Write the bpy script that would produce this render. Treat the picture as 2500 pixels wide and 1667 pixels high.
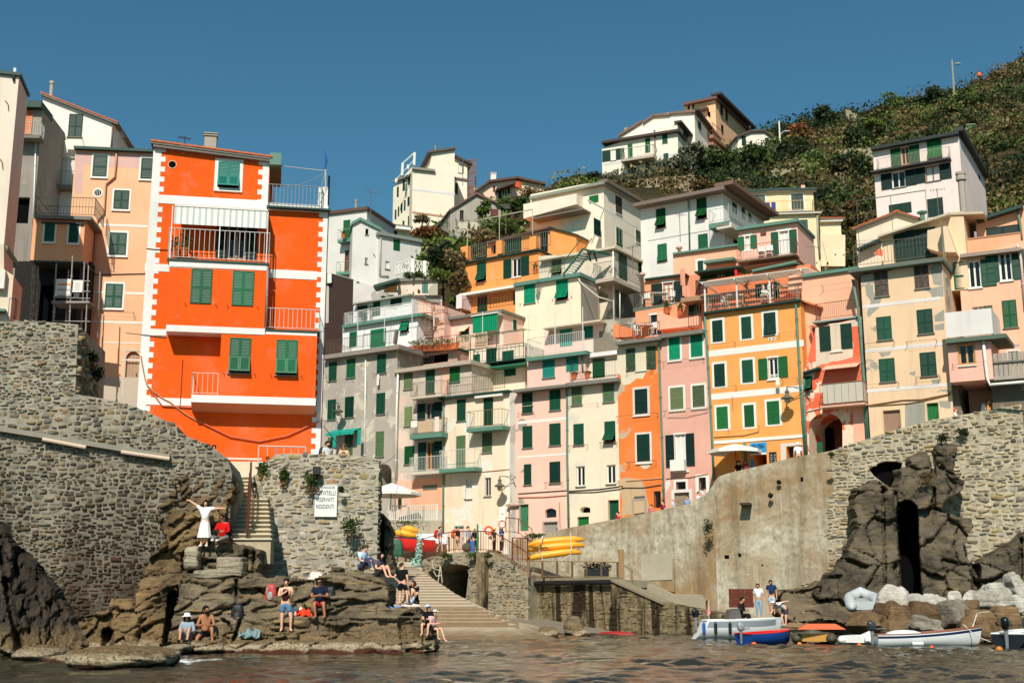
import bpy,bmesh,math,random
import numpy as np
from mathutils import Vector,Matrix,noise,geometry
for o in list(bpy.data.objects):bpy.data.objects.remove(o)
SC=bpy.context.scene;COL=SC.collection
R=math.radians
rnd=random.Random(7)
# ------------------------------------------------------------------ camera, sky, sun, exposure
FPX=3010.0;PITCH=R(12.1);CAMH=1.5
cd=bpy.data.cameras.new('camera');cam=bpy.data.objects.new('camera',cd);COL.objects.link(cam)
cd.sensor_width=36.0;cd.lens=36.0*FPX/2500.0;cd.clip_start=0.5;cd.clip_end=6000
cam.location=(0,0,CAMH);cam.rotation_euler=(R(90)+PITCH,0,0);SC.camera=cam
SUN_EL,SUN_AZ=R(43),R(-9)          # azimuth measured from the camera's back, + to the right
w=bpy.data.worlds.new('World');SC.world=w;w.use_nodes=True
nt=w.node_tree;nt.nodes.clear()
sk=nt.nodes.new('ShaderNodeTexSky');sk.sky_type='NISHITA';sk.sun_disc=False
sk.sun_elevation=SUN_EL;sk.sun_rotation=R(180)-SUN_AZ
sk.air_density=1.0;sk.dust_density=0.9;sk.ozone_density=1.6;sk.altitude=0
bg=nt.nodes.new('ShaderNodeBackground');bg.inputs['Strength'].default_value=0.075
wo=nt.nodes.new('ShaderNodeOutputWorld')
tn=nt.nodes.new('ShaderNodeMix');tn.data_type='RGBA';tn.blend_type='MULTIPLY';tn.inputs[0].default_value=1.0;tn.inputs[7].default_value=(0.55,1.07,1.10,1)
nt.links.new(sk.outputs[0],tn.inputs[6]);nt.links.new(tn.outputs[2],bg.inputs[0]);nt.links.new(bg.outputs[0],wo.inputs[0])
sl=bpy.data.lights.new('sun','SUN');sl.energy=4.9;sl.angle=R(0.53);sl.color=(1.0,0.945,0.875)
so=bpy.data.objects.new('sun',sl);COL.objects.link(so)
SUND=Vector((math.sin(SUN_AZ)*math.cos(SUN_EL),-math.cos(SUN_AZ)*math.cos(SUN_EL),math.sin(SUN_EL)))
so.rotation_euler=SUND.to_track_quat('Z','Y').to_euler();so.location=(0,-20,60)
vs=SC.view_settings;vs.view_transform='Standard';vs.look='None';vs.exposure=0.05;vs.gamma=1.0
# ------------------------------------------------------------------ photo pixels -> world
VW=dict(A=(0,150,3.136),B=(300,300,3.0154),C=(0,600,3.136),D=(320,680,3.136),E=(780,480,4.48),F=(780,780,3.92),
 G=(930,330,3.4844),H=(960,700,4.48),I=(960,950,4.48),J=(1240,600,4.3556),K=(1240,900,4.019),L=(1400,220,3.136),
 M=(1500,560,4.3556),N=(1500,800,3.484),O=(1800,430,4.48),P=(1700,700,3.484),Q=(2050,500,3.1356),R=(1850,120,3.1354),
 S=(400,1100,2.85),T=(900,1150,3.032),U=(1200,1150,3.1364),W=(1650,1000,3.136),X=(1650,1380,5.47),Y=(2050,950,3.1356),
 Z=(1950,1380,4.2764),BR=(940,1270,7.35),P1=(440,1200,10.456),P2=(420,1380,5.88),P3=(860,1360,6.533),LR=(0,1260,3.9196),
 ML=(0,1000,2.35),RB=(2380,1380,7.125),SG=(740,1160,13.067),GE=(1820,1060,13.067),PH=(0,0,1.0))
cur='PH'
def V(n):
    global cur;cur=n
def q(x,y):
    a,b,s=VW[cur];return a+x/s,b+y/s
CP,SP=math.cos(PITCH),math.sin(PITCH)
CAM=Vector((0,0,CAMH))
def ray(x,y):
    cx=(x-1250.0)/FPX;cy=(833.5-y)/FPX
    return Vector((cx,CP-SP*cy,SP+CP*cy))
def at(x,y,Y):                      # current view pixel at world depth Y
    r=ray(*q(x,y));return CAM+r*(Y/r.y)
def atz(x,y,z):                     # current view pixel on the level z
    r=ray(*q(x,y));return CAM+r*((z-CAMH)/r.z)
def ppm(p):return FPX/((p.y)*CP+(p.z-CAMH)*SP)     # photo pixels per metre there
class Frame:                          # an upright plane: u to the right, n out of the wall
    def __init__(s,o,a):
        s.o=Vector((o[0],o[1],0));s.a=a
        s.u=Vector((math.cos(R(a)),math.sin(R(a)),0));s.n=Vector((math.sin(R(a)),-math.cos(R(a)),0))
    def uv(s,x,y,d=0.0):
        r=ray(*q(x,y));t=(s.o+s.n*d-CAM).dot(s.n)/r.dot(s.n);p=CAM+r*t
        return (p-s.o).dot(s.u),p.z
    def w(s,u,z,d=0.0):return s.o+s.u*u+s.n*d+Vector((0,0,z))
    def sc(s,x,y):u,z=s.uv(x,y);return ppm(s.w(u,z))/1.0
    def m(s,x,y,px):return px/VW[cur][2]/s.sc(x,y)     # view pixels -> metres there
def FR(x,y,Y,a):return Frame(at(x,y,Y),a)
def ROW(px,off=0.0,a=-32.7,Y0=88.0):   # the terrace of facades above the harbour street
    Y0=Y0+off/math.cos(R(32.7));t=(px-1250.0)/FPX;Y=Y0/(1+0.643*t)
    return Frame((t*Y,Y,0),a)
# ------------------------------------------------------------------ objects
def link(o,parent=None):
    COL.objects.link(o)
    if parent is not None:o.parent=parent
    return o
def tag(o,label=None,cat=None,group=None,kind=None):
    if label:o['label']=label
    if cat:o['category']=cat
    if group:o['group']=group
    if kind:o['kind']=kind
    return o
def thing(name,label,cat,loc,group=None):
    o=bpy.data.objects.new(name,None);o.empty_display_size=0.3;o.location=loc
    link(o);return tag(o,label,cat,group)
def org(o):
    v=Vector((0,0,0))
    while o is not None:v=v+o.location;o=o.parent
    return v
class MB:
    def __init__(s):s.v=[];s.f=[];s.m=[]
    def add(s,vs,fs,mi=0):
        b=len(s.v);s.v+=[tuple(p) for p in vs]
        for f in fs:s.f.append(tuple(b+i for i in f));s.m.append(mi)
        return s
    def hexa(s,c,mi=0):             # 8 corners: bottom 4 then top 4 (same turning)
        return s.add(c,[(3,2,1,0),(4,5,6,7),(0,1,5,4),(1,2,6,5),(2,3,7,6),(3,0,4,7)],mi)
    def box(s,p0,p1,mi=0):
        x0,y0,z0=p0;x1,y1,z1=p1
        return s.hexa([(x0,y0,z0),(x1,y0,z0),(x1,y1,z0),(x0,y1,z0),(x0,y0,z1),(x1,y0,z1),(x1,y1,z1),(x0,y1,z1)],mi)
    def fbox(s,fr,u0,u1,z0,z1,d0,d1,mi=0,z0b=None,z1b=None):   # z..b: heights at u1 (sloping)
        if u0>u1:u0,u1=u1,u0
        a0,a1=z0,z1;b0=z0 if z0b is None else z0b;b1=z1 if z1b is None else z1b
        W=fr.w
        return s.hexa([W(u0,a0,d1),W(u1,b0,d1),W(u1,b0,d0),W(u0,a0,d0),W(u0,a1,d1),W(u1,b1,d1),W(u1,b1,d0),W(u0,a1,d0)],mi)
    def fpoly(s,fr,pts,d0,d1,mi=0):         # (u,z) outline extruded from d0 (back) to d1 (front)
        n=len(pts);ar=sum(pts[i][0]*pts[(i+1) % n][1]-pts[(i+1) % n][0]*pts[i][1] for i in range(n))
        if ar<0:pts=pts[::-1]
        vs=[fr.w(u,z,d1) for u,z in pts]+[fr.w(u,z,d0) for u,z in pts]
        tris=geometry.tessellate_polygon([[Vector((u,z,0)) for u,z in pts]])
        fs=[]
        for t in tris:
            a,b,c=t;A,B,C=pts[a],pts[b],pts[c]
            if (B[0]-A[0])*(C[1]-A[1])-(C[0]-A[0])*(B[1]-A[1])<0:a,c=c,a
            fs.append((a,b,c));fs.append((c+n,b+n,a+n))
        for i in range(n):j=(i+1) % n;fs.append((i,i+n,j+n,j))
        return s.add(vs,fs,mi)
    def tube(s,pts,r,mi=0,k=6,caps=True):
        pts=[Vector(p) for p in pts];n=len(pts);vs=[];up=None
        rr=r if isinstance(r,(list,tuple)) else [r]*n
        for i,p in enumerate(pts):
            t=(pts[min(i+1,n-1)]-pts[max(i-1,0)])
            if t.length<1e-9:t=Vector((0,0,1))
            t.normalize()
            if up is None:up=Vector((0,0,1)) if abs(t.z)<0.9 else Vector((1,0,0))
            a=t.cross(up)
            if a.length<1e-6:a=t.cross(Vector((0.3,0.8,0.1)))
            a.normalize();b=a.cross(t);up=b
            for j in range(k):
                th=2*math.pi*j/k;vs.append(p+a*(math.cos(th)*rr[i])+b*(math.sin(th)*rr[i]))
        fs=[(i*k+j,i*k+(j+1) % k,(i+1)*k+(j+1) % k,(i+1)*k+j) for i in range(n-1) for j in range(k)]
        if caps:fs+=[tuple(range(k))[::-1],tuple((n-1)*k+j for j in range(k))]
        return s.add(vs,fs,mi)
    def bar(s,a,b,r,mi=0):        # thin square bar
        return s.tube([a,b],r,mi,4)
    def lathe(s,c,prof,mi=0,k=12,ax=None):   # prof: (radius, height) upwards from c
        vs=[];c=Vector(c)
        for r,h in prof:
            for j in range(k):th=2*math.pi*j/k;vs.append(c+Vector((r*math.cos(th),r*math.sin(th),h)))
        n=len(prof)
        fs=[(i*k+j,i*k+(j+1) % k,(i+1)*k+(j+1) % k,(i+1)*k+j) for i in range(n-1) for j in range(k)]
        fs+=[tuple(range(k))[::-1],tuple((n-1)*k+j for j in range(k))]
        return s.add(vs,fs,mi)
    def grid(s,P,mi=0,flip=False):            # P[i][j] points
        n,m=len(P),len(P[0]);vs=[p for r in P for p in r];fs=[]
        for i in range(n-1):
            for j in range(m-1):
                f=(i*m+j,i*m+j+1,(i+1)*m+j+1,(i+1)*m+j);fs.append(f[::-1] if flip else f)
        return s.add(vs,fs,mi)
    def ball(s,c,r,mi=0,k=10,n=6):
        rx,ry,rz=r if isinstance(r,(tuple,list)) else (r,r,r);P=[]
        for i in range(n+1):
            ph=math.pi*i/n
            P.append([(c[0]+rx*math.sin(ph)*math.cos(2*math.pi*j/k),c[1]+ry*math.sin(ph)*math.sin(2*math.pi*j/k),c[2]-rz*math.cos(ph)) for j in range(k+1)])
        return s.grid(P,mi)
    def build(s,name,mats,parent=None,smooth=False,loc=None):
        if not isinstance(mats,(list,tuple)):mats=[mats]
        L=org(parent) if parent is not None else (Vector(loc) if loc is not None else (Vector(s.v[0]) if s.v else Vector()))
        me=bpy.data.meshes.new(name)
        me.from_pydata([(a-L.x,b-L.y,c-L.z) for a,b,c in s.v],[],s.f)
        for m in mats:me.materials.append(m)
        if len(mats)>1:me.polygons.foreach_set('material_index',s.m)
        if smooth:me.polygons.foreach_set('use_smooth',[True]*len(s.f))
        me.update()
        o=bpy.data.objects.new(name,me);link(o,parent)
        if parent is None:o.location=L
        return o
def np_mesh(name,v,f,mats,parent=None,smooth=False,loc=(0,0,0),mi=None):   # v (n,3), f (m,k) arrays
    me=bpy.data.meshes.new(name);v=np.asarray(v,np.float32)-np.asarray(loc,np.float32);f=np.asarray(f,np.int32)
    me.vertices.add(len(v));me.vertices.foreach_set('co',v.ravel())
    k=f.shape[1];me.loops.add(f.size);me.loops.foreach_set('vertex_index',f.ravel())
    me.polygons.add(len(f));me.polygons.foreach_set('loop_start',np.arange(len(f),dtype=np.int32)*k)
    try:me.polygons.foreach_set('loop_total',np.full(len(f),k,np.int32))
    except Exception:pass
    for m in (mats if isinstance(mats,(list,tuple)) else [mats]):me.materials.append(m)
    if mi is not None:me.polygons.foreach_set('material_index',np.asarray(mi,np.int32))
    if smooth:me.polygons.foreach_set('use_smooth',np.ones(len(f),bool))
    me.update(calc_edges=True);me.validate()
    o=bpy.data.objects.new(name,me);link(o,parent);o.location=loc if parent is None else (0,0,0)
    return o
def leaf_cloud(centres,radii,n,size,seed,shell=.55,flat=0.0):
    """n leaf quads scattered through each ellipsoid (denser to its outside)"""
    r=np.random.RandomState(seed);Vs=[];
    for c,rad in zip(centres,radii):
        d=r.normal(size=(n,3));d /= np.linalg.norm(d,axis=1)[:,None]+1e-9
        rr=shell+(1-shell)*r.rand(n)**.6;lump=1+.28*np.sin(d[:,0]*5+seed)*np.cos(d[:,2]*4+seed*2)+.15*np.sin(d[:,1]*9+d[:,2]*7)
        p=np.asarray(c)+d*np.asarray(rad)*(rr*lump)[:,None]
        a=r.normal(size=(n,3));a[:,2] *= (1-flat);a /= np.linalg.norm(a,axis=1)[:,None]+1e-9
        b=np.cross(a,d+r.normal(size=(n,3))*.6);b /= np.linalg.norm(b,axis=1)[:,None]+1e-9
        s=(size*(.6+.8*r.rand(n)))[:,None]
        Vs.append(np.stack([p-a*s-b*s*.5,p+a*s*.2-b*s*.6,p+a*s+b*s*.2,p-a*s*.1+b*s*.6],1).reshape(-1,3))
    v=np.concatenate(Vs);return v,np.arange(len(v)).reshape(-1,4)
# ------------------------------------------------------------------ materials
def lin(c):
    c=c/255.0;return c/12.92 if c <= 0.04045 else ((c+0.055)/1.055)**2.4
def rgb(r,g,b):return (lin(r),lin(g),lin(b),1.0)
class NT:
    def __init__(s,name):
        s.mat=bpy.data.materials.new(name);s.mat.use_nodes=True;s.t=s.mat.node_tree;s.t.nodes.clear()
        s.out=s.n('ShaderNodeOutputMaterial');s.b=s.n('ShaderNodeBsdfPrincipled');s.t.links.new(s.b.outputs[0],s.out.inputs[0])
        s.tc=s.n('ShaderNodeTexCoord');s.geo=None
    def n(s,t):return s.t.nodes.new(t)
    def l(s,a,b):s.t.links.new(a,b)
    def mapping(s,scale,rot=(0,0,0),world=False):
        m=s.n('ShaderNodeMapping');m.inputs['Scale'].default_value=scale;m.inputs['Rotation'].default_value=rot
        if world:
            if s.geo is None:s.geo=s.n('ShaderNodeNewGeometry')
            s.l(s.geo.outputs['Position'],m.inputs['Vector'])
        else:s.l(s.tc.outputs['Object'],m.inputs['Vector'])
        return m.outputs[0]
    def noise(s,vec,scale,detail=4,rough=0.55,dist=0.0):
        n=s.n('ShaderNodeTexNoise');s.l(vec,n.inputs['Vector']);n.inputs['Scale'].default_value=scale
        n.inputs['Detail'].default_value=detail;n.inputs['Roughness'].default_value=rough;n.inputs['Distortion'].default_value=dist
        return n.outputs['Fac']
    def ramp(s,fac,stops,interp='LINEAR'):
        r=s.n('ShaderNodeValToRGB');r.color_ramp.interpolation=interp;e=r.color_ramp.elements
        while len(e)<len(stops):e.new(0.5)
        for i,(p,c) in enumerate(stops):e[i].position=p;e[i].color=c if len(c)==4 else (*c,1)
        s.l(fac,r.inputs[0]);return r.outputs[0]
    def mix(s,fac,a,b,mode='MIX'):
        m=s.n('ShaderNodeMix');m.data_type='RGBA';m.blend_type=mode
        for sock,val in ((m.inputs[0],fac),(m.inputs[6],a),(m.inputs[7],b)):
            if hasattr(val,'links') or hasattr(val,'is_linked'):s.l(val,sock)
            else:sock.default_value=val
        return m.outputs[2]
    def math(s,op,a,b=0.0,clamp=False):
        m=s.n('ShaderNodeMath');m.operation=op;m.use_clamp=clamp
        for i,val in enumerate((a,b)):
            if hasattr(val,'is_linked'):s.l(val,m.inputs[i])
            else:m.inputs[i].default_value=val
        return m.outputs[0]
    def bump(s,h,strength,dist=0.02):
        b=s.n('ShaderNodeBump');b.inputs['Strength'].default_value=strength;b.inputs['Distance'].default_value=dist
        s.l(h,b.inputs['Height']);s.l(b.outputs[0],s.b.inputs['Normal'])
    def done(s,col=None,rough=0.9,spec=0.2):
        if col is not None:
            if hasattr(col,'is_linked'):s.l(col,s.b.inputs['Base Color'])
            else:s.b.inputs['Base Color'].default_value=col
        s.b.inputs['Roughness'].default_value=rough;s.b.inputs['Specular IOR Level'].default_value=spec
        return s.mat
def sh(c,k):return (min(1,c[0]*k),min(1,c[1]*k),min(1,c[2]*k),1)
def blend(a,b,t):return tuple(a[i]*(1-t)+b[i]*t for i in range(3))+(1,)
_mc={}
def PL(r,g,b,dirt=0.35,bare=0.0,barec=(150,142,125),seed=0.0):     # painted plaster; bare = share of paint fallen off
    k=('pl',r,g,b,dirt,bare,barec,seed)
    if k in _mc:return _mc[k]
    c=rgb(r,g*.995,min(255,b*1.015));N=NT('plaster');gr=rgb(105,98,86)
    v=N.mapping((1,1,1));n1=N.noise(v,0.35,5,0.6);vs_=N.mapping((2.2,2.2,0.13))
    if seed:
        m=v.node;m.inputs['Location'].default_value=(seed*7.3,seed*3.1,seed*5.7)
    n2=N.noise(vs_,1.0,5,0.65);n3=N.noise(v,9.0,3,0.6)
    col=N.ramp(n1,[(0.25,sh(c,0.86)),(0.55,c),(0.8,blend(sh(c,1.05),(0.85,0.8,0.7),0.10))])
    st=N.ramp(n2,[(0.52,(0,0,0)),(0.78,(1,1,1))])
    f=N.math('MULTIPLY',st,min(.75,dirt*1.0))
    col=N.mix(f,col,blend(sh(c,0.62),gr,0.35))
    st2=N.ramp(N.noise(v,1.3,6,0.7),[(0.56,(0,0,0)),(0.72,(1,1,1))])
    col=N.mix(N.math('MULTIPLY',st2,min(.6,dirt*0.6)),col,blend(c,rgb(215,205,185),0.5))
    col=N.mix(N.math('MULTIPLY',n3,0.16),col,sh(c,0.75))
    hgt=n3
    if bare>0:
        nb=N.noise(v,0.55,7,0.62,0.4);lo=0.66-0.34*bare
        msk=N.ramp(nb,[(lo,(0,0,0)),(lo+0.02,(1,1,1))])
        bc=N.mix(N.noise(v,3.0,4),sh(rgb(*barec),0.85),sh(rgb(*barec),1.2));col=N.mix(msk,col,bc)
        hgt=N.math('SUBTRACT',n3,N.math('MULTIPLY',msk,1.5))
    N.bump(hgt,0.25,0.012)
    _mc[k]=N.done(col,0.92,0.15);return _mc[k]
def PT(r,g,b,rough=0.55,var=0.15,name='paint',spec=0.35,wear=0.0):     # paint, wood, metal, cloth
    k=('pt',r,g,b,rough,var,name,spec,wear)
    if k in _mc:return _mc[k]
    c=rgb(r,g,b);N=NT(name);v=N.mapping((1,1,1));n=N.noise(v,3.0,5,0.65)
    col=N.mix(n,sh(c,1-var),sh(c,1+var))
    if wear:
        mk=N.ramp(N.noise(v,6.0,6,0.7),[(0.6-0.2*wear,(0,0,0)),(0.66-0.2*wear,(1,1,1))])
        col=N.mix(N.math('MULTIPLY',mk,0.8),col,rgb(120,95,75))
    N.bump(N.noise(v,25.0,2),0.08,0.01)
    _mc[k]=N.done(col,rough,spec);return _mc[k]
def GLASS():
    if 'glass' in _mc:return _mc['glass']
    N=NT('window_glass');v=N.mapping((1,1,1));n=N.noise(v,0.8,2)
    N.bump(n,0.05,0.05);_mc['glass']=N.done(rgb(22,26,26),0.06,0.5);return _mc['glass']
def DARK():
    return PT(12,11,10,0.9,0.3,'interior_shade',0.05)  # near-black colour stands in for the shade inside openings
GREENS=dict(G1=(10,62,42),G2=(20,84,54),G3=(14,112,74),T=(28,124,108),L=(92,112,72),Y=(16,88,40),B=(92,78,66),D=(8,44,34),BR=(120,84,60),V=(0,150,104),F=(62,92,60))
def SHUT(k):
    r,g,b=GREENS[k];f=rnd.choice((.8,.92,1.05,1.2));r,g,b=int(r*f+6*(f>1)),int(g*f),int(b*f)
    return PT(r,g,b,0.5,0.22,'shutter_paint',0.3,0.25 if k in ('L','F','B') else 0.0)
WHITE=lambda:PT(226,222,208,0.6,0.05,'white_paint')
WHITEP=lambda:PL(232,228,214,0.2)
def VERDI():return PT(92,130,112,0.6,0.12,'oxidised_copper_edge')
def DGREEN():return PT(30,62,52,0.5,0.15,'green_gutter_paint')
def SLATEGREY():return PT(120,116,104,0.85,0.2,'weathered_concrete_edge')
def RUSTM():return PT(120,62,38,0.8,0.3,'rusty_iron')
def IRON():return PT(52,52,50,0.6,0.2,'dark_iron')
def TERRA():return PT(196,102,58,0.85,0.25,'terracotta')
def BROWNRF():return PT(92,70,58,0.85,0.25,'brown_roof_edge')
def STONE(cols,wet=0.0,mortar=(150,140,120),name='stone',bright=1.0):
    k=('st',tuple(cols),wet,name,bright)
    if k in _mc:return _mc[k]
    N=NT(name);v=N.mapping((1,1,1));g=N.n('ShaderNodeNewGeometry')
    n=len(cols);stops=[(i/n,sh(rgb(*c),bright)) for i,c in enumerate(cols)]
    base=N.ramp(g.outputs['Random Per Island'],stops,'CONSTANT')
    n1=N.noise(v,5.0,6,0.7);n2=N.noise(N.mapping((2,2,9)),2.5,4,0.6)
    base=N.mix(N.ramp(n1,[(0.35,(0,0,0)),(0.75,(1,1,1))]),sh(rgb(60,54,46),1.0) if 0 else base,base,'MULTIPLY')
    base=N.mix(N.math('MULTIPLY',n2,0.38),base,rgb(80,70,58));base=N.mix(N.math('MULTIPLY',N.ramp(N.noise(v,.45,4),[(.45,(0,0,0)),(.7,(1,1,1))]),.3),base,rgb(150,124,84))
    if wet>0:      # old damp stains running down the wall
        s1=N.ramp(N.noise(N.mapping((0.55,0.55,0.10)),1.0,6,0.65),[(0.66-0.22*wet,(0,0,0)),(0.74-0.22*wet,(1,1,1))])
        sx=N.n('ShaderNodeSeparateXYZ');gp=N.n('ShaderNodeNewGeometry');N.l(gp.outputs['Position'],sx.inputs[0])
        hf=N.n('ShaderNodeMapRange');N.l(sx.outputs['Z'],hf.inputs[0]);hf.inputs[1].default_value=9.0;hf.inputs[2].default_value=3.0
        hf.inputs[3].default_value=0.08;hf.inputs[4].default_value=1.0
        ff=N.math('MULTIPLY',N.math('MULTIPLY',s1,hf.outputs[0]),0.85)
        base=N.mix(N.math('MULTIPLY',ff,1.08,True),base,rgb(36,25,17))
        base=N.mix(N.math('MULTIPLY',N.math('POWER',hf.outputs[0],1.3),N.math('ADD',.35,N.math('MULTIPLY',N.noise(N.mapping((.5,.5,.25)),1.0,5),.8))),base,rgb(72,53,38))
    N.bump(N.noise(v,14.0,5,0.7),0.5,0.02)
    _mc[k]=N.done(base,0.93,0.15);return _mc[k]
def MORTAR(r=158,g=148,b=128,wet=0.0):
    k=('mo',r,g,b,wet)
    if k in _mc:return _mc[k]
    N=NT('mortar');v=N.mapping((1,1,1));n=N.noise(v,2.2,6,0.7)
    c=rgb(r,g,b);col=N.ramp(n,[(0.3,sh(c,0.45)),(0.55,c),(0.75,sh(c,1.2))])
    if wet:
        sx=N.n('ShaderNodeSeparateXYZ');gp=N.n('ShaderNodeNewGeometry');N.l(gp.outputs['Position'],sx.inputs[0])
        hf=N.n('ShaderNodeMapRange');N.l(sx.outputs['Z'],hf.inputs[0]);hf.inputs[1].default_value=8.5;hf.inputs[2].default_value=1.0
        s1=N.ramp(N.noise(N.mapping((0.55,0.55,0.10)),1.0,6,0.65),[(0.30,(0.25,0.25,0.25)),(0.62,(1,1,1))])
        col=N.mix(N.math('MULTIPLY',N.math('MULTIPLY',hf.outputs[0],s1),0.95),col,rgb(40,31,24))
    N.bump(N.noise(v,12.0,4),0.6,0.03);_mc[k]=N.done(col,0.95,0.1);return _mc[k]
def ROCK(c1=(122,106,84),c2=(70,60,50),c3=(150,124,84),tilt=12.0,barn=True,key=0,rot=(0,0,0)):
    k=('rk',c1,c2,c3,tilt,barn,key)
    if k in _mc:return _mc[k]
    N=NT('rock');v=N.mapping((1,1,1),world=True)
    vt=N.mapping((3.0,0.6,0.45),(0,R(-24),0),world=True) if tilt>60 else N.mapping((0.35,0.35,4.2),(R(tilt*0.4),R(tilt),R(key*17)),world=True)
    n1=N.noise(vt,1.1,7,0.62,0.5);n2=N.noise(v,0.5,5,0.6);n3=N.noise(v,6.0,6,0.7)
    col=N.ramp(n1,[(0.30,rgb(*c2)),(0.46,rgb(*c1)),(0.56,sh(rgb(*c1),0.75)),(0.66,rgb(*c3)),(0.8,rgb(*c2))])
    col=N.mix(N.ramp(n2,[(0.42,(0,0,0)),(0.62,(0.85,0.85,0.85))]),col,sh(rgb(*c2),0.8))
    col=N.mix(N.math('MULTIPLY',N.ramp(n3,[(0.45,(0,0,0)),(0.7,(1,1,1))]),0.4),col,sh(rgb(*c1),1.35))
    if barn:        # tide band: barnacles, then weed below
        sx=N.n('ShaderNodeSeparateXYZ');gp=N.n('ShaderNodeNewGeometry');N.l(gp.outputs['Position'],sx.inputs[0])
        zz=N.math('ADD',sx.outputs['Z'],N.math('MULTIPLY',N.math('SUBTRACT',N.noise(v,1.3,4),0.5),0.5))
        dk=N.n('ShaderNodeMapRange');N.l(zz,dk.inputs[0]);dk.inputs[1].default_value=1.0;dk.inputs[2].default_value=0.5
        spk=N.ramp(N.noise(v,16.0,3,0.7),[(0.46,(0,0,0)),(0.56,(1,1,1))])
        col=N.mix(N.math('MULTIPLY',dk.outputs[0],0.65),col,rgb(92,68,42))
        bb=N.math('MULTIPLY',N.math('MULTIPLY',dk.outputs[0],spk),0.45);col=N.mix(bb,col,rgb(168,146,104))
        b2=N.n('ShaderNodeMapRange');N.l(zz,b2.inputs[0]);b2.inputs[1].default_value=0.36;b2.inputs[2].default_value=0.26
        sp2=N.ramp(N.noise(v,11.0,3,0.7),[(0.40,(0,0,0)),(0.52,(1,1,1))])
        col=N.mix(N.math('MULTIPLY',N.math('MULTIPLY',b2.outputs[0],sp2),.62),col,rgb(196,180,150))
        b3=N.n('ShaderNodeMapRange');N.l(zz,b3.inputs[0]);b3.inputs[1].default_value=0.16;b3.inputs[2].default_value=0.08
        col=N.mix(b3.outputs[0],col,rgb(74,42,26))
    hb=N.math('ADD',N.math('MULTIPLY',n1,1.6),n3)
    N.bump(hb,1.0,0.09)
    _mc[k]=N.done(col,0.9,0.2);return _mc[k]
def LEAF(r,g,b,key=0):
    k=('lf',r,g,b,key)
    if k in _mc:return _mc[k]
    N=NT('foliage');c=rgb(r,g,b);g_=N.n('ShaderNodeNewGeometry')
    col=N.ramp(g_.outputs['Random Per Island'],[(0.0,sh(c,0.55)),(0.5,c),(0.85,sh(c,1.5)),(1.0,blend(sh(c,1.6),rgb(150,130,60),0.4))])
    N.l(col,N.b.inputs['Base Color']);N.b.inputs['Roughness'].default_value=0.6;N.b.inputs['Specular IOR Level'].default_value=0.25
    tr=N.n('ShaderNodeBsdfTranslucent');N.l(col,tr.inputs[0]);mx=N.n('ShaderNodeMixShader');mx.inputs[0].default_value=0.25
    N.l(N.b.outputs[0],mx.inputs[1]);N.l(tr.outputs[0],mx.inputs[2]);N.l(mx.outputs[0],N.out.inputs[0])
    _mc[k]=N.mat;return N.mat
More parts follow.
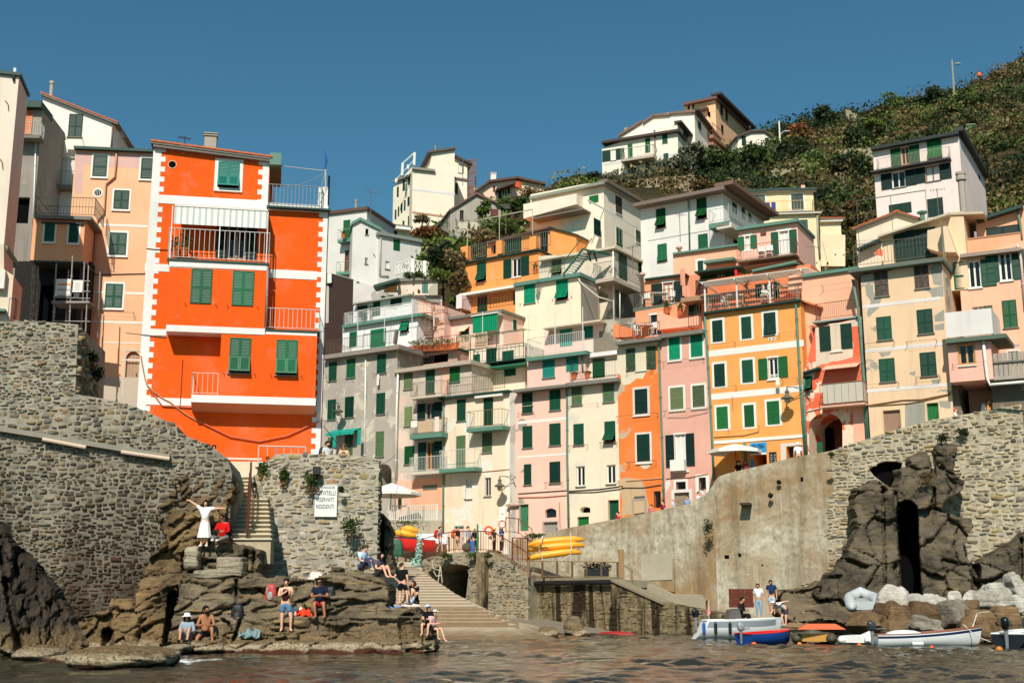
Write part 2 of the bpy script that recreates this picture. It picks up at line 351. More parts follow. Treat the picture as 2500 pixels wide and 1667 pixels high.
# ------------------------------------------------------------------ houses
class House:
    """root Empty > wall, window (> shutter, sill, frame ...), balcony (> railing) ..."""
    def __init__(s,name,label,fr,top,bot,depth,mat,cat='house',group=None,thick=None):
        s.fr=fr;s.mat=mat;s.depth=depth;s.holes=[]
        pts=[fr.uv(*p) for p in top];zb=fr.uv(*bot)[1] if isinstance(bot,tuple) else bot
        s.u0,s.u1,s.zb=pts[0][0],pts[-1][0],zb
        s.top=pts;s.poly=[(s.u0,zb),(s.u1,zb)]+pts[::-1]
        s.root=thing(name,label,cat,fr.w((s.u0+s.u1)/2,zb,-depth/2),group)
        s.later=[]
    def right(s):return Frame(s.fr.w(s.u1,0,0),s.fr.a+90)      # its right-hand side wall
    def left(s):return Frame(s.fr.w(s.u0,0,-s.depth),s.fr.a-90)
    def finish(s):
        fr=s.fr;mb=MB();loops=[[Vector((u,z,0)) for u,z in s.poly]]+[[Vector((u,z,0)) for u,z in h] for h,d in s.holes]
        flat=[p for l in loops for p in l];tris=geometry.tessellate_polygon(loops)
        fs=[]
        for t in tris:
            a,b,c=t;A,B,C=flat[a],flat[b],flat[c]
            cr=(B.x-A.x)*(C.y-A.y)-(C.x-A.x)*(B.y-A.y)
            if abs(cr)<1e-9:continue
            fs.append((a,b,c) if cr>0 else (c,b,a))
        mb.add([fr.w(p.x,p.y) for p in flat],fs)
        n=len(s.poly);P0=[fr.w(u,z) for u,z in s.poly];P1=[fr.w(u,z,-s.depth) for u,z in s.poly]
        mb.add(P0+P1,[(i,i+n,(i+1) % n+n,(i+1) % n) for i in range(n)])
        b2=[(c+n,b+n,a+n) for a,b,c in [t for t in geometry.tessellate_polygon([[Vector((u,z,0)) for u,z in s.poly]])]]
        mb.add(P0+P1,b2)
        for h,d in s.holes:       # reveals
            m=len(h);A=[fr.w(u,z) for u,z in h];B=[fr.w(u,z,-d) for u,z in h]
            mb.add(A+B,[(i,i+m,(i+1) % m+m,(i+1) % m) for i in range(m)])
        s.wall=mb.build('wall',s.mat,s.root)
        return s
    # ---- helpers
    def part(s,name,mb,mats,parent=None,smooth=False):return mb.build(name,mats,parent or s.root,smooth)
    def rect(s,x0,y0,x1,y1,d=0.0,fr=None):
        fr=fr or s.fr;cx,cy=(x0+x1)/2,(y0+y1)/2
        a=fr.uv(x0,cy,d)[0];b=fr.uv(x1,cy,d)[0];t=fr.uv(cx,y0,d)[1];e=fr.uv(cx,y1,d)[1]
        return min(a,b),max(a,b),min(t,e),max(t,e)
    def leaf(s,fr,u0,u1,z0,z1,d,mat,parent,flap=0.0,name='shutter',slats=None):
        """one louvred leaf; flap > 0: its lower half is propped out by that angle (degrees)"""
        mb=MB();w=min(0.07,(u1-u0)*0.16);t=0.035;zm=z0+(z1-z0)*0.47
        def panel(za,zb,dd,tilt=0.0):
            def pt(u,z,q_):      # hinge at zb, swinging out
                h=zb-z;return fr.w(u,zb-h*math.cos(R(tilt)),dd+q_+h*math.sin(R(tilt)))
            def bx(ua,ub,zaa,zbb,q0,q1):
                mb.hexa([pt(ua,zaa,q1),pt(ub,zaa,q1),pt(ub,zaa,q0),pt(ua,zaa,q0),pt(ua,zbb,q1),pt(ub,zbb,q1),pt(ub,zbb,q0),pt(ua,zbb,q0)])
            bx(u0,u0+w,za,zb,0,t);bx(u1-w,u1,za,zb,0,t);bx(u0+w,u1-w,za,za+w,0,t-0.002);bx(u0+w,u1-w,zb-w,zb,0,t-0.002)
            n=max(3,min(11,int((zb-za)/0.085)))
            st=(zb-za-2*w)/n
            for i in range(n):
                z=za+w+i*st
                mb.add([pt(u0+w,z,t-0.004),pt(u1-w,z,t-0.004),pt(u1-w,z+st*1.25,0.004),pt(u0+w,z+st*1.25,0.004)],[(0,1,2,3)])
        if z1-z0>1.0:
            panel(zm,z1,d);panel(z0,zm-0.004,d,flap)
        else:panel(z0,z1,d,flap)
        return mb.build(name,mat,parent)
    def win(s,x0,y0,x1,y1,kind='c',col='G1',sur=0.0,surc=None,sill=True,fr=None,flap=0,label=None,open_w=None,frame=None,d0=0.0,curtain=False,leaves=2,side='lr'):
        f=fr or s.fr;side_=fr is not None;u0,u1,z0,z1=s.rect(x0,y0,x1,y1,d0,f)
        sm=SHUT(col) if isinstance(col,str) else col;mb=MB();pm=[surc or WHITE(),DARK(),GLASS()]
        uc=(u0+u1)/2;o=None
        if sur:
            k=sur;mb.fbox(f,u0-k,u0,z0-k*0.8,z1+k,d0+0.001,d0+0.022);mb.fbox(f,u1,u1+k,z0-k*0.8,z1+k,d0+0.001,d0+0.022)
            mb.fbox(f,u0,u1,z1,z1+k,d0+0.001,d0+0.020);mb.fbox(f,u0,u1,z0-k*0.8,z0,d0+0.001,d0+0.020)
        if kind in ('c','p'):
            mb.fbox(f,u0,u1,z0,z1,d0+0.001,d0+0.012,1)
            o=mb.build('window',pm,s.root)
            if leaves==1:s.leaf(f,u0,u1,z0,z1,d0+0.016,sm,o,flap)
            else:
                s.leaf(f,u0,uc-0.004,z0,z1,d0+0.016,sm,o,flap if kind=='p' else 0)
                s.leaf(f,uc+0.004,u1,z0,z1,d0+0.016,sm,o,flap if kind=='p' else 0)
        else:
            dp=0.16 if not side_ and d0==0 else 0.0
            if dp:s.holes.append(([(u0,z0),(u1,z0),(u1,z1),(u0,z1)],0.45))
            back=-0.40 if dp else d0+0.001
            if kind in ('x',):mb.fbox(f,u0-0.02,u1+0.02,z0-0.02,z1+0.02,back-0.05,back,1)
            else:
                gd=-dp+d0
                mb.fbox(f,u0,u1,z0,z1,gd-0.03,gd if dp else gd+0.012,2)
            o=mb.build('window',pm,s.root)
            if kind in ('g','o') or frame:
                fm=frame or WHITE();gd=(-dp if dp else 0.012)+d0;b=MB();k=min(0.09,(u1-u0)*0.13)
                b.fbox(f,u0,u0+k,z0,z1,gd,gd+0.05);b.fbox(f,u1-k,u1,z0,z1,gd,gd+0.05)
                b.fbox(f,u0+k,u1-k,z1-k,z1,gd,gd+0.048);b.fbox(f,u0+k,u1-k,z0,z0+k,gd,gd+0.048)
                b.fbox(f,uc-k*0.6,uc+k*0.6,z0+k,z1-k,gd,gd+0.046)
                b.build('window_frame',fm,o)
                if curtain:
                    c=MB();n=14;P=[]
                    for i in range(n+1):
                        u=u0+k+(u1-u0-2*k)*i/n;P.append([f.w(u,z0+k,gd+0.006+0.004*(i % 2)),f.w(u,z1-k,gd+0.006+0.004*(i % 2))])
                    c.grid(P,0,True);c.build('curtain',PT(214,210,200,0.9,0.06,'curtain_cloth',0.1),o)
            if kind=='o' or 'o' in kind:
                lw=open_w or (u1-u0)/2
                if 'l' in side:s.leaf(f,u0-lw-sur*0.3,u0-0.01-sur*0.3,z0,z1,d0+0.03,sm,o)
                if 'r' in side:s.leaf(f,u1+0.01+sur*0.3,u1+lw+sur*0.3,z0,z1,d0+0.03,sm,o)
        if sill:
            b=MB();k=max(sur,0.06);b.fbox(f,u0-k,u1+k,z0-0.07-sur*0.8,z0-0.002-sur*0.8,d0-0.002,d0+0.09);b.build('sill',SLATEGREY() if not sur else WHITE(),o)
        if label and o:o['label']=label
        return o
    def door(s,x0,y0,x1,y1,col='G1',sur=0.0,surc=None,arch=False,planks=True,label=None,glassy=False):
        f=s.fr;u0,u1,z0,z1=s.rect(x0,y0,x1,y1);pts=[(u0,z0),(u1,z0)]
        if arch:
            r=(u1-u0)/2;zc=z1-r
            pts+=[((u0+u1)/2+r*math.cos(math.pi*i/10),zc+r*math.sin(math.pi*i/10)) for i in range(11)]
        else:pts+=[(u1,z1),(u0,z1)]
        s.holes.append((pts,0.3));mb=MB();m=SHUT(col) if isinstance(col,str) else col
        mb.fbox(f,u0,u1,z0,z1,-0.24,-0.18)
        if planks:
            n=max(3,int((u1-u0)/0.16));w=(u1-u0)/n
            for i in range(n):mb.fbox(f,u0+w*i+0.006,u0+w*(i+1)-0.006,z0+0.01,z1-0.01,-0.181,-0.16)
        if sur:
            k=sur
            mb.fbox(f,u0-k,u0,z0,z1+k,0.001,0.025,1);mb.fbox(f,u1,u1+k,z0,z1+k,0.001,0.025,1);mb.fbox(f,u0,u1,z1,z1+k,0.001,0.023,1)
        o=mb.build('door',[m,surc or WHITE()],s.root)
        h=MB();h.fbox(f,u1-0.16,u1-0.12,(z0+z1)/2-0.08,(z0+z1)/2+0.08,-0.162,-0.11);h.build('handle',IRON(),o)
        if label:o['label']=label
        return o
    def hole(s,pts,depth,back=True,name='doorway',mat=None):   # an opening of any outline; default back panel is black for its shade (view px)
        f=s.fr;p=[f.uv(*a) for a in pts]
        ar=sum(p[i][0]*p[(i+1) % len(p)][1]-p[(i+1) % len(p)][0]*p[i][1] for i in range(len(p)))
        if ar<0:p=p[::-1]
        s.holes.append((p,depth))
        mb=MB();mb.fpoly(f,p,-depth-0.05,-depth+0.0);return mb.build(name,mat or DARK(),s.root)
    def slab(s,x0,y0,x1,y1,th=0.12,out=0.3,back=0.02,mat=None,name='cornice',tilt=False,fr=None,parent=None,grow=0.0):
        """a ledge whose top front edge runs from (x0,y0) to (x1,y1)"""
        f=fr or s.fr;a=f.uv(x0,y0,out);b=f.uv(x1,y1,out)
        za,zb=(a[1],b[1]) if tilt else ((a[1]+b[1])/2,)*2
        mb=MB();mb.fbox(f,a[0]-grow,b[0]+grow,za-th,za,-back,out,0,zb-th,zb)
        return mb.build(name,mat or SLATEGREY(),parent or s.root)
    def band(s,x0,y0,x1,y1,th,mat=None,out=0.012,name='painted_band',tilt=False,fr=None,d0=0.0):
        f=fr or s.fr;a=f.uv(x0,y0,d0+out);b=f.uv(x1,y1,d0+out);za,zb=(a[1],b[1]) if tilt else ((a[1]+b[1])/2,)*2
        mb=MB();mb.fbox(f,a[0],b[0],za-th/2,za+th/2,d0+0.001,d0+out,0,zb-th/2,zb+th/2);return mb.build(name,mat or WHITE(),s.root)
    def patch(s,pts,mat,name='bare_plaster_patch',out=0.006,fr=None,d0=0.0):
        f=fr or s.fr;mb=MB();mb.fpoly(f,[f.uv(*p) for p in pts],d0+0.0005,d0+out);return mb.build(name,mat,s.root)
    def rail(s,x0,y0,x1,y1,h=0.95,out=0.6,mat=None,sides='lr',step=0.13,r=0.009,name='railing',fr=None,back=0.0,solid=False,belly=0.0,mid=False):
        """railing: foot line from (x0,y0) to (x1,y1) at distance out; sides run back to the wall"""
        f=fr or s.fr;a=f.uv(x0,y0,out);b=f.uv(x1,y1,out);z=(a[1]+b[1])/2;u0,u1=a[0],b[0];mb=MB()
        runs=[((u0,out),(u1,out))]
        if 'l' in sides:runs.append(((u0,back),(u0,out)))
        if 'r' in sides:runs.append(((u1,out),(u1,back)))
        W=f.w;hr=max(0.02,r*1.7)
        for (ua,da),(ub,db) in runs:
            A,B=W(ua,z,da),W(ub,z,db);L=(B-A).length
            if L<0.05:continue
            up=Vector((0,0,1))
            mb.bar(A+up*h,B+up*h,hr);mb.bar(A+up*0.08,B+up*0.08,hr*0.8)
            if mid:mb.bar(A+up*h*0.5,B+up*h*0.5,hr*0.7)
            n=max(1,int(L/step))
            for i in range(n+1):
                p=A.lerp(B,i/n);k=1.6 if i in (0,n) else 1.0
                if belly and 0<i<n:
                    o=f.n*belly;mb.tube([p+up*0.08,p+up*h*0.3+o,p+up*h*0.55+o*0.4,p+up*h],r,0,4,False)
                else:mb.bar(p+up*(0.0 if k>1 else 0.08),p+up*h,r*k)
        return mb.build(name,mat or IRON(),s.root)
    def pipe(s,pts,r=0.05,mat=None,out=0.07,name='drainpipe',fr=None,fix=True):
        f=fr or s.fr;P=[f.w(*f.uv(x,y,out),out) for x,y in pts];mb=MB();mb.tube(P,r,0,8)
        if fix:
            for i in range(len(P)-1):
                L=(P[i+1]-P[i]).length;n=int(L/2.2)
                for k in range(n):
                    c=P[i].lerp(P[i+1],(k+0.5)/n);d=(P[i+1]-P[i]).normalized()*0.03;mb.tube([c-d,c+d],r*1.3,0,8)
        return mb.build(name,mat or VERDI(),s.root,True)
    def cable(s,pts,r=0.015,mat=None,out=0.04,name='wall_cable',sag=0.0):
        f=s.fr;P=[];Q=[f.uv(x,y,out) for x,y in pts]
        for i in range(len(Q)-1):
            n=5
            for k in range(n+(i==len(Q)-2)):
                t=k/n;P.append(f.w(Q[i][0]+(Q[i+1][0]-Q[i][0])*t,Q[i][1]+(Q[i+1][1]-Q[i][1])*t-sag*4*t*(1-t),out))
        mb=MB();mb.tube(P,r,0,5);return mb.build(name,mat or PT(72,60,50,0.8,0.2,'cable'),s.root)
    def chimney(s,x0,y0,x1,y1,back=1.0,mat=None,name='chimney',cap=True,cyl=False):
        u0,u1,z0,z1=s.rect(x0,y0,x1,y1,-back);f=s.fr;mb=MB();uc=(u0+u1)/2;w=u1-u0
        if cyl:
            mb.lathe(f.w(uc,z0-0.3,-back),[(w*0.36,0),(w*0.36,z1-z0+0.1),(w*0.5,z1-z0+0.1),(w*0.5,z1-z0+0.3)],0,10)
        else:
            mb.fbox(f,u0,u1,z0-0.4,z1-(z1-z0)*0.25,-back-w*0.8,-back)
            if cap:
                h=(z1-z0)*0.25
                for i in range(2):mb.fbox(f,u0-0.05,u1+0.05,z1-h+0.06+h*0.5*i,z1-h+0.06+h*0.5*i+h*0.22,-back-w*0.8-0.05,-back+0.05)
                mb.fbox(f,u0+0.04,u1-0.04,z1-h,z1-0.05,-back-w*0.8+0.04,-back-0.04)
        return mb.build(name,mat or PT(150,142,128,0.9,0.2,'grey_render'),s.root)
    def tiles(s,x0,y0,x1,y1,th=0.10,out=0.22,back=None,mat=None,name='roof',grow=0.1):
        """tiled roof edge along a slope, with the round tile ends showing"""
        f=s.fr;a=f.uv(x0,y0,out);b=f.uv(x1,y1,out);mb=MB();bk=s.depth if back is None else back
        mb.fbox(f,a[0]-grow,b[0]+grow,a[1]-th-0.05,a[1]-0.05,-bk,out,1,b[1]-th-0.05,b[1]-0.05)
        n=max(4,int(abs(b[0]-a[0])/0.32));du=(b[0]-a[0]+2*grow)/n
        for i in range(n):
            u=a[0]-grow+du*i;t0=i/n;t1=(i+1)/n;zA=a[1]+(b[1]-a[1])*t0;zB=a[1]+(b[1]-a[1])*t1
            mb.fbox(f,u,u+du*1.06,zA-0.055,zA+0.045,-bk,out+0.03+0.02*rnd.random(),0,zB-0.045,zB+0.015)
        return mb.build(name,[mat or TERRA(),SLATEGREY()],s.root)
    def lines(s,x0,y0,x1,y1,out=0.35,n=2,col=None,name='clothes_line'):    # clothes line on rusty arms under a window
        f=s.fr;a=f.uv(x0,y0,0.0);b=f.uv(x1,y1,0.0);z=(a[1]+b[1])/2;mb=MB()
        for u in (a[0],b[0]):
            mb.bar(f.w(u,z,0),f.w(u,z+0.05,out),0.012);mb.bar(f.w(u,z-0.3,0.0),f.w(u,z+0.03,out*0.8),0.008)
        for k in range(n):d=out*(0.5+0.5*k/max(1,n-1));mb.bar(f.w(a[0],z+0.04,d),f.w(b[0],z+0.04,d),0.006)
        return mb.build(name,col or RUSTM(),s.root)
def pergola(h,x0,y0,x1,y1,hgt,out,mat,n=4,name='pergola',r=0.03):    # posts along a front line with bars back to the wall
    f=h.fr;a=f.uv(x0,y0,out);b=f.uv(x1,y1,out);z=(a[1]+b[1])/2;mb=MB()
    for i in range(n):
        u=a[0]+(b[0]-a[0])*i/(n-1);mb.bar(f.w(u,z,out),f.w(u,z+hgt,out),r);mb.bar(f.w(u,z+hgt,out),f.w(u,z+hgt+0.1,-0.02),r*0.8)
    mb.bar(f.w(a[0],z+hgt,out),f.w(b[0],z+hgt,out),r);mb.bar(f.w(a[0],z+hgt+0.07,out*0.4),f.w(b[0],z+hgt+0.07,out*0.4),r*0.8)
    return mb.build(name,mat,h.root)
def awning(h,x0,y0,x1,y1,drop,out,mat,name='awning',d0=0.0,val=0.25,fr=None):   # sloping cloth from the wall line out and down
    f=fr or h.fr;a=f.uv(x0,y0,d0);b=f.uv(x1,y1,d0);z=(a[1]+b[1])/2;mb=MB();P=[]
    n=12
    for i in range(n+1):
        u=a[0]+(b[0]-a[0])*i/n;P.append([f.w(u,z,d0+0.01),f.w(u,z-drop*0.5,d0+out*0.5),f.w(u,z-drop,d0+out),f.w(u,z-drop-val*(0.8+0.2*(i % 2)),d0+out+0.01)])
    mb.grid(P,0);Q=[[(Vector(p)-Vector((0,0,0.02))) for p in r_] for r_ in P];mb.grid(Q,0,True)
    o=mb.build(name,mat,h.root);b_=MB()
    for u in (a[0],b[0]):b_.bar(f.w(u,z-drop-0.3,d0),f.w(u,z-drop-0.03,d0+out),0.015)
    b_.build('awning_arm',IRON(),o);return o
def balc(h,x0,y0,x1,y1,out=0.8,rh=0.95,th=0.14,slab=None,rail=None,sides='lr',step=0.13,fr=None,belly=0.0,r=0.009,back=0.0,mid=False):
    o=h.slab(x0,y0,x1,y1,th,out,0.02,slab,'balcony',fr=fr,grow=0.04)
    rl=h.rail(x0,y0,x1,y1,rh,out-0.04,rail,sides,step,r,fr=fr,belly=belly,back=back,mid=mid);rl.parent=o;return o
WRAIL=lambda:PT(222,218,206,0.5,0.06,'white_iron')
GRAIL=lambda:PT(34,92,66,0.5,0.15,'green_iron')
# ---- far left cream house
V('A');h=House('cream_house','tall cream house cut off by the left edge of the photo',FR(145,300,58,12),[(-140,60),(148,92)],(40,1418),2.6,PL(232,216,190,0.25))
h.slab(-150,52,160,86,0.16,0.16,2.6,DGREEN(),'gutter',tilt=True)
h.pipe([(104,88),(104,150)],0.06,DGREEN(),0.08);h.cable([(40,300),(62,330),(66,378)],0.02,RUSTM());h.cable([(0,748),(16,770),(22,825)],0.02,RUSTM())
V('A');h.chimney(103,55,128,82,0.6,WHITE(),'vent_pipe',cyl=True)
h.slab(-60,1405,60,1412,0.28,0.5,2.6,VERDI(),'balcony_edge');h.finish()
V('C');h=House('cream_ground_floor','cream lower storey with white parapet under the far left house',FR(40,300,57.0,12),[(-140,-20),(30,-10),(30,180),(105,230)],(90,620),2.4,PL(226,206,176,0.3))
h.slab(-120,178,42,184,0.9,0.35,0.02,PL(232,224,206,0.2),'parapet');h.slab(-120,475,40,480,0.12,0.5,0.02,VERDI(),'ledge')
h.rail(60,560,105,562,1.0,0.5,IRON(),'r',0.16);h.finish()
# ---- narrow alley house with the orange door
V('A');h=House('alley_house','narrow shaded grey house at the back of the alley, with an orange door above',FR(230,600,74,4),[(60,330),(330,330)],(200,1980),5,PL(150,140,126,0.8,0.2))
h.slab(165,296,318,300,0.45,0.5,2,DGREEN(),'eaves');h.win(168,380,246,560,'c',PT(214,116,52,0.5,0.2,'orange_door_paint'),leaves=2,sill=False,label='orange panelled door')
balc(h,120,560,300,564,0.9,0.95,0.2,SLATEGREY(),WRAIL());h.win(110,1040,222,1240,'x',sill=False);h.pipe([(275,600),(262,1000),(250,1240)],0.05,WHITE(),0.07)
h.finish()
# ---- white gable house
h=House('white_gable_house','white house with a sloping orange tiled roof edge, high on the left',FR(600,500,79,4),[(332,250),(874,470)],(560,1900),7,PL(236,228,210,0.12))
h.tiles(322,236,890,465,0.12,0.3);h.chimney(376,155,416,250,1.2,PT(172,164,150,0.9,0.15,'chimney_render'),cyl=True)
h.win(526,405,632,578,'c','G1');h.win(455,736,572,945,'o','G2',side='l',sill=False,curtain=True)
balc(h,300,938,570,945,0.9,0.95,0.2,SLATEGREY(),PT(150,142,120,0.6,0.2,'worn_iron'));h.lines(340,610,640,606,0.4,2);h.pipe([(866,472),(848,700)],0.06,PT(110,90,78),0.1)
o=MB();fr=h.fr
for i,(a,b) in enumerate(((490,522),(524,590))):
    u0,u1,z0,z1=h.rect(a,605,b,700 if i==0 else 675,0.4);o.fbox(fr,u0,u1,z0,z1,0.39,0.41)
h.finish();tag(o.build('laundry',WHITE()),'white laundry on the line of the white gable house','laundry')
V('A');h.win(285,1000,465,1165,'x',sill=False)
# ---- peach house and its bay
h=House('peach_house','peach house with white bands and green shutters, left of the red-orange house',FR(800,900,68,7),[(580,664),(1180,690)],(700,2500),7,PL(240,184,138,0.16))
h.slab(565,645,1180,672,0.16,0.3,3,DGREEN(),'gutter')
h.patch([(582,690),(1180,712),(1180,818),(890,812),(830,806),(640,780),(630,1010),(570,1010)],PL(216,176,160,0.15),'faded_paint_band',0.004)
for r_,s_ in (((712,722,820,880),.1),((1080,742,1170,898),.1)):h.win(*r_,'c','G1',s_,leaves=1)
h.win(872,988,988,1130,'c','G1',.1);h.win(838,1312,968,1480,'c','G1',.12)
h.band(750,1254,1130,1258,.13);h.band(720,1768,1130,1776,.13)
V('C');h.win(806,292,938,472,'c','G1',.12);h.band(660,578,1085,590,.13);h.band(790,738,1075,746,.06);h.band(700,222,1110,212,.05,PT(90,70,56),.05,'cable_bundle',True)
h.lines(720,520,1030,524,.4,2)
h.patch([(790,1002),(1100,1010),(1100,1400),(790,1400)],PL(196,180,156,0.3),'grey_plinth',.012)
h.door(958,808,1062,1160,PT(176,142,112,.7,.25,'old_door_wood'),.12,PT(196,182,160),arch=True,label='old brown wooden door under an arched fanlight');h.band(935,872,1075,874,.08)
V('A');h.pipe([(890,672),(890,760),(878,885),(810,940),(797,1165),(745,1215),(728,1400),(705,1720)],.06,PT(196,140,104),.09)
m=MB();c=h.fr.uv(750,1007);k=20
for i in range(k):
    a0,a1=2*math.pi*i/k,2*math.pi*(i+1)/k;m.fpoly(h.fr,[(c[0]+.2*math.cos(a0),c[1]+.2*math.sin(a0)),(c[0]+.29*math.cos(a0),c[1]+.29*math.sin(a0)),(c[0]+.29*math.cos(a1),c[1]+.29*math.sin(a1)),(c[0]+.2*math.cos(a1),c[1]+.2*math.sin(a1))],0,.03)
ow=m.build('round_window',WHITE(),h.root);m=MB();m.fpoly(h.fr,[(c[0]+.2*math.cos(2*math.pi*i/k),c[1]+.2*math.sin(2*math.pi*i/k)) for i in range(k)],0,.01);m.build('pane',DARK(),ow)
m=MB()
for i in (-.1,0,.1):m.fbox(h.fr,c[0]+i-.012,c[0]+i+.012,c[1]-.2,c[1]+.2,.01,.03)
m.build('bars',WHITE(),ow);h.finish()
V('A');h=House('peach_bay','peach bay on stilts with two small shuttered windows and a terrace on top',FR(450,1350,65.5,6),[(258,1192),(655,1200)],(450,1527),2.2,PL(238,172,122,0.2))
h.slab(262,1172,700,1186,.2,.3,3.4,SLATEGREY(),'terrace_edge');h.win(342,1245,418,1378,'c','G2',.1,leaves=1);h.win(528,1247,602,1388,'c','G2',.1,leaves=1)
h.band(315,1232,635,1238,.07,DGREEN(),.15,'rail_ledge');h.slab(250,1524,655,1530,.08,.05,3.6,PT(70,84,76),'soffit_edge')
h.rail(270,1172,722,1186,1.05,.25,PT(92,92,80,.6,.2,'worn_green_iron'),'lr',.16,.012,back=-2,mid=True)
for x in (282,470,690):pass
V('C');m=MB()
for x,y0,y1,r_ in ((262,160,590,.13),(292,160,590,.05)):m.tube([at(x,y0,65.2),at(x-18,y1,65.2)],r_,0,6)
h.part('stilt',m,PT(176,160,142,.9,.25,'peeling_post',wear=.8));m=MB();m.tube([at(630,160,66),at(600,640,66)],.12,0,6);h.part('stilt',m,PT(70,50,42));h.finish()
# ---- dark void under the bay: near-black front painted for its shade
h=House('undercroft','dark undercroft below the peach bay',FR(450,350,66.9,6),[(120,118),(700,122)],(400,700),3,PT(38,34,30,.95,.3,'undercroft_shade'));h.win(300,300,420,580,'x',sill=False);h.finish()
# ---- scaffold
t=thing('scaffold','grey tube scaffold with notice boards under the peach bay','scaffold',at(540,620,64.2));m=MB()
for x0,y0,x1,y1 in ((432,135,405,600),(556,75,530,610),(678,150,655,665),(420,470,405,600)):
    a,b=at(x0,y0,64.2),at(x1,y1,64.2);m.tube([a,b],.035,0,6);
    for k in (.3,.55,.8):c=a.lerp(b,k);m.tube([c-Vector((0,0,.05)),c+Vector((0,0,.05))],.06,0,6)
    m.tube([a+Vector((.2,1.3,0)),b+Vector((.2,1.3,0))],.035,0,6)
for y0,y1 in ((262,272),(345,350),(576,580),(395,405)):m.tube([at(415,y0,64.15),at(690,y1,64.15)],.03,0,6)
m.build('scaffold_tubes',PT(150,148,142,.45,.15,'galvanised_steel',.5),t);m=MB();a,b=at(400,405,64.2),at(688,425,64.2);m.box((a.x,64.1,b.z-.12),(b.x,65.4,b.z));m.build('deck',PT(140,134,124),t)
for (x0,y0,x1,y1),nm in (((432,255,536,388),'safety_notice'),((562,264,630,356),'works_notice')):
    a,b=at(x0,y0,64.1),at(x1,y1,64.1);m=MB();m.box((a.x,64.08,b.z),(b.x,64.11,a.z));s_=m.build(nm,WHITE(),t);m=MB()
    if nm=='safety_notice':
        for i in range(4):
            for j in range(3):
                x=a.x+.12+(b.x-a.x-.2)*i/3.2;z=a.z-.25-.3*j;m.box((x,64.072,z-.1),(x+.16,64.079,z),0 if j==0 else 1)
    else:
        for j in range(7):m.box((a.x+.1,64.072,a.z-.2-.12*j),(b.x-.15,64.079,a.z-.17-.12*j),1)
    m.build('pictograms',[PT(214,130,60),PT(160,160,160)],s_)
# ---- the red-orange house
V('B');fr=FR(600,300,56,10.5);RED=PL(236,93,24,0.38)
h=House('orange_house','tall red-orange house with white toothed corners, the brightest on the cliff',fr,[(228,160),(1082,268),(1072,628),(1512,650)],(300,2650),8,RED)
ho=h
h.tiles(222,128,1086,246,.1,.3,mat=TERRA());h.slab(224,158,1084,268,.1,.26,.02,PT(112,100,88),'gutter',tilt=True);h.chimney(600,72,688,200,1.5,PT(160,154,140,.9,.15,'chimney_render'))
V('B')
def quoins(h,x,y0,y1,w,tooth,dirn,d=0.0):     # white strip with teeth; x,y0 top / y1 bottom (view px)
    f=h.fr;u,zt=f.uv(x,y0,d);zb=f.uv(x,y1,d)[1];m=MB();a,b=(u,u+w) if dirn>0 else (u-w,u)
    m.fbox(f,a,b,zb,zt,d+.001,d+.02);n=int((zt-zb)/.5)
    for i in range(n):
        z=zt-.5*i-.06;e,g=(b,b+tooth) if dirn>0 else (a-tooth,a);m.fbox(f,e,g,z-.25,z,d+.001,d+.018)
    return m.build('quoins',WHITEP(),h.root)
quoins(h,228,165,2520,.38,.2,1);quoins(h,1080,270,640,.3,.2,-1);quoins(h,1510,652,2640,.22,.2,-1)
h.band(215,560,1060,602,.42,WHITEP(),.025);h.band(1062,610,1512,640,.36,WHITEP(),.06);h.slab(1058,598,1530,640,.08,.35,.02,DGREEN(),'terrace_edge')
h.win(700,290,858,480,'p','T',.16,flap=24);m=MB();c=fr.uv(364,308);k=18
def disc(m,f,c,r0,r1,d0,d1,mi=0,k=18,sy=1.0):
    for i in range(k):
        a0,a1=2*math.pi*i/k,2*math.pi*(i+1)/k;P=[(c[0]+r*math.cos(a),c[1]+r*sy*math.sin(a)) for r,a in ((r0,a0),(r1,a0),(r1,a1),(r0,a1))]
        if r0==0:P=[P[0],P[1],P[2]]
        m.fpoly(f,P,d0,d1,mi)
disc(m,fr,c,.17,.215,.001,.02);disc(m,fr,c,0,.17,.001,.008,1);m.build('round_window',[PT(206,150,110),DARK()],h.root)
m=MB();u,z=fr.uv(446,220);m.fbox(fr,u-.07,u+.07,z-.07,z+.07,.001,.03);m.build('vent',PT(226,120,70),h.root)
m=MB();u,z=fr.uv(455,135,-.8);m.bar(fr.w(u,z-.3,-.8),fr.w(u,z+.25,-.8),.02)
for i in range(4):m.bar(fr.w(u-.3,z+.22-.06*i,-.8+.1*i),fr.w(u+.3,z+.16-.06*i,-.8+.1*i),.008)
m.build('tv_aerial',IRON(),h.root)
# roof terrace
h.rail(1070,600,1462,632,1.05,.25,PT(150,152,148,.5,.1,'grey_iron'),'lr',.17,.014,back=-4)
u,z=fr.uv(1490,640,0);m=MB();m.fbox(fr,u-.35,u+.1,z-.1,z+1.15,-.6,.02);m.build('pier',WHITEP(),h.root)
m=MB();m.bar(at(1492,495,56.5),at(1492,345,56.5),.035);m.bar(at(1492,355,56.5),at(1135,315,57.5),.02);P=[at(1490,365,56.5).lerp(at(1100,455,57.5),t)-Vector((0,0,.9*4*t*(1-t)*.35)) for t in [i/8 for i in range(9)]];m.tube(P,.01,0,4)
m.tube([at(1490,360,56.5),at(1430,590,56.8)],.012,0,4);m.build('terrace_poles',PT(196,192,182),h.root);m=MB();a=at(1490,335,56.5);m.tube([a,a+Vector((.03,0,.45)),a+Vector((-.06,0,.9))],[.05,.07,.03]);m.build('furled_flag',PT(40,90,150),h.root)
# upper roof side wing seen above terrace
u,z=fr.uv(1082,270);m=MB();m.fbox(fr,u+.002,u+.55,z-.35,z+.25,-3,.3);m.build('eaves_end',VERDI(),h.root)
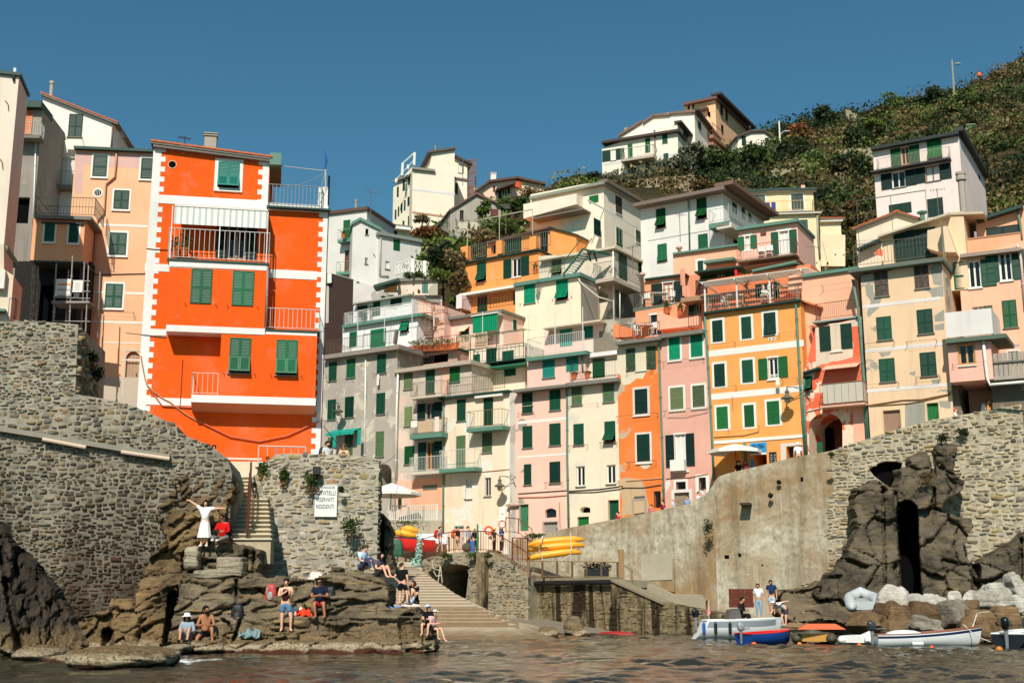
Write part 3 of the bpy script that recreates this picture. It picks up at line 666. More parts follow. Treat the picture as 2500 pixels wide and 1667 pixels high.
# recessed balcony level
o=balc(h,332,992,1072,1034,.95,1.45,.1,DGREEN(),PT(216,208,196,.5,.08,'white_iron'),step=.22,r=.014);h.slab(342,1008,1064,1048,.34,.9,.02,WHITEP(),'balcony_fascia')
h.win(770,745,905,1000,'o','D',.05,PT(196,176,150),sill=False,open_w=.5,frame=PT(170,140,110));
m=MB();f=fr
for x,y0,y1 in ((368,612,1000),(718,715,1000),(1070,655,1040)):a=f.uv(x,y0,.92);b=f.uv(x,y1,.92);m.fbox(f,a[0]-.02,a[0]+.02,b[1],a[1],.9,.94)
m.build('balcony_post',WHITE(),h.root)
a=f.uv(382,612,.95);b=f.uv(1068,652,.95);m=MB();z=(a[1]+b[1])/2;n=46;P=[]
for i in range(n+1):
    u=a[0]+(b[0]-a[0])*i/n;P.append((u,.012 if i % 2 else 0))
for i in range(n):
    m.add([f.w(P[i][0],z,.95+P[i][1]),f.w(P[i+1][0],z,.95+P[i+1][1]),f.w(P[i+1][0],z-.86,.97+P[i+1][1]),f.w(P[i][0],z-.86,.97+P[i][1])],[(3,2,1,0)],1 if i % 3==0 else 0)
m.add([f.w(a[0],z,.95),f.w(b[0],z,.95),f.w(b[0],z+.28,0),f.w(a[0],z+.28,0)],[(0,1,2,3)],0)
m.build('awning',[PT(228,224,212,.9,.04,'awning_cloth',.1),PT(186,190,186,.9,.04,'awning_stripe',.1)],h.root)
m=MB();m.fbox(f,a[0],b[0],z+.0,z+.07,.9,.99);m.build('awning_rail',WHITE(),h.root)
# projecting middle storey (box) and lower box
def box(h,pts,d0,d1,mat,name='projecting_storey'):
    m=MB();m.fpoly(h.fr,[h.fr.uv(*p,d1) for p in pts],d0,d1);return m.build(name,mat,h.root)
V('B');V('B');f=h.fr;a=f.uv(344,1060,.9);b=f.uv(1060,1060,.9);zt=f.uv(700,1070,.9)[1];z1=f.uv(700,1500,.9)[1]
m=MB();m.fbox(f,a[0],b[0],z1,zt,.002,.9);m.build('projecting_storey',RED,h.root)
h.win(500,1076,655,1330,'c','G2',d0=.9,sill=False);h.win(805,1092,963,1346,'c','G2',d0=.9,sill=False)
h.band(162,1048,345,1082,.36,WHITEP(),.022);h.band(1070,1105,1430,1128,.42,WHITEP(),.024);h.pipe([(1066,1060),(1056,1500)],.05,PT(150,130,120),.95)
h.cable([(170,925),(240,932),(360,935)],.02,RUSTM())
V('D');a=f.uv(268,380,.92);b=f.uv(1025,400,.92);za=f.uv(640,368,.92)[1];zb=f.uv(640,416,.92)[1]
m=MB();m.fbox(f,a[0],b[0],zb,za,.002,.93);m.build('storey_ledge',WHITEP(),h.root)
h.band(85,400,270,418,.3,WHITEP(),.022)
o=balc(h,1028,384,1440,402,.9,1.0,.08,DGREEN(),PT(216,208,196,.5,.08,'white_iron'),step=.2,r=.012);h.slab(1030,396,1424,414,.28,.85,.02,WHITEP(),'balcony_fascia')
a=f.uv(680,640,.9);b=f.uv(1418,640,.9);zt=f.uv(1050,425,.9)[1];zb=f.uv(1050,915,.9)[1]
m=MB();m.fbox(f,a[0],b[0],zb,zt,.002,.9);m.build('projecting_storey',RED,h.root)
h.win(752,455,914,722,'p','G2',d0=.9,flap=20,sill=True);h.win(1110,470,1272,738,'p','G2',d0=.9,flap=20,sill=True)
a=f.uv(460,920,.95);b=f.uv(1414,945,.95);zt=f.uv(940,902,.95)[1];zb=f.uv(940,958,.95)[1]
m=MB();m.fbox(f,a[0],b[0],zb,zt,.002,.95);m.build('storey_ledge',WHITEP(),h.root)
m=MB();m.hexa([f.w(a[0],zb-.003,.95),f.w(b[0],zb-.003,.95),f.w(b[0],zb-.3,.002),f.w(a[0],zb-.3,.002),f.w(a[0],zb-.002,.95),f.w(b[0],zb-.002,.95),f.w(b[0],zb-.002,.002),f.w(a[0],zb-.002,.002)]);m.build('ledge_soffit',PL(206,150,110,.2),h.root)
h.rail(462,888,660,892,1.0,.9,PT(216,196,180,.5,.1,'white_iron'),'l',.2,.012);h.band(58,935,462,945,.34,WHITEP(),.022)
for x,y in ((412,190),(648,200),(736,205),(966,215),(708,720),(946,730),(1070,735),(1302,745)):
    m=MB();u,z=f.uv(x,y,.9);m.bar(f.w(u,z,.9),f.w(u,z+.02,1.1),.016);m.build('hook',PT(200,120,80),h.root)
h.cable([(75,590),(120,810),(300,945),(560,1110)],.03,PT(196,130,90),.06,sag=.1);h.cable([(125,820),(240,975),(520,990)],.03,PT(200,110,70),.06)
h.cable([(560,1112),(760,1210),(980,1245),(1200,1200),(1440,1090)],.035,PT(206,100,60),.08);h.band(-40,416,270,448,.04,PT(120,104,90),.05,'cable_bundle',True)
h.cable([(395,620),(380,900),(374,1000)],.015,RUSTM());h.band(735,1374,1000,1384,.08,PT(226,210,190),.03);m=MB();u,z=f.uv(1385,1025);m.fbox(f,u-.12,u+.1,z-.12,z+.12,.02,.15);m.build('meter_box',PT(180,176,168),h.root)
h.finish();u,z=f.uv(1455,800);m=MB();m.tube([f.w(u+.06,22,-.05),f.w(u+.06,f.uv(1455,1340)[1],-.05)],.05,0,8);m.build('drainpipe',PT(60,62,60),h.root)
# things standing on its balconies
def pot_plant(loc,hh,label,leafc=(70,92,40),r=.14,flower=None):
    t=thing('pot_plant',label,'plant',loc);m=MB();m.lathe(loc,[(r*.7,0),(r,r*1.6),(r*1.12,r*1.6),(r*1.12,r*1.9)],0,10);m.build('pot',TERRA(),t)
    g=leaf_cloud([(loc[0],loc[1],loc[2]+r*1.9+hh*.45)],[(r*1.3,r*1.3,hh*.55)],90,.07,3);np_mesh('foliage',g[0],g[1],LEAF(*leafc),t,loc=loc)
    if flower:
        g=leaf_cloud([(loc[0],loc[1]-.03,loc[2]+r*1.9+hh*.5)],[(r*1.3,r*1.3,hh*.5)],25,.05,4);np_mesh('flowers',g[0],g[1],PT(*flower),t,loc=loc)
    return t
PINK=(240,196,168);CREAM=(236,214,176);CREAM2=(240,226,200);GREYW=(216,210,194)
# ---- white houses behind, right of the red-orange one
V('E');h=House('white_corner_house','greyish white house with two small balconies stacked one over the other',FR(320,400,112,-20),[(95,172),(520,112)],8.0,6,PL(216,211,196,.2))
h.slab(85,160,525,106,.3,.25,6,BROWNRF(),'roof_edge',tilt=True);h.chimney(384,35,414,112,.8,PT(160,140,124),cyl=True)
h.win(262,258,336,468,'c','Y',sill=False);h.win(278,588,352,820,'c','BR',sill=False,label='dark brown screened door')
for y in (462,818):balc(h,200 if y<500 else 186,y,416 if y<500 else 388,y+2,.9,1.0,.24,VERDI(),PT(150,170,140,.6,.1,'pale_green_iron'),step=.35)
h.patch([(440,440),(540,465),(540,470),(440,445)],VERDI(),'ledge',.05);h.finish()
h=House('white_gabled_wing','greyish white gabled wing with tiny windows beside the stacked balconies',FR(500,500,109,12),[(365,282),(447,232),(662,345)],8.0,4,PL(218,213,198,.18))
h.slab(352,275,447,225,.28,.25,4,VERDI(),'roof_edge',tilt=True);h.slab(447,225,676,338,.28,.25,4,VERDI(),'roof_edge',tilt=True)
h.win(503,350,535,418,'x');h.win(497,668,528,738,'g',frame=WHITE());h.cable([(590,625),(610,660)],.03,IRON());h.finish()
h=House('white_long_house','long greyish white house with one green shuttered window under a grey roof edge',FR(850,500,110,32),[(655,398),(1112,482)],8.0,6,PL(217,212,197,.18))
h.slab(648,380,1125,468,.3,.3,6,PT(128,134,124),'roof_edge',tilt=True);h.pipe([(672,410),(660,860),(755,870)],.06,PT(170,166,152),.1)
h.win(808,472,877,588,'c','Y',sill=False);h.win(720,706,765,792,'g',curtain=True,frame=WHITE());h.win(908,736,974,782,'c','Y',sill=False)
h.patch([(1075,730),(1110,700),(1110,850),(1070,850)],PL(224,218,202),'step_wall',.02);h.finish()
h=House('small_pale_house','small pale house with a rolled awning, squeezed behind the long white house',FR(800,340,119,10),[(580,280),(1015,330)],(800,700),6,PL(226,214,190,.2))
h.slab(575,272,1020,322,.2,.2,6,SLATEGREY(),'roof_edge',tilt=True);h.slab(755,312,1000,340,.25,.8,.02,WHITE(),'awning_box',tilt=True);h.win(776,365,850,420,'x',sill=False);h.finish()
t=thing('balustrade','white openwork balustrade on the slope below the long white house','balustrade',at(1000,870,106.5));m=MB()
for (x0,y0),(x1,y1) in (((830,855),(1010,800)),((1010,800),(1030,800)),((1030,815),(1195,845))):
    a,b=at(x0,y0,106.5),at(x1,y1,106.5);n=max(2,int((b-a).length/.3));up=Vector((0,0,1))
    m.bar(a,b,.05);m.bar(a+up*1.0,b+up*1.0,.06)
    for i in range(n):
        p,q_=a.lerp(b,i/n),a.lerp(b,(i+1)/n);m.bar(p,q_+up*1.0,.03);m.bar(q_,p+up*1.0,.03);m.bar(p,p+up,.035)
m.build('openwork',WHITE(),t)
for x,y in ((1020,810),(1150,835)):m=MB();p=at(x,y,106.5);m.box(p-Vector((.15,.15,.3)),p+Vector((.15,.15,1.1)));m.build('pier',WHITE(),t)
# ---- brown slate wall
h=House('slate_clad_house','windowless house side clad in dark brown slate, right of the red-orange house',FR(200,1000,104,20),[(60,838),(125,838),(372,908)],2.0,5,PT(62,44,36,.9,.2,'brown_slate'))
h.slab(120,832,376,902,.08,.06,5,PT(160,150,138),'roof_edge',tilt=True);h.patch([(80,850),(124,848),(124,950),(80,955)],WHITE(),'white_box',.3);h.patch([(72,980),(102,975),(98,1380),(66,1385)],PL(200,190,176),'white_strip',.05);h.finish()
h=House('worn_white_house','house with worn whitewash and a slanting parapet, above the white terrace house',FR(500,1020,108,20),[(300,890),(372,912),(700,1012),(880,1058)],8.0,5,PL(222,214,200,.5,.35,(176,170,160)))
h.win(410,905,425,930,'x');h.finish()
h=House('pink_cottage','low cottage with flaking pinkish walls and one turquoise shuttered window',FR(1100,1000,107,-4),[(860,905),(1295,888)],8.0,5,PL(232,206,180,.6,.4,(170,160,140)))
h.slab(840,892,1310,872,.3,.3,5,SLATEGREY(),'roof_edge',tilt=True);h.win(1122,940,1186,1052,'c','T',sill=False)
h.slab(590,965,860,890,.25,1.2,.3,DGREEN(),'roof_wing',tilt=True);h.patch([(720,990),(850,955),(850,1050),(700,1050)],PL(206,150,90),'ochre_wall',.02);h.finish()
h=House('garage_shed','low shed with a corrugated grey roof and a grey roller shutter',FR(1170,1120,105,0),[(1000,1085),(1340,1080)],8.0,4,PL(226,216,202,.3))
m=MB();P=[];a=h.fr.uv(995,1062,.3);b=h.fr.uv(1345,1062,.3)
for i in range(61):u=a[0]+(b[0]-a[0])*i/60;P.append([h.fr.w(u,a[1]-.15+.03*(i % 2),.35),h.fr.w(u,a[1]+.1+.03*(i % 2),-2)])
m.grid(P,0,True);h.part('roof',m,PT(150,146,138));m=MB();u0,u1,z0,z1=h.rect(1165,1090,1325,1165)
for i in range(10):m.fbox(h.fr,u0,u1,z0+(z1-z0)*i/10,z0+(z1-z0)*(i+.85)/10,.005,.03)
h.part('roller_shutter',m,PT(150,142,128));h.finish()
# ---- white terrace house above the grey house
fr=ROW(930,3.0);h=House('white_terrace_house','white terrace house with long white railings on two levels',fr,[(255,1432),(1075,1290)],(600,1900),4,PL(232,228,216,.15))
h.slab(245,1412,1122,1262,.24,.35,4,VERDI(),'terrace_edge');h.rail(268,1410,1062,1275,1.0,.3,WRAIL(),'l',.16,.016,back=-2)
h.win(330,1480,408,1640,'c','G3',sill=False);h.win(560,1448,725,1640,'c','G3',sill=False);h.win(893,1362,978,1478,'p','G3',flap=20,leaves=2)
pergola(h,412,1640,1010,1530,2.9,1.6,WRAIL(),3);h.finish()
h=House('white_attic_house','white upper floor set back on the terrace, with dark green shutters',ROW(930,6.0),[(372,1200),(1015,1082)],(700,1500),4,PL(234,230,218,.15))
h.slab(362,1172,985,1050,.12,.5,4,PT(170,164,150),'roof',tilt=False);h.win(415,1195,524,1400,'c','D',sill=False);h.win(530,1180,582,1380,'g',sill=False,frame=WHITE());h.win(590,1150,664,1300,'c','G1',sill=False);h.win(780,1110,900,1190,'c','G1',sill=False);h.finish()
# ---- tall grey house
V('F');fr=ROW(880,0.0);h=House('grey_house','tall bare grey rendered house with dark green shutters and a teal awning at street level',fr,[(42,392),(745,282)],4.0,6,PL(174,164,146,.7,.35,(196,186,166)))
h.slab(30,352,762,226,.34,.55,5,PT(140,130,116,.85,.2,'stained_ledge'),'cornice');h.rail(48,330,722,218,1.0,.3,PT(110,84,70),'l',.17,.012,back=-3);h.patch([(742,108),(760,105),(742,240),(725,240)],SLATEGREY(),'parapet_end',.3)
for r_,c in (((92,408,164,586),'G2'),((262,378,343,556),'G2'),((553,332,637,516),'G1'),((80,766,157,958),'G2'),((246,738,328,936),'G1'),((546,703,628,906),'G1'),((80,1126,130,1302),'F'),((244,1102,318,1300),'F'),((540,1070,616,1312),'F')):h.win(*r_,'c',c)
h.pipe([(443,312),(428,1440)],.06,WHITE(),.08);h.pipe([(752,500),(738,900),(728,1500)],.08,WHITE(),.1)
for a in ((80,600,330,570),(60,975,345,945),(530,525,650,505),(525,912,660,885)):h.lines(*a,.35,1,PT(90,80,68))
awning(h,135,1062,402,1030,.35,.9,PT(36,150,130,.85,.05,'teal_cloth',.1))
f=h.fr
for x,y0,y1 in ((145,1090,1220),(383,1050,1200)):
    m=MB();a=f.uv(x,y0,.9);b=f.uv(x,y1,.9);m.fbox(f,a[0]-.16,a[0]+.16,b[1],a[1],.9,.92);h.part('awning_side',m,PT(36,150,130,.85,.05,'teal_cloth',.1))
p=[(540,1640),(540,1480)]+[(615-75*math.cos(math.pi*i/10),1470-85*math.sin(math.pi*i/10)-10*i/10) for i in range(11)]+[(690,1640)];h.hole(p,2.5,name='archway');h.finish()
m=MB();a=fr.uv(559,525,.3);b=fr.uv(559,628,.3);m.fbox(fr,a[0]-.1,a[0]+.12,b[1],a[1],.28,.31);tag(m.build('towel',WHITE()),'white towel hanging below a window of the grey house','towel')
def lantern(fr,x,y,arm,label,name='wall_lantern',mat=None):     # bracket from the wall to a hanging street lantern; (x,y): lamp head centre
    u,z=fr.uv(x,y,.9);t=thing(name,label,'lamp',fr.w(u+arm,z,0));k=PT(96,92,84,.5,.2,'lamp_metal')
    m=MB();m.tube([fr.w(u+arm,z-.6,.03),fr.w(u+arm,z+.75,.03)],.03);m.tube([fr.w(u+arm,z-.3,.03),fr.w(u+arm*.8,z+.4,.3),fr.w(u+arm*.3,z+.62,.7),fr.w(u,z+.62,.9)],.025);m.tube([fr.w(u+arm,z+.6,.03),fr.w(u,z+.64,.9)],.02);m.build('bracket',k,t)
    m=MB();m.lathe(fr.w(u,z-.12,.9),[(.42,0),(.36,.07),(.14,.22),(.1,.36),(.16,.42),(.06,.55),(.03,.75)],0,14);m.build('shade',k,t,True)
    m=MB();m.ball(fr.w(u,z-.2,.9),(.2,.2,.26));m.build('globe',PT(190,176,150,.2,.05,'lamp_glass',.5),t,True);return t
lantern(fr,180,868,-1.35,'street lantern on a bracket in front of the grey house')
# ---- narrow patchy house with four balconies
V('H');fr=ROW(1020,.25);h=House('patchy_house','narrow house with patchy pink and grey plaster and balconies one above the other',fr,[(25,925),(860,800)],4.0,6,PL(222,196,172,.6,.55,(190,178,160),2.0))
h.slab(10,898,852,800,.3,.5,3,PT(176,162,142,.9,.2,'stained_ledge'),'terrace_edge')
h.rail(58,868,440,830,1.15,.35,PT(66,60,56),'l',.16,.011,back=-2)
h.win(120,935,214,1120,'c','L');h.win(358,906,455,1180,'c','G2',sill=False);balc(h,190,1206,530,1172,.95,1.05,.16,PT(200,186,164),PT(150,132,112,.6,.2,'thin_iron'))
h.win(126,1312,208,1522,'c','L');h.win(620,868,728,1040,'c','Y',.0)
h.patch([(470,870),(620,850),(620,1000),(600,1190),(550,1210),(545,1000)],PL(240,190,160,.3),'salmon_plaster_patch',.01);h.pipe([(52,925),(42,1500),(30,2170)],.07,WHITE(),.1)
V('I');h.win(355,150,445,330,'o','D',sill=False,open_w=.75,frame=PT(150,140,124));balc(h,185,494,528,470,.95,1.1,.34,VERDI(),PT(130,104,84,.6,.2,'brown_iron'))
h.win(126,622,228,820,'c','Y');h.win(362,576,445,880,'o','D',sill=False,open_w=.75,frame=PT(190,120,50,.5,.2,'orange_wood'));balc(h,178,908,532,875,.95,1.05,.24,PT(196,184,166),WRAIL())
h.patch([(200,985),(535,965),(535,1320),(198,1320)],PL(236,172,134,.3),'salmon_ground_floor',.012);h.win(340,1132,416,1262,'x',sill=False);h.patch([(325,1050),(482,1040),(482,1095),(325,1105)],PT(104,104,88),'grey_shutter_board',.03)
h.win(95,1155,170,1300,'o','G1',sill=False,side='l',frame=WHITE());h.patch([(0,1000),(195,985),(195,1320),(0,1320)],PL(240,188,156,.3),'peach_ground_floor',.008);h.finish()
f=h.fr
for nm,lab,pts,mt,d in (('hanging_shirt','white shirt drying on the second balcony of the patchy house',(192,345,262,415),WHITE(),1.0),('reed_screen','pale reed screen tied to the balcony of the patchy house',(268,350,430,468),PT(190,164,130,.9,.2,'reed'),.93),('hanging_cloth','long pale cloth hanging over the balcony corner of the patchy house',(452,300,500,460),PT(224,206,190,.9,.1,'cloth'),1.0),('ac_unit','dark air conditioner box on the top balcony of the patchy house',(360,40,440,70),PT(70,68,66),.6)):
    u0,u1,z0,z1=h.rect(*pts,d);m=MB();m.fbox(f,u0,u1,z0,z1,d-.02 if nm != 'ac_unit' else d-.3,d);tag(m.build(nm,mt),lab,nm.split('_')[-1] if nm != 'ac_unit' else 'air conditioner')
# ---- pink terraces above (spiral stair, planters)
V('H');fr=ROW(1130,6.0);h=House('pink_terrace_house','pink terrace house with a green blind, flower boxes and a spiral stair',fr,[(470,372),(1205,262)],(800,1000),4,PL(240,200,176,.3,.1))
h.slab(478,352,1192,240,.22,.5,4,SLATEGREY(),'roof_edge');h.win(486,384,616,590,'c','V',sill=False,leaves=2);h.win(745,465,830,600,'c','G2',sill=False)
awning(h,735,440,838,425,.5,.7,PT(230,190,160,.9,.05,'pink_cloth',.1),val=.05)
f=h.fr;u0,u1,z0,z1=h.rect(870,312,1140,498,.9);m=MB();P=[]
for i in range(25):u=u0+(u1-u0)*i/24;P.append([f.w(u,z0+.05,.9+.05*(i % 2)),f.w(u,z1+.02,.9+.05*(i % 2))])
m.grid(P,0,True);m.build('green_blind',PT(10,130,90,.8,.08,'green_cloth',.15),h.root);m=MB();m.bar(f.w(u0+(u1-u0)*.42,z0,.97),f.w(u0+(u1-u0)*.42,z1+.3,.97),.03);m.fbox(f,u0-.1,u1+.1,z1+.02,z1+.1,.02,1.05);h.part('blind_frame',m,WHITE())
h.slab(690,690,1030,650,.12,1.2,.5,PT(200,184,158),'terrace_edge');h.rail(695,680,1025,645,1.05,1.15,PT(222,200,164,.7,.1,'cream_iron'),'l',.13,.022,belly=.12)
r=h.right();h.win(1308,362,1342,470,'g',sur=.08,fr=r,sill=False,frame=SHUT('G2'));h.finish()
h=House('salmon_stair_house','plain salmon pink wall beside the spiral stair',ROW(1050,5.0),[(270,148),(420,186),(560,215)],(400,1000),3,PL(238,192,166,.3));h.slab(262,140,425,182,.06,.05,3,PT(196,140,110),'coping',tilt=True)
h.rail(415,300,555,300,.95,.5,RUSTM(),'lr',.15,.012);h.patch([(270,300),(270,530),(230,520),(230,320)],PL(232,228,218),'white_side',.01);h.finish()
t=thing('spiral_stair','rusty spiral stair between the pink terraces','stair',at(450,600,95.5));c0,c1=at(445,610,95.5),at(445,270,95.5);m=MB();m.tube([c0,c1],.06);m.build('post',PT(226,196,176),t);m=MB();n=14;hp=[]
for i in range(n):
    z=c0.z+(c1.z-c0.z)*(i+.5)/n;a=2*math.pi*i/n*1.4+1.2;d=Vector((math.cos(a),math.sin(a),0));e=Vector((-math.sin(a),math.cos(a),0));o=Vector((c0.x,c0.y,z))
    m.hexa([o-e*.04-Vector((0,0,.03)),o+d*.85-e*.17-Vector((0,0,.03)),o+d*.85+e*.17-Vector((0,0,.03)),o+e*.04-Vector((0,0,.03)),o-e*.04,o+d*.85-e*.17,o+d*.85+e*.17,o+e*.04]);hp.append(o+d*.85+Vector((0,0,.95)))
m.build('steps',PT(200,150,126,.8,.2,'rust_pink_iron'),t);m=MB();m.tube(hp,.025);[m.bar(p,p-Vector((0,0,.95)),.012) for p in hp];m.build('railing',PT(190,130,100),t)
# terrace with planters in front
V('H');h=House('planter_terrace','open terrace with a row of terracotta flower boxes over a dark store',ROW(1090,3.0),[(205,712),(700,690)],(400,1000),3,PL(190,150,130,.5,.2));h.slab(195,705,690,678,.12,.3,3,DGREEN(),'terrace_edge');h.rail(205,700,690,676,.95,.25,RUSTM(),'lr',.16,.011,back=-1.5);h.win(240,740,600,840,'x',sill=False);h.finish()
f=h.fr
for i in range(8):
    x=212+i*58;t=None;u,z=f.uv(x+26,703-3.4*i-(0 if i else 0),.45);m=MB();m.fbox(f,u-.5,u+.5,z-.05,z+.4,.3,.62);loc=f.w(u,z,.45)
    t=thing('flower_box',('leftmost ' if i==0 else 'rightmost ' if i==7 else '')+'terracotta flower box on the rail of the terrace below the spiral stair','planter',loc,'flower boxes along the terrace rail');m.build('box',TERRA(),t)
    g=leaf_cloud([tuple(f.w(u,z+.55,.45))],[(.55,.3,.3+.12*(i % 3))],60,.08,i+11);np_mesh('foliage',g[0],g[1],LEAF(92,100,48),t,loc=loc)
# ---- cream terraces with green frame
h=House('cream_terrace_house','cream upper storeys with green railings between the patchy and the pink house',ROW(1180,3.2),[(830,700),(1440,620)],(1000,1300),3.5,PL(236,214,184,.35))
h.win(1195,700,1318,812,'c','G1',sill=False);h.win(1020,672,1130,850,'c','G1',sill=False);h.win(1215,880,1340,975,'c','G2',sill=False);h.win(922,916,1040,1145,'c','G2',sill=False);h.win(880,740,950,850,'c','G1',sill=False)
h.slab(745,912,1470,822,.12,1.1,.02,PT(40,110,84),'green_canopy');h.rail(845,850,1425,760,1.1,1.0,GRAIL(),'lr',.35,.014);h.slab(845,855,1425,765,.1,1.05,.02,DGREEN(),'terrace_edge');pergola(h,845,745,1425,655,1.4,1.0,GRAIL(),3,'green_frame')
h.lines(880,900,1200,860,.9,2,GRAIL());h.finish()
h=House('cream_balcony_house','cream house with two balconies beside the white street sign',ROW(1150,.1),[(548,1232),(1262,1120)],4.0,6,PL(236,214,180,.5,.32,(222,214,198),4.0))
h.slab(492,1226,1252,1106,.16,.4,3,DGREEN(),'gutter');h.rail(592,1190,1218,1098,1.15,.3,GRAIL(),'l',.2,.011,back=-2);h.win(700,1232,793,1466,'c','G1');h.win(992,1192,1092,1512,'c','G1',sill=False)
h.slab(888,1196,1190,1150,.2,.35,.02,WHITE(),'awning_box');h.pipe([(548,1240),(552,1500),(548,2100),(545,2690)],.07,VERDI(),.1)
V('I');balc(h,806,426,1190,392,1.0,1.2,.28,VERDI(),PT(150,124,84,.6,.2,'brown_iron'),step=.3);h.win(692,508,790,860,'c','F',sill=False);balc(h,505,876,888,846,.95,1.35,.26,VERDI(),WRAIL(),step=.14)
h.win(976,478,1080,692,'c','F');h.win(792,985,860,1198,'g',sur=.0,frame=WHITE(),curtain=True);h.win(1000,965,1068,1168,'g',frame=PT(190,180,166));h.cable([(560,920),(880,910),(1290,872)],.03,PT(190,150,110))
h.door(672,1497,770,1760,PT(120,156,126,.7,.2,'pale_green_door',wear=.5),.06,PT(190,178,156));h.win(770,985,795,1195,'c',WHITE(),leaves=1,sill=False)
h.patch([(1225,60),(1275,50),(1290,1250),(1230,1260)],PL(238,224,198,.3),'corner_strip',.02);h.finish()
lantern(h.fr,1165,1045,.9,'small street lantern on the cream house above the crowd')
h=House('grey_pilaster','bare grey plaster strip of wall at the corner of the cream and pink houses',ROW(1255,.0),[(1276,40),(1385,20)],4.0,5,PL(206,196,178,.7,.4,(170,160,146)));h.slab(1232,1265,1365,1255,.1,.25,.02,PT(176,140,116),'ledge');h.finish()
# ---- orange house on the second tier
V('G');fr=ROW(1260,13.0);h=House('orange_terrace_house','bright orange house with a railed roof terrace, in the middle of the village',fr,[(680,1072),(1345,990)],(1000,1700),5,PL(244,158,86,.2))
h.slab(672,1066,1340,978,.14,.3,5,DGREEN(),'terrace_edge');h.rail(690,1052,1440,960,1.3,.2,PT(120,120,104,.5,.1,'pale_grey_iron'),'',.22,.02)
for a in ((680,948,740,1062),(982,898,1030,1012),(1268,862,1322,975)):u0,u1,z0,z1=h.rect(*a,.2);m=MB();m.fbox(h.fr,u0,u1,z0,z1,-.3,.25);m.build('pier',PL(244,158,86,.2),h.root)
h.win(818,1082,895,1246,'p','G1',flap=28);h.win(1115,1045,1190,1205,'o','G1',open_w=.85,sur=.06)
h.slab(662,1340,1140,1282,.22,.9,.02,WHITE(),'awning_roll');h.win(822,1366,905,1500,'c','G1',sill=False);h.win(1128,1330,1148,1440,'c','G1',leaves=1,sill=False)
h.rail(672,1500,930,1478,1.1,1.4,RUSTM(),'l',.3,.016,belly=.14);h.rail(930,1478,1140,1440,1.05,1.4,RUSTM(),'r',.3,.016);pergola(h,735,945,1290,860,2.3,.1,PT(200,190,160),3,r=.03)
h.patch([(725,1390),(770,1385),(770,1500),(722,1505)],PL(236,214,204),'pink_pier',1.5);h.lines(800,1265,1000,1240,.4,1);h.finish()
h=House('orange_penthouse','orange penthouse wall behind the railed terrace',ROW(1340,17.0),[(902,918),(1425,785),(1660,850)],(1200,1250),4,PL(245,157,84,.2));h.slab(895,905,1430,778,.16,.4,4,BROWNRF(),'roof',tilt=True);h.slab(1425,775,1665,840,.12,.2,4,DGREEN(),'roof',tilt=True)
h.win(1030,868,1195,1000,'c','G1',sill=False);h.win(935,925,980,1010,'x',sill=False);h.win(1352,815,1420,1000,'g',frame=IRON(),sill=False);h.finish()
# ---- tall cream block below the big cream house, with the green stair
V('J');fr=ROW(1340,9.0);h=House('cream_tower_house','tall plain cream house front with two bright green shuttered windows',fr,[(78,410),(772,318)],(400,1200),3.0,PL(242,224,188,.25,.08,(230,222,206)))
h.slab(58,392,768,284,.3,.35,3,VERDI(),'cornice');h.win(174,420,291,612,'c','V');h.win(515,368,640,574,'p','V',flap=30);h.rail(150,330,600,255,1.1,.1,IRON(),'',.15,.012)
r=h.right();m=MB();P=[r.uv(775,290),r.uv(985,560),r.uv(985,900),r.uv(775,800)];m.fpoly(r,[(0.0,P[0][1]),(2.9,P[0][1]-1),(2.9,P[3][1]-2),(0.0,P[3][1]-1)],.001,.012);m.build('bare_plaster_patch',PL(168,158,138,.8,.3),h.root);h.pipe([(745,325),(770,390),(960,545),(1110,590)],.06,PT(210,196,170),.1,fr=Frame(h.fr.w(h.u1,0,0),-5))
for x,y in ((325,597),(480,575),(680,545),(135,620)):u,z=h.fr.uv(x,y);m=MB();m.bar(h.fr.w(u,z,0),h.fr.w(u,z,.18),.03);m.build('hook',RUSTM(),h.root)
h.finish()
V('J');t=thing('green_stair','short green iron stair up to the cream balcony','stair',at(600,300,95.6));A,B=at(592,300,95.4),at(800,30,95.9);m=MB();side=Vector((.75,.55,0))
for s_ in (0,1):m.bar(A+side*s_,B+side*s_,.09);m.bar(A+side*s_+Vector((0,0,1)),B+side*s_+Vector((0,0,1)),.04)
m.build('stringer',PT(10,84,60),t);m=MB()
for i in range(11):p=A.lerp(B,(i+.5)/11);m.hexa([p-Vector((.13,0,.02)),p-Vector((.13,0,.02))+side,p+Vector((.13,0,-.02))+side,p+Vector((.13,0,-.02)),p-Vector((.13,0,-.02)),p-Vector((.13,0,-.02))+side,p+Vector((.13,0,.02))+side,p+Vector((.13,0,.02))])
m.build('steps',PT(200,196,186),t);m=MB();C=at(955,40,96.1);m.hexa([B-Vector((0,0,.15)),C-Vector((0,0,.3)),C-Vector((0,0,.3))+side*1.4,B-Vector((0,0,.15))+side*1.4,B,C-Vector((0,0,.12)),C-Vector((0,0,.12))+side*1.4,B+side*1.4]);m.bar(at(850,60,96.2),at(880,165,96.8),.08);m.bar(at(905,45,96.2),at(945,165,96.8),.08);m.build('landing',PT(8,66,48),t)
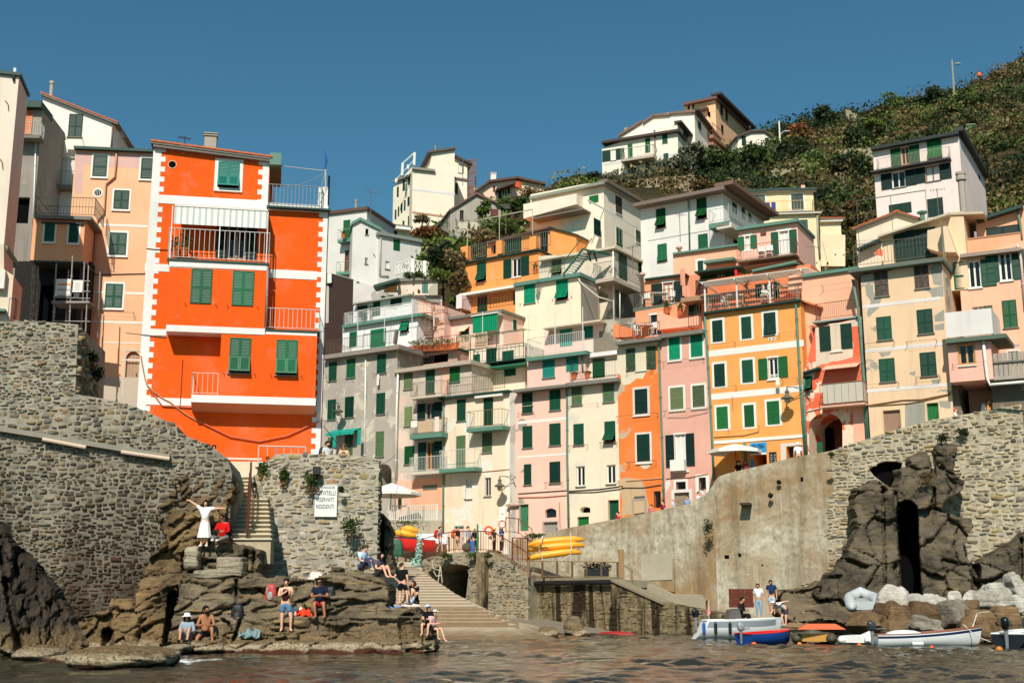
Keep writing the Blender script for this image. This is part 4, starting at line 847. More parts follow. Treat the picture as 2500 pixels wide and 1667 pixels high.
# ---- pink terrace house (turquoise shutters) and small cream block
fr=ROW(1360,3.5);h=House('pink_turquoise_house','pale pink terrace house with turquoise shutters and a white railing',fr,[(385,895),(1020,800)],(600,1300),3.5,PL(242,206,184,.25))
h.slab(368,860,985,790,.12,1.0,.3,PT(214,196,172),'canopy');h.win(555,876,683,1062,'c','T',sill=False);h.win(806,850,905,980,'c','T',sill=False);h.band(900,1060,912,1058,2.4,PL(190,186,178),.03,'grey_panel')
h.patch([(1020,790),(1360,760),(1360,1180),(915,1180),(915,990),(970,980),(970,910),(1020,905)],PL(176,168,146,.9,.6,(130,120,104)),'rough_wall',.02);h.finish()
h=House('pink_lower_house','pale pink storey with turquoise shutters under the white railed terrace',ROW(1355,1.0),[(205,1212),(822,1130)],(500,1640),3,PL(240,198,176,.25));h.slab(192,1190,832,1112,.26,.55,3,VERDI(),'terrace_edge');h.rail(205,1178,812,1108,1.35,.5,WRAIL(),'l',.15,.013,back=-1.5)
m=MB();f=h.fr
for x,y in ((215,1175),(503,1140),(800,1105)):u,z=f.uv(x,y,.5);m.bar(f.w(u,z,.5),f.w(u,z+3.1,.5),.035)
h.part('terrace_post',m,WRAIL());h.win(372,1205,498,1402,'c','T');h.win(622,1175,748,1330,'c','T',sill=False);h.pipe([(782,1140),(795,1330)],.06,VERDI(),.1);h.finish()
h=House('cream_attic','small cream top storey with a dark green slatted door above the cream front',ROW(1480,1.4),[(822,1195),(1165,1150)],(1000,1500),3,PL(238,222,194,.25));h.slab(820,1150,1158,1105,.3,.35,3,WHITEP(),'cornice');h.win(903,1200,1030,1400,'c','Y',sill=False,leaves=1);h.rail(660,1450,1150,1385,1.25,.9,IRON(),'l',.12,.007,mid=False);h.finish()
# ---- the street row: pink, cream
V('K');fr=ROW(1330,0);h=House('pink_banded_house','pink house front with white bands and six dark green shutters',fr,[(75,232),(580,172)],4.0,6,PL(241,196,170,.22,.05))
h.slab(48,205,570,148,.2,.7,3,SLATEGREY(),'eaves');h.band(92,530,578,486,.22);h.band(95,872,580,832,.14)
for r_ in ((142,240,242,436),(411,208,516,406),(147,562,240,774),(409,536,518,750),(160,936,230,1136),(411,911,515,1120)):h.win(*r_,'c','G1')
h.door(110,1330,202,1590,PT(56,116,78,.6,.2,'green_door'),.05,PT(200,176,150));h.cable([(100,1225),(575,1192)],.03);h.cable([(100,1262),(350,1258),(575,1240)],.035,PT(196,120,84));h.cable([(505,1310),(512,1560)],.03,PT(190,110,80))
p=[(365,1462),(365,1400)]+[(420-55*math.cos(math.pi*i/8),1400-32*math.sin(math.pi*i/8)) for i in range(1,8)]+[(475,1396),(475,1455)];h.hole(p,.25,name='arched_window',mat=GLASS());h.door(348,1502,488,1640,PT(150,144,132,.8,.25,'grey_door_wood'),.1,PT(190,178,160));h.lines(110,445,265,430,.3,1);h.lines(380,1128,545,1112,.4,2);h.band(140,370,245,358,.03,PT(200,196,180),.1,'shutter_bar');h.finish()
h=House('cream_narrow_house','cream house front between the pink and the orange one, with one propped shutter',ROW(1450,.06),[(586,178),(1078,118),(1095,160)],4.0,6,PL(237,219,186,.3,.12,(216,204,184)))
h.slab(566,142,1072,80,.26,.6,3,SLATEGREY(),'eaves');h.patch([(590,178),(750,158),(750,280),(600,400)],PL(206,196,172,.4),'grey_plaster_patch',.005);h.patch([(910,130),(1078,112),(1085,300),(1060,330),(930,340)],PL(204,192,172,.5),'grey_plaster_patch',.005)
for r_,c in (((628,172,726,356),'B'),((936,137,1042,326),'B'),((646,540,745,748),'G1')):h.win(*r_,'c','F' if c=='B' else c)
h.win(950,515,1055,726,'p','G1',flap=38);h.win(672,955,757,1152,'g',curtain=False);h.win(968,942,1058,1128,'g');h.door(988,1288,1088,1500,'G1',.05,PT(206,170,120));h.door(682,1450,795,1640,'Y',.0)
p=[(712,1412),(705,1385)]+[(757-48*math.cos(math.pi*i/6),1378-26*math.sin(math.pi*i/6)) for i in range(1,6)]+[(808,1356),(808,1410)];h.hole(p,.5,name='arched_vent');h.pipe([(572,175),(580,300),(582,900),(598,1650)],.075,VERDI(),.1)
h.cable([(600,1200),(900,1180),(1130,1150)],.035);h.cable([(600,1215),(850,1210),(1140,1175)],.03);h.lines(615,770,790,745,.4,2);h.lines(920,735,1080,720,.4,2);h.lines(600,372,890,345,.3,1);h.finish()
# ---- street row, right half
V('N');OR2=(236,128,60);h=House('flaking_orange_house','narrow orange house whose paint has flaked to bare cream plaster at the top',ROW(1560,.03),[(22,148),(388,72)],(300,1780),6,PL(*OR2,.4,.12,(188,168,140)))
h.slab(4,128,390,64,.22,.6,3,SLATEGREY(),'eaves');h.patch([(25,160),(120,145),(330,110),(385,100),(385,130),(345,160),(335,340),(270,380),(240,435),(190,430),(160,455),(130,480),(75,488),(45,440),(60,410),(25,385)],PL(222,208,176,.3),'bare_plaster_patch',.006)
h.patch([(22,1300),(105,1270),(230,1290),(260,1360),(300,1560),(60,1600),(70,1480)],PL(200,170,130,.6),'bare_plaster_patch',.006)
h.win(182,168,272,360,'o','F',.03,PT(214,206,190),open_w=.72,frame=WHITE(),curtain=True);h.win(176,522,282,728,'c','D',.17,PL(216,206,188,.4),leaves=1);h.win(193,905,302,1135,'c','G1',.14,PL(226,214,196,.4))
h.patch([(215,1165),(310,1150),(305,1175),(275,1200),(240,1195)],PL(222,208,180),'bare_plaster_patch',.006);h.win(175,1372,253,1430,'g',frame=PT(150,140,120));h.door(168,1468,258,1640,PT(168,160,136,.8,.25,'grey_board',wear=.5),.14,PT(160,150,136));h.win(335,1388,395,1530,'x','D',sill=False)
m=MB();u0,u1,z0,z1=h.rect(335,1388,395,1530)
for i in range(5):m.fbox(h.fr,u0+(u1-u0)*(i+.5)/5-.012,u0+(u1-u0)*(i+.5)/5+.012,z0,z1,-.05,-.03)
h.part('window_bars',m,IRON());h.pipe([(385,90),(408,90),(378,140),(386,420),(410,1100),(425,1640)],.075,VERDI(),.1);h.lines(35,760,375,735,.4,2);h.lines(130,1150,360,1140,.5,3);h.lines(115,385,325,350,.4,1);h.cable([(100,1302),(410,1278)],.035,PT(214,160,120));h.cable([(60,1360),(240,1360),(400,1335)],.03);h.finish()
h=House('dusty_pink_house','dusty pink house with bright green top shutters and faded green ones below',ROW(1670,.02),[(388,72),(790,0)],(500,1800),6,PL(222,168,144,.2))
h.slab(382,60,752,6,.26,.5,3,SLATEGREY(),'eaves');h.win(466,80,558,268,'c','V',.14);h.win(651,56,750,244,'c','V',.14);h.win(477,508,587,688,'c','L',.14);h.win(667,490,768,670,'c','L',.14)
h.win(515,905,606,1180,'o','D',.1,open_w=.62,frame=WHITE(),curtain=True,sill=False);u0,u1,z0,z1=h.rect(472,1120,592,1214,.5);m=MB();m.fbox(h.fr,u0,u1,z0,z1,.12,.5);h.part('white_cabinet',m,WHITE());h.band(495,1226,632,1216,.12,None,.1)
h.win(524,1308,608,1376,'x',sur=.15,sill=False);h.door(512,1400,640,1640,PT(150,134,112,.8,.25,'grey_board',wear=.4),.2,PL(224,216,204));h.win(718,1272,780,1382,'x',sur=.22,sill=False)
m=MB();u0,u1,z0,z1=h.rect(718,1272,780,1382)
for i in range(5):m.fbox(h.fr,u0+(u1-u0)*(i+.5)/5-.012,u0+(u1-u0)*(i+.5)/5+.012,z0,z1,-.05,-.03)
u0,u1,z0,z1=h.rect(524,1308,608,1376)
for i in range(4):m.fbox(h.fr,u0,u1,z0+(z1-z0)*(i+.5)/4-.012,z0+(z1-z0)*(i+.5)/4+.012,-.05,-.03)
h.part('window_bars',m,IRON());h.lines(425,305,765,260,.4,2);h.lines(435,720,800,680,.4,2);h.cable([(450,765),(600,765),(790,720)],.012);h.cable([(440,1280),(640,1270),(800,1240)],.04,PT(190,150,120));h.patch([(435,1310),(470,1290),(480,1330),(455,1375),(430,1400)],PL(226,210,200),'bare_plaster_patch',.006);h.finish()
V('P');YEL=(240,162,86);fr=ROW(1840,.05);h=House('yellow_orange_house','yellow-orange house with white bands and nine green shuttered windows above the ice cream shop',fr,[(78,236),(872,104),(882,104)],(500,1800),6,PL(*YEL,.25))
yo=h
h.slab(62,226,880,90,.12,.35,5,DGREEN(),'gutter');h.pipe([(72,236),(92,520),(128,1180),(150,1640)],.08,VERDI(),.12);h.pipe([(870,98),(846,130),(862,420),(886,850),(925,1430)],.08,VERDI(),.12)
for r_,c in (((138,286,225,466),'G1'),((385,256,468,440),'G1'),((576,220,677,404),'G1'),((154,656,244,846),'G1'),((391,622,484,812),'G2'),((175,1020,270,1206),'Y'),((410,1005,492,1190),'Y'),((604,972,708,1168),'Y')):h.win(*r_,'p' if r_[0]==576 else 'c',c,.15,flap=14,sill=False)
h.win(612,602,696,778,'o','Y',.1,open_w=.62,frame=WHITE());u0,u1,z0,z1=h.rect(628,745,700,778);m=MB()
for i in range(7):m.fbox(h.fr,u0+(u1-u0)*i/6-.015,u0+(u1-u0)*i/6+.015,z0,z1,.0,.03)
m.fbox(h.fr,u0,u1,z1-.04,z1,-.002,.032);h.part('window_guard',m,WHITE())
h.band(100,592,912,456,.42);h.band(128,952,908,846,.4);h.band(150,1335,902,1256,.2,None,.06)
for x,y in ((627,446),(660,440)):m=MB();c=h.fr.uv(x,y);disc(m,h.fr,c,.06,.12,.001,.03);disc(m,h.fr,c,0,.06,.001,.01,1);m.build('vent',[WHITE(),DARK()],h.root)
for a in ((110,520,335,465),(710,420,850,375),(115,885,345,835),(740,800,870,780),(280,1215,540,1185)):h.lines(*a,.4,1)
h.cable([(150,1280),(400,1265),(530,1235)],.02);h.cable([(305,930),(312,1050)],.015)
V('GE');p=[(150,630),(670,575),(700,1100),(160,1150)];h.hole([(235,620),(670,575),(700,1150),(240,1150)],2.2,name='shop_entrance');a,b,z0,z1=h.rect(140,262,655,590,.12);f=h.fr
t=thing('shop_sign','blue and white ice cream shop sign over the shop door, partly behind the white parasol','sign',f.w((a+b)/2,z0,.1));m=MB();m.fbox(f,a,b,z0,z1,.03,.1);m.fbox(f,a,b,z0-.12,z0-.01,.03,.13,1);m.build('board',[PT(40,140,190,.5,.06,'blue_sign'),WHITE()],t)
def text(s,fr,u,z,d,size,mat,parent,name='lettering',align='CENTER',sx=1.0,bold=0.0):
    cu=bpy.data.curves.new(name,'FONT');cu.body=s;cu.size=size;cu.align_x=align;cu.align_y='CENTER';cu.extrude=.004;cu.offset=bold;cu.resolution_u=2
    tmp=bpy.data.objects.new(name,cu);COL.objects.link(tmp);bpy.context.view_layer.update()
    me=bpy.data.meshes.new_from_object(tmp.evaluated_get(bpy.context.evaluated_depsgraph_get()));bpy.data.objects.remove(tmp);bpy.data.curves.remove(cu)
    M=Matrix.Translation(fr.w(u,z,d)) @ Matrix(((fr.u.x*sx,0,fr.n.x,0),(fr.u.y*sx,0,fr.n.y,0),(0,1,0,0),(0,0,0,1)))
    me.transform(M);L=org(parent);me.transform(Matrix.Translation(-L));me.materials.clear();me.materials.append(mat);o=bpy.data.objects.new(name,me);link(o,parent);return o
text('GELATERIA',f,(a+b)/2,z1-.26,.104,.34,PT(20,34,80),t,sx=.92*(b-a)/2.1,bold=.012)
V('P');m=MB();u,z=f.uv(415,1330);m.fbox(f,u-.09,u+.09,h.zb,z,.01,.12);m.build('green_pilaster',VERDI(),h.root);u0,u1,z0,z1=h.rect(622,1405,684,1500)
t=thing('menu_board','black chalk menu board on the yellow-orange house','menu board',f.w(u0,z0,0));m=MB();m.fbox(f,u0,u1,z0-.5,z1,.01,.05);m.build('board',PT(22,22,22,.8,.1,'chalkboard'),t);m=MB()
for i in range(14):
    for j in (0,1):k=.1+.25*rnd.random();x=u0+.08+j*(u1-u0)*.5;m.fbox(f,x,x+(u1-u0)*(.18+.2*rnd.random()),z1-.2-.13*i,z1-.16-.13*i,.05,.056)
m.build('chalk_writing',PT(190,190,184),t);h.hole([(768,1362),(848,1350),(900,1342),(900,1700),(768,1700)],.6,mat=PT(70,60,54));m=MB();u0,u1,z0,z1=h.rect(768,1352,905,1700);m.fbox(f,u0-.32,u0,z0,z1+.2,.001,.03);m.fbox(f,u0,u1,z1,z1+.2,.001,.03);m.build('door_surround',PL(216,208,192),h.root)
V('GE');a,b,z0,z1=h.rect(168,765,255,1200,.2);m=MB();m.fbox(f,a,b,z0,z1,.1,.2);tag(m.build('price_board',PT(50,140,190)),'narrow blue upright sign beside the ice cream shop door','sign')
V('P');h.finish();lantern(h.fr,773,935,1.15,'street lantern on the yellow-orange house above the ice cream shop');a,b,z0,z1=h.rect(676,790,708,838,.45);m=MB();m.fbox(f,a,b,z0,z1,.44,.46);tag(m.build('cloth',WHITE()),'small white cloth hanging under the open window of the yellow-orange house','cloth')
# salmon wall and red arch house
h=House('salmon_curved_house','salmon pink house with a tiny railed balcony between the yellow-orange and the peach house',ROW(2020,.9),[(895,60),(905,-110),(1370,-165)],(1000,800),5,PL(238,180,142,.2));h.slab(895,-112,1372,-168,.2,.2,5,VERDI(),'roof_edge')
h.rail(1020,308,1372,222,1.05,.9,RUSTM(),'l',.12,.009);h.slab(985,325,1390,215,.1,1.0,.02,PT(150,160,156),'balcony');h.slab(905,110,1060,160,.12,.5,.02,PL(220,140,90),'curved_ledge',tilt=True);h.patch([(985,345),(1015,340),(1020,460)],PL(220,130,90),'bracket',.6);h.lines(1085,30,1360,-60,.6,1);h.finish()
h=House('red_arch_house','small house of peeling red paint over an arched passage',ROW(2030,.0),[(905,780),(920,720),(1015,350),(1385,265)],(1000,1700),5,PL(230,108,70,.5,.5,(226,200,172),3.0))
h.patch([(1012,352),(1386,268),(1398,330),(1300,345),(1280,520),(1300,590),(1180,630),(1040,668),(905,730),(925,800),(1000,780),(1020,660)],PL(222,198,168,.5),'bare_plaster_patch',.004)
h.slab(905,722,1042,680,.12,.5,3,DGREEN(),'small_roof',tilt=True);h.win(1150,325,1225,535,'o','G1',.12,PL(226,206,180),open_w=.72,frame=WHITE(),curtain=True);h.win(932,760,985,880,'p','G1',flap=24,leaves=1)
h.patch([(1045,672),(1400,580),(1425,860),(1080,905)],PL(226,120,86,.2),'salmon_red_panel',.01);h.win(1190,712,1290,875,'x',sill=False);awning(h,1105,695,1395,620,.35,.8,PT(214,170,140,.9,.05,'cloth'),val=.02)
h.slab(1060,1025,1430,968,.12,1.0,.02,PL(214,170,140),'balcony');a=h.fr.uv(1083,1000,.95);b=h.fr.uv(1425,975,.95);m=MB();m.fbox(h.fr,a[0],b[0],(a[1]+b[1])/2,(a[1]+b[1])/2+1.25,.92,.97);m.fbox(h.fr,b[0]-.04,b[0],(a[1]+b[1])/2,(a[1]+b[1])/2+1.25,.0,.92);h.part('balcony_screen',m,PT(190,182,164,.9,.12,'pale_screen'))
h.rail(1060,1018,1425,970,1.3,1.0,PT(170,120,100),'lr',.4,.012);p=[(962,1700),(958,1200)]+[(1100-142*math.cos(math.pi*i/12),1195-118*math.sin(math.pi*i/12)-8*i/12) for i in range(1,12)]+[(1242,1190),(1246,1700)]
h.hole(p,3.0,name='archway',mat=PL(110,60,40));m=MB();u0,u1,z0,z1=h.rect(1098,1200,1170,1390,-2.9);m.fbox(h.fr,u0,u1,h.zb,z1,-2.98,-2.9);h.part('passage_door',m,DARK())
m=MB();u0,u1,z0,z1=h.rect(1010,1315,1058,1420,.1);m.fbox(h.fr,u0,u1,z0-.6,z1,-.3,-.25);h.part('green_gate',m,PT(30,84,52,.6,.3,'green_board'));h.cable([(940,1060),(1060,1030)],.05,PL(226,190,160));h.patch([(1330,1000),(1440,985),(1440,1300),(1340,1330)],PL(236,176,146,.4),'pink_pier',.01)
h.pipe([(1360,250),(1395,265),(1412,600),(1450,1320)],.08,VERDI(),.15);h.pipe([(1330,-60),(1378,200),(1430,800),(1466,1310)],.08,VERDI(),.15);h.pipe([(915,740),(922,1100),(940,1420)],.07,VERDI(),.15);h.finish()
# ---- peach house with damp patches (right)
V('Q');fr=ROW(2210,-.2,-29);h=House('patched_peach_house','peach house with grey damp patches, green shutters and a railed roof loggia',fr,[(160,560),(780,405)],(500,1800),6,PL(230,196,154,.5,.08,(156,150,134)))
h.slab(65,520,785,372,.22,.6,4,PT(96,104,92,.8,.2,'weathered_ledge'),'terrace_edge');ph=h
for pts in ([(160,545),(260,520),(250,540),(180,575)],[(195,620),(255,610),(260,670),(320,720),(300,790),(220,860),(205,830),(240,740),(205,690)],[(690,480),(780,420),(790,620),(720,610)],[(640,650),(795,620),(795,700),(710,712),(690,670)],[(725,850),(800,800),(800,890),(730,895)],[(725,920),(800,905),(800,955),(730,960)],[(300,1130),(400,1120),(380,1150),(320,1165)],[(525,1290),(580,1270),(575,1310)],[(700,1340),(770,1330),(760,1395),(720,1395)],[(500,1520),(650,1500),(660,1700),(500,1700)],[(760,1500),(850,1500),(850,1560),(770,1545)]):h.patch(pts,PL(158,154,136,.6),'damp_patch',.005)
h.win(268,510,372,700,'c','B',wear if 0 else 0,label='unpainted brown weathered window with wooden shutters');h.win(572,455,682,640,'c','B');h.win(284,856,398,1034,'c','G1');h.win(594,800,714,986,'c','G1');h.win(304,1176,424,1354,'c','G1');h.win(617,1128,740,1310,'c','G1')
for a in ((178,805,770,690),(195,1138,800,1040),(210,1446,855,1352)):h.band(*a,.2,PL(222,214,200,.3))
h.cable([(220,1535),(480,1495),(630,1490),(850,1445)],.04,PT(130,96,60));h.cable([(230,1540),(520,1520),(640,1500),(850,1450)],.03,PT(130,96,60));h.lines(195,1078,420,1050,.4,2);h.lines(520,1075,745,1030,.5,2);h.lines(210,1390,455,1360,.4,1);h.lines(590,1340,770,1310,.5,2)
V('Y');h.door(340,160,470,420,PT(150,118,96,.7,.2,'brown_planks'),.08,PT(206,180,140));h.door(672,105,760,300,'Y',.06,PT(206,180,140));V('Q')
r=h.right();m=MB();z=h.top[-1][1];m.fpoly(r,[(.3,z-1.2),(2.4,z-.6),(2.4,z-4),(.6,z-3.6)],.001,.01);m.fpoly(r,[(.4,z+2.5),(1.2,z+2.5),(1.5,z-.2),(.8,z-.4)],.001,.01);m.build('bare_plaster_patch',PL(196,184,156,.7,.4),h.root);h.finish()
h=House('loggia_attic','top storey set back over the peach house, with a wide dark green blind',ROW(2230,2.6,-29),[(320,240),(830,60),(945,50)],(500,700),4,PL(234,204,162,.35));h.slab(290,232,835,58,.14,.6,3,PT(190,176,150),'roof',tilt=True);h.slab(830,60,1100,50,.16,.1,4,PT(190,170,140),'roof_end',tilt=True)
h.win(418,190,742,420,'c','D',sill=False);h.rail(110,500,760,365,1.4,.2,PT(120,116,100),'l',.22,.008);pergola(h,160,480,690,350,4.2,.2,PT(96,100,90),3,r=.018);h.patch([(700,235),(845,200),(915,400),(780,395),(700,370)],PL(232,202,162,.3),'parapet',1.2)
h.patch([(255,380),(300,335),(330,345),(330,395)],PL(226,120,84),'red_patch',.03);h.finish()
h=House('small_tiled_house','small cream gabled house with an orange tiled roof edge on the roofs at the right',ROW(2150,4.5,-25),[(125,190),(440,52),(620,118)],(400,500),4,PL(230,212,182,.3));h.tiles(105,178,440,42,.08,.3);h.tiles(440,42,625,110,.08,.3);h.slab(130,330,310,250,.12,.8,.02,DGREEN(),'lean_to_roof',tilt=True);h.finish()
V('Q');t=thing('chimney_pipe','short green metal chimney pipe on the roofs at the right','chimney',at(635,110,76));m=MB();p=at(635,112,76);m.lathe(p,[(.16,-.3),(.16,.4),(.34,.42),(.34,.5),(.05,.6)],0,10);m.build('flue',VERDI(),t)
# ---- salmon house, far right
fr=ROW(2430,3.0,-27);h=House('salmon_house','salmon house at the right edge with big open shutters and a concrete terrace',fr,[(905,430),(1420,268),(1700,200)],(1200,1720),6,PL(240,184,148,.25));sh_=h
h.slab(920,410,1380,288,.22,.5,3,PT(150,132,116),'gutter',name if 0 else False);h.win(985,425,1082,635,'o','G1',.03,open_w=.85,frame=WHITE(),curtain=False);h.win(1222,355,1318,580,'o','G1',.03,open_w=.75,frame=WHITE());h.win(1248,730,1358,940,'c','Y');h.win(1018,780,1105,870,'o','F',side='r',open_w=.5,sill=False)
h.pipe([(1360,300),(1388,420),(1420,800)],.08,PT(220,190,176),.12);h.win(1290,1120,1372,1200,'x',sur=.08,sill=False);h.patch([(1290,1080),(1375,1062),(1375,1080),(1310,1095)],PL(170,160,150),'damp_patch',.006);h.finish()
h=House('salmon_attic','salmon parapet and dark green blind on top of the salmon house',ROW(2430,4.6,-27),[(1040,120),(1395,10),(1720,-60)],(1200,480),4,PL(240,178,138,.2));h.slab(1045,105,1400,-8,.2,.6,4,DGREEN(),'eaves',True);h.win(1122,165,1375,230,'c','D',sill=False);h.slab(962,290,1378,175,.08,.9,.02,PT(176,130,100),'coping');a=h.fr.uv(962,292,.85);b=h.fr.uv(1378,178,.85);zz=(a[1]+b[1])/2;m=MB();m.fbox(h.fr,a[0],b[0],zz-2.3,zz-.05,.7,.85);h.part('parapet',m,PL(232,168,128,.6))
h.pipe([(1362,40),(1378,120),(1395,280)],.08,VERDI(),.2);h.finish()
V('Q');h=House('salmon_bay','salmon bay with a wood framed window under a white concrete terrace',ROW(2380,-.9,-29),[(825,1075),(1150,1000)],(900,1355),3.4,PL(241,184,158,.25));h.slab(808,1032,1272,978,.24,.5,3,PT(88,104,88,.8,.2,'weathered_ledge'),'terrace_edge');a=h.fr.uv(820,1030,.42);b=h.fr.uv(1160,975,.42);zz=(a[1]+b[1])/2;m=MB();m.fbox(h.fr,a[0],b[0]+.1,zz,zz+1.5,.3,.42);m.fbox(h.fr,b[0],b[0]+.1,zz,zz+1.5,-3,.3);h.part('parapet',m,PL(226,218,204,.5))
h.win(912,1065,1032,1220,'g',sur=.08,surc=PT(196,150,96),frame=PT(196,150,96));h.pipe([(1098,1020),(1115,1200),(1130,1325),(1150,1378),(1411,1355)],.09,WHITE(),.15);h.lines(870,1245,1120,1190,.3,1);h.finish()
h=House('stone_arch_house','rough stone ground floor with a dark arched opening at the right edge',ROW(2400,.4,-27),[(850,1360),(1500,1290)],(1000,1900),5,PL(150,138,116,.8,.6,(110,100,84)));p=[(990,1800),(905,1450)]+[(1035-135*math.cos(math.pi*i/8),1440-90*math.sin(math.pi*i/8)) for i in range(1,8)]+[(1170,1430),(1170,1800)];h.hole(p,3,name='archway')
h.slab(1150,1210,1500,1165,.1,1.2,.02,PT(120,112,100),'balcony_coping');m=MB();a=h.fr.uv(1165,1320,1.1);b=h.fr.uv(1500,1290,1.1);zz=(a[1]+b[1])/2;n=9
for i in range(n+1):u=a[0]+(b[0]-a[0])*i/n;m.fbox(h.fr,u-.1,u+.12,zz,zz+1.35,.95,1.1)
m.fbox(h.fr,a[0]-.1,b[0],zz-.2,zz,0,1.15);h.part('balcony',m,PT(160,150,136,.9,.25,'rough_concrete'));h.finish()
# ---- tall pale pink house standing alone on the right
V('R');fr=FR(1200,900,108,-31);h=House('tall_pink_house','tall pale pink house standing alone on the slope at the right',fr,[(878,748),(1535,630)],(1000,1500),12,PL(238,218,202,.22));tp=h
h.slab(862,748,1535,624,.3,.6,8,PT(40,46,42,.6,.2,'dark_roof_edge'),'roof',tilt=False);h.slab(862,935,1468,822,.14,.8,.02,PT(70,66,60),'balcony');h.rail(915,925,1465,820,1.0,.75,PT(190,176,160),'lr',.12,.008);r=h.right();m=MB();z=h.top[-1][1];m.fbox(r,-.4,12,z-.12,z+.3,-.4,.5,0,z-.9,z-.45);m.build('roof_end',PT(58,56,50),h.root)
h.win(1098,748,1160,885,'o','Y',sill=False,open_w=.95,frame=PT(200,150,100));h.win(1298,700,1410,845,'p','Y',flap=26,sill=False);h.win(1028,938,1130,1060,'o','D',.0,open_w=1.0);h.win(1284,892,1396,1012,'o','D',open_w=1.0,frame=PT(150,80,50),curtain=True);h.win(1005,1182,1178,1262,'c','G1',sill=False);h.win(1300,1142,1420,1280,'c','D',sill=False)
u,z=r.uv(1695,982);m=MB();m.fbox(r,u-.35,u+.35,z-.25,z+.25,.001,.02);m.build('window',DARK(),h.root);h.finish();V('R');t=thing('chimney_pipe','small grey chimney pipe in front of the tall pale pink house','chimney',at(1575,1240,96));m=MB();m.lathe(at(1575,1240,96),[(.28,-.5),(.28,2.6),(.42,2.62),(.42,2.9),(.36,3.0),(.42,3.1),(.42,3.3)],0,10);m.build('flue',PT(168,156,140),t)
# ---- yellow house behind
V('O');h=House('pale_yellow_house','pale yellow house with a dark roof edge behind the pink balcony house',FR(700,300,118,-6),[(20,180),(480,150),(830,158)],(500,1000),5,PL(238,214,166,.3));h.slab(10,162,450,128,.16,.5,5,DGREEN(),'roof',True);h.slab(450,128,868,128,.16,.5,5,DGREEN(),'roof',True);h.slab(10,182,450,146,.14,.35,.02,PT(196,190,170),'fascia',True);h.slab(450,146,866,150,.14,.35,.02,PT(196,190,170),'fascia',True)
h.win(175,212,305,320,'c','F',.12,sill=False);h.win(592,198,722,370,'c','D',.16,sill=False);h.chimney(698,90,740,125,.5,PT(230,180,150),cap=False);h.rail(240,378,835,372,1.0,.9,PT(226,196,130,.6,.1,'yellow_iron'),'r',.3,.014);h.slab(200,388,930,392,.2,1.1,.02,PT(96,86,76),'terrace_edge');h.finish()
h=House('pale_yellow_wing','pale yellow wing with a drainpipe and a brick arch below',FR(700,600,114,-6),[(220,430),(880,415)],(500,1100),4,PL(238,216,170,.3));h.slab(240,400,920,400,.12,.4,4,PT(196,190,170),'cornice');h.win(690,478,772,640,'c','G1',sill=False);h.pipe([(875,410),(882,640),(905,900)],.1,PT(150,150,120),.12);h.finish()
h=House('pale_yellow_annex','low pale yellow annex with a tiled roof edge next to the scrub',FR(1000,600,115,-6),[(895,490),(1130,488)],(1000,1100),4,PL(238,217,174,.3));h.slab(892,478,1155,484,.12,.4,4,PT(220,214,196),'fascia');h.tiles(892,452,1165,455,.15,.4);h.patch([(900,640),(1172,660),(1172,1000),(905,1000)],PL(238,217,174,.25),'parapet',.5);p=[(915,900),(915,830)]+[(1030+115*math.cos(math.pi*(1-i/8)),835-25*math.sin(math.pi*i/8)) for i in range(1,8)]+[(1150,838),(1150,900)];h.patch(p,PL(150,96,50),'arch_shadow_board',.52) if 0 else None;h.finish()
for i,(x0,y0,x1,y1,lab) in enumerate(((240,292,358,382,'larger navy blue towel on the railing of the pale yellow house'),(370,288,420,370,'smaller navy blue towel on the railing of the pale yellow house'))):a,b=at(x0,y0,115.5),at(x1,y1,115.5);m=MB();m.box((a.x,115.4,b.z),(b.x,115.46,a.z));tag(m.build('towel',PT(66,66,128,.9,.1,'navy_cloth')),lab,'towel')
# ---- pink balcony house
fr=ROW(1880,7.5,-28);h=House('pink_balcony_house','pink house with white deck chairs on its long rusty balcony',fr,[(10,575),(655,485)],(300,960),4.5,PL(242,190,164,.18));h.slab(-10,562,660,460,.22,.35,4.5,VERDI(),'roof_edge');h.win(88,655,135,800,'o','G2',.2,sill=False,open_w=.5,frame=WHITE(),curtain=True);h.win(465,600,562,850,'o','G2',.22,sill=False,open_w=.55,frame=WHITE(),curtain=True)
balc(h,0,915,628,855,1.1,1.05,.14,PT(110,84,66),RUSTM(),sides='lr',step=.24);r=h.right();m=MB();z=h.top[-1][1];m.fbox(r,.0,4.6,z-.15,z+.1,-.2,.12,0,z-1.2,z-.95) if 0 else None;m=MB();u,z=h.fr.uv(287,626);m.fbox(h.fr,u-.2,u+.2,z-.12,z+.1,.001,.1);h.part('wall_lamp',m,PT(110,60,50));h.finish()
# ---- salmon terraces in the middle right
V('M');SAL=(242,180,142);fr=ROW(1680,9.0,-28);h=House('salmon_long_wall','long salmon pink upper storey with two steel chimney pipes',fr,[(622,248),(1325,165)],(1000,700),4,PL(*SAL,.15));h.slab(618,238,1325,160,.14,.25,4,VERDI(),'roof_edge');h.win(888,335,946,470,'c','G1',.18,sill=False,leaves=1);h.slab(945,345,1262,278,.2,.9,.02,VERDI(),'canopy');h.finish()
def flue(x,y0,y1,Y,lab,r=.13):
    a,b=at(x,y1,Y),at(x,y0,Y);t=thing('chimney_pipe',lab,'chimney',a);m=MB();H=b.z-a.z;m.lathe(a,[(r,0),(r,H*.86),(r*1.9,H*.87),(r*1.9,H*.96),(r*.9,H)],0,10);m.build('flue',PT(186,160,140,.3,.15,'steel',.6),t,True)
flue(695,178,405,91,'thin steel chimney pipe in front of the salmon wall, left one');flue(1212,235,385,89,'short steel chimney pipe right of the green canopy');flue(298,462,700,85.5,'tall steel chimney pipe beside the salmon terrace with a table')
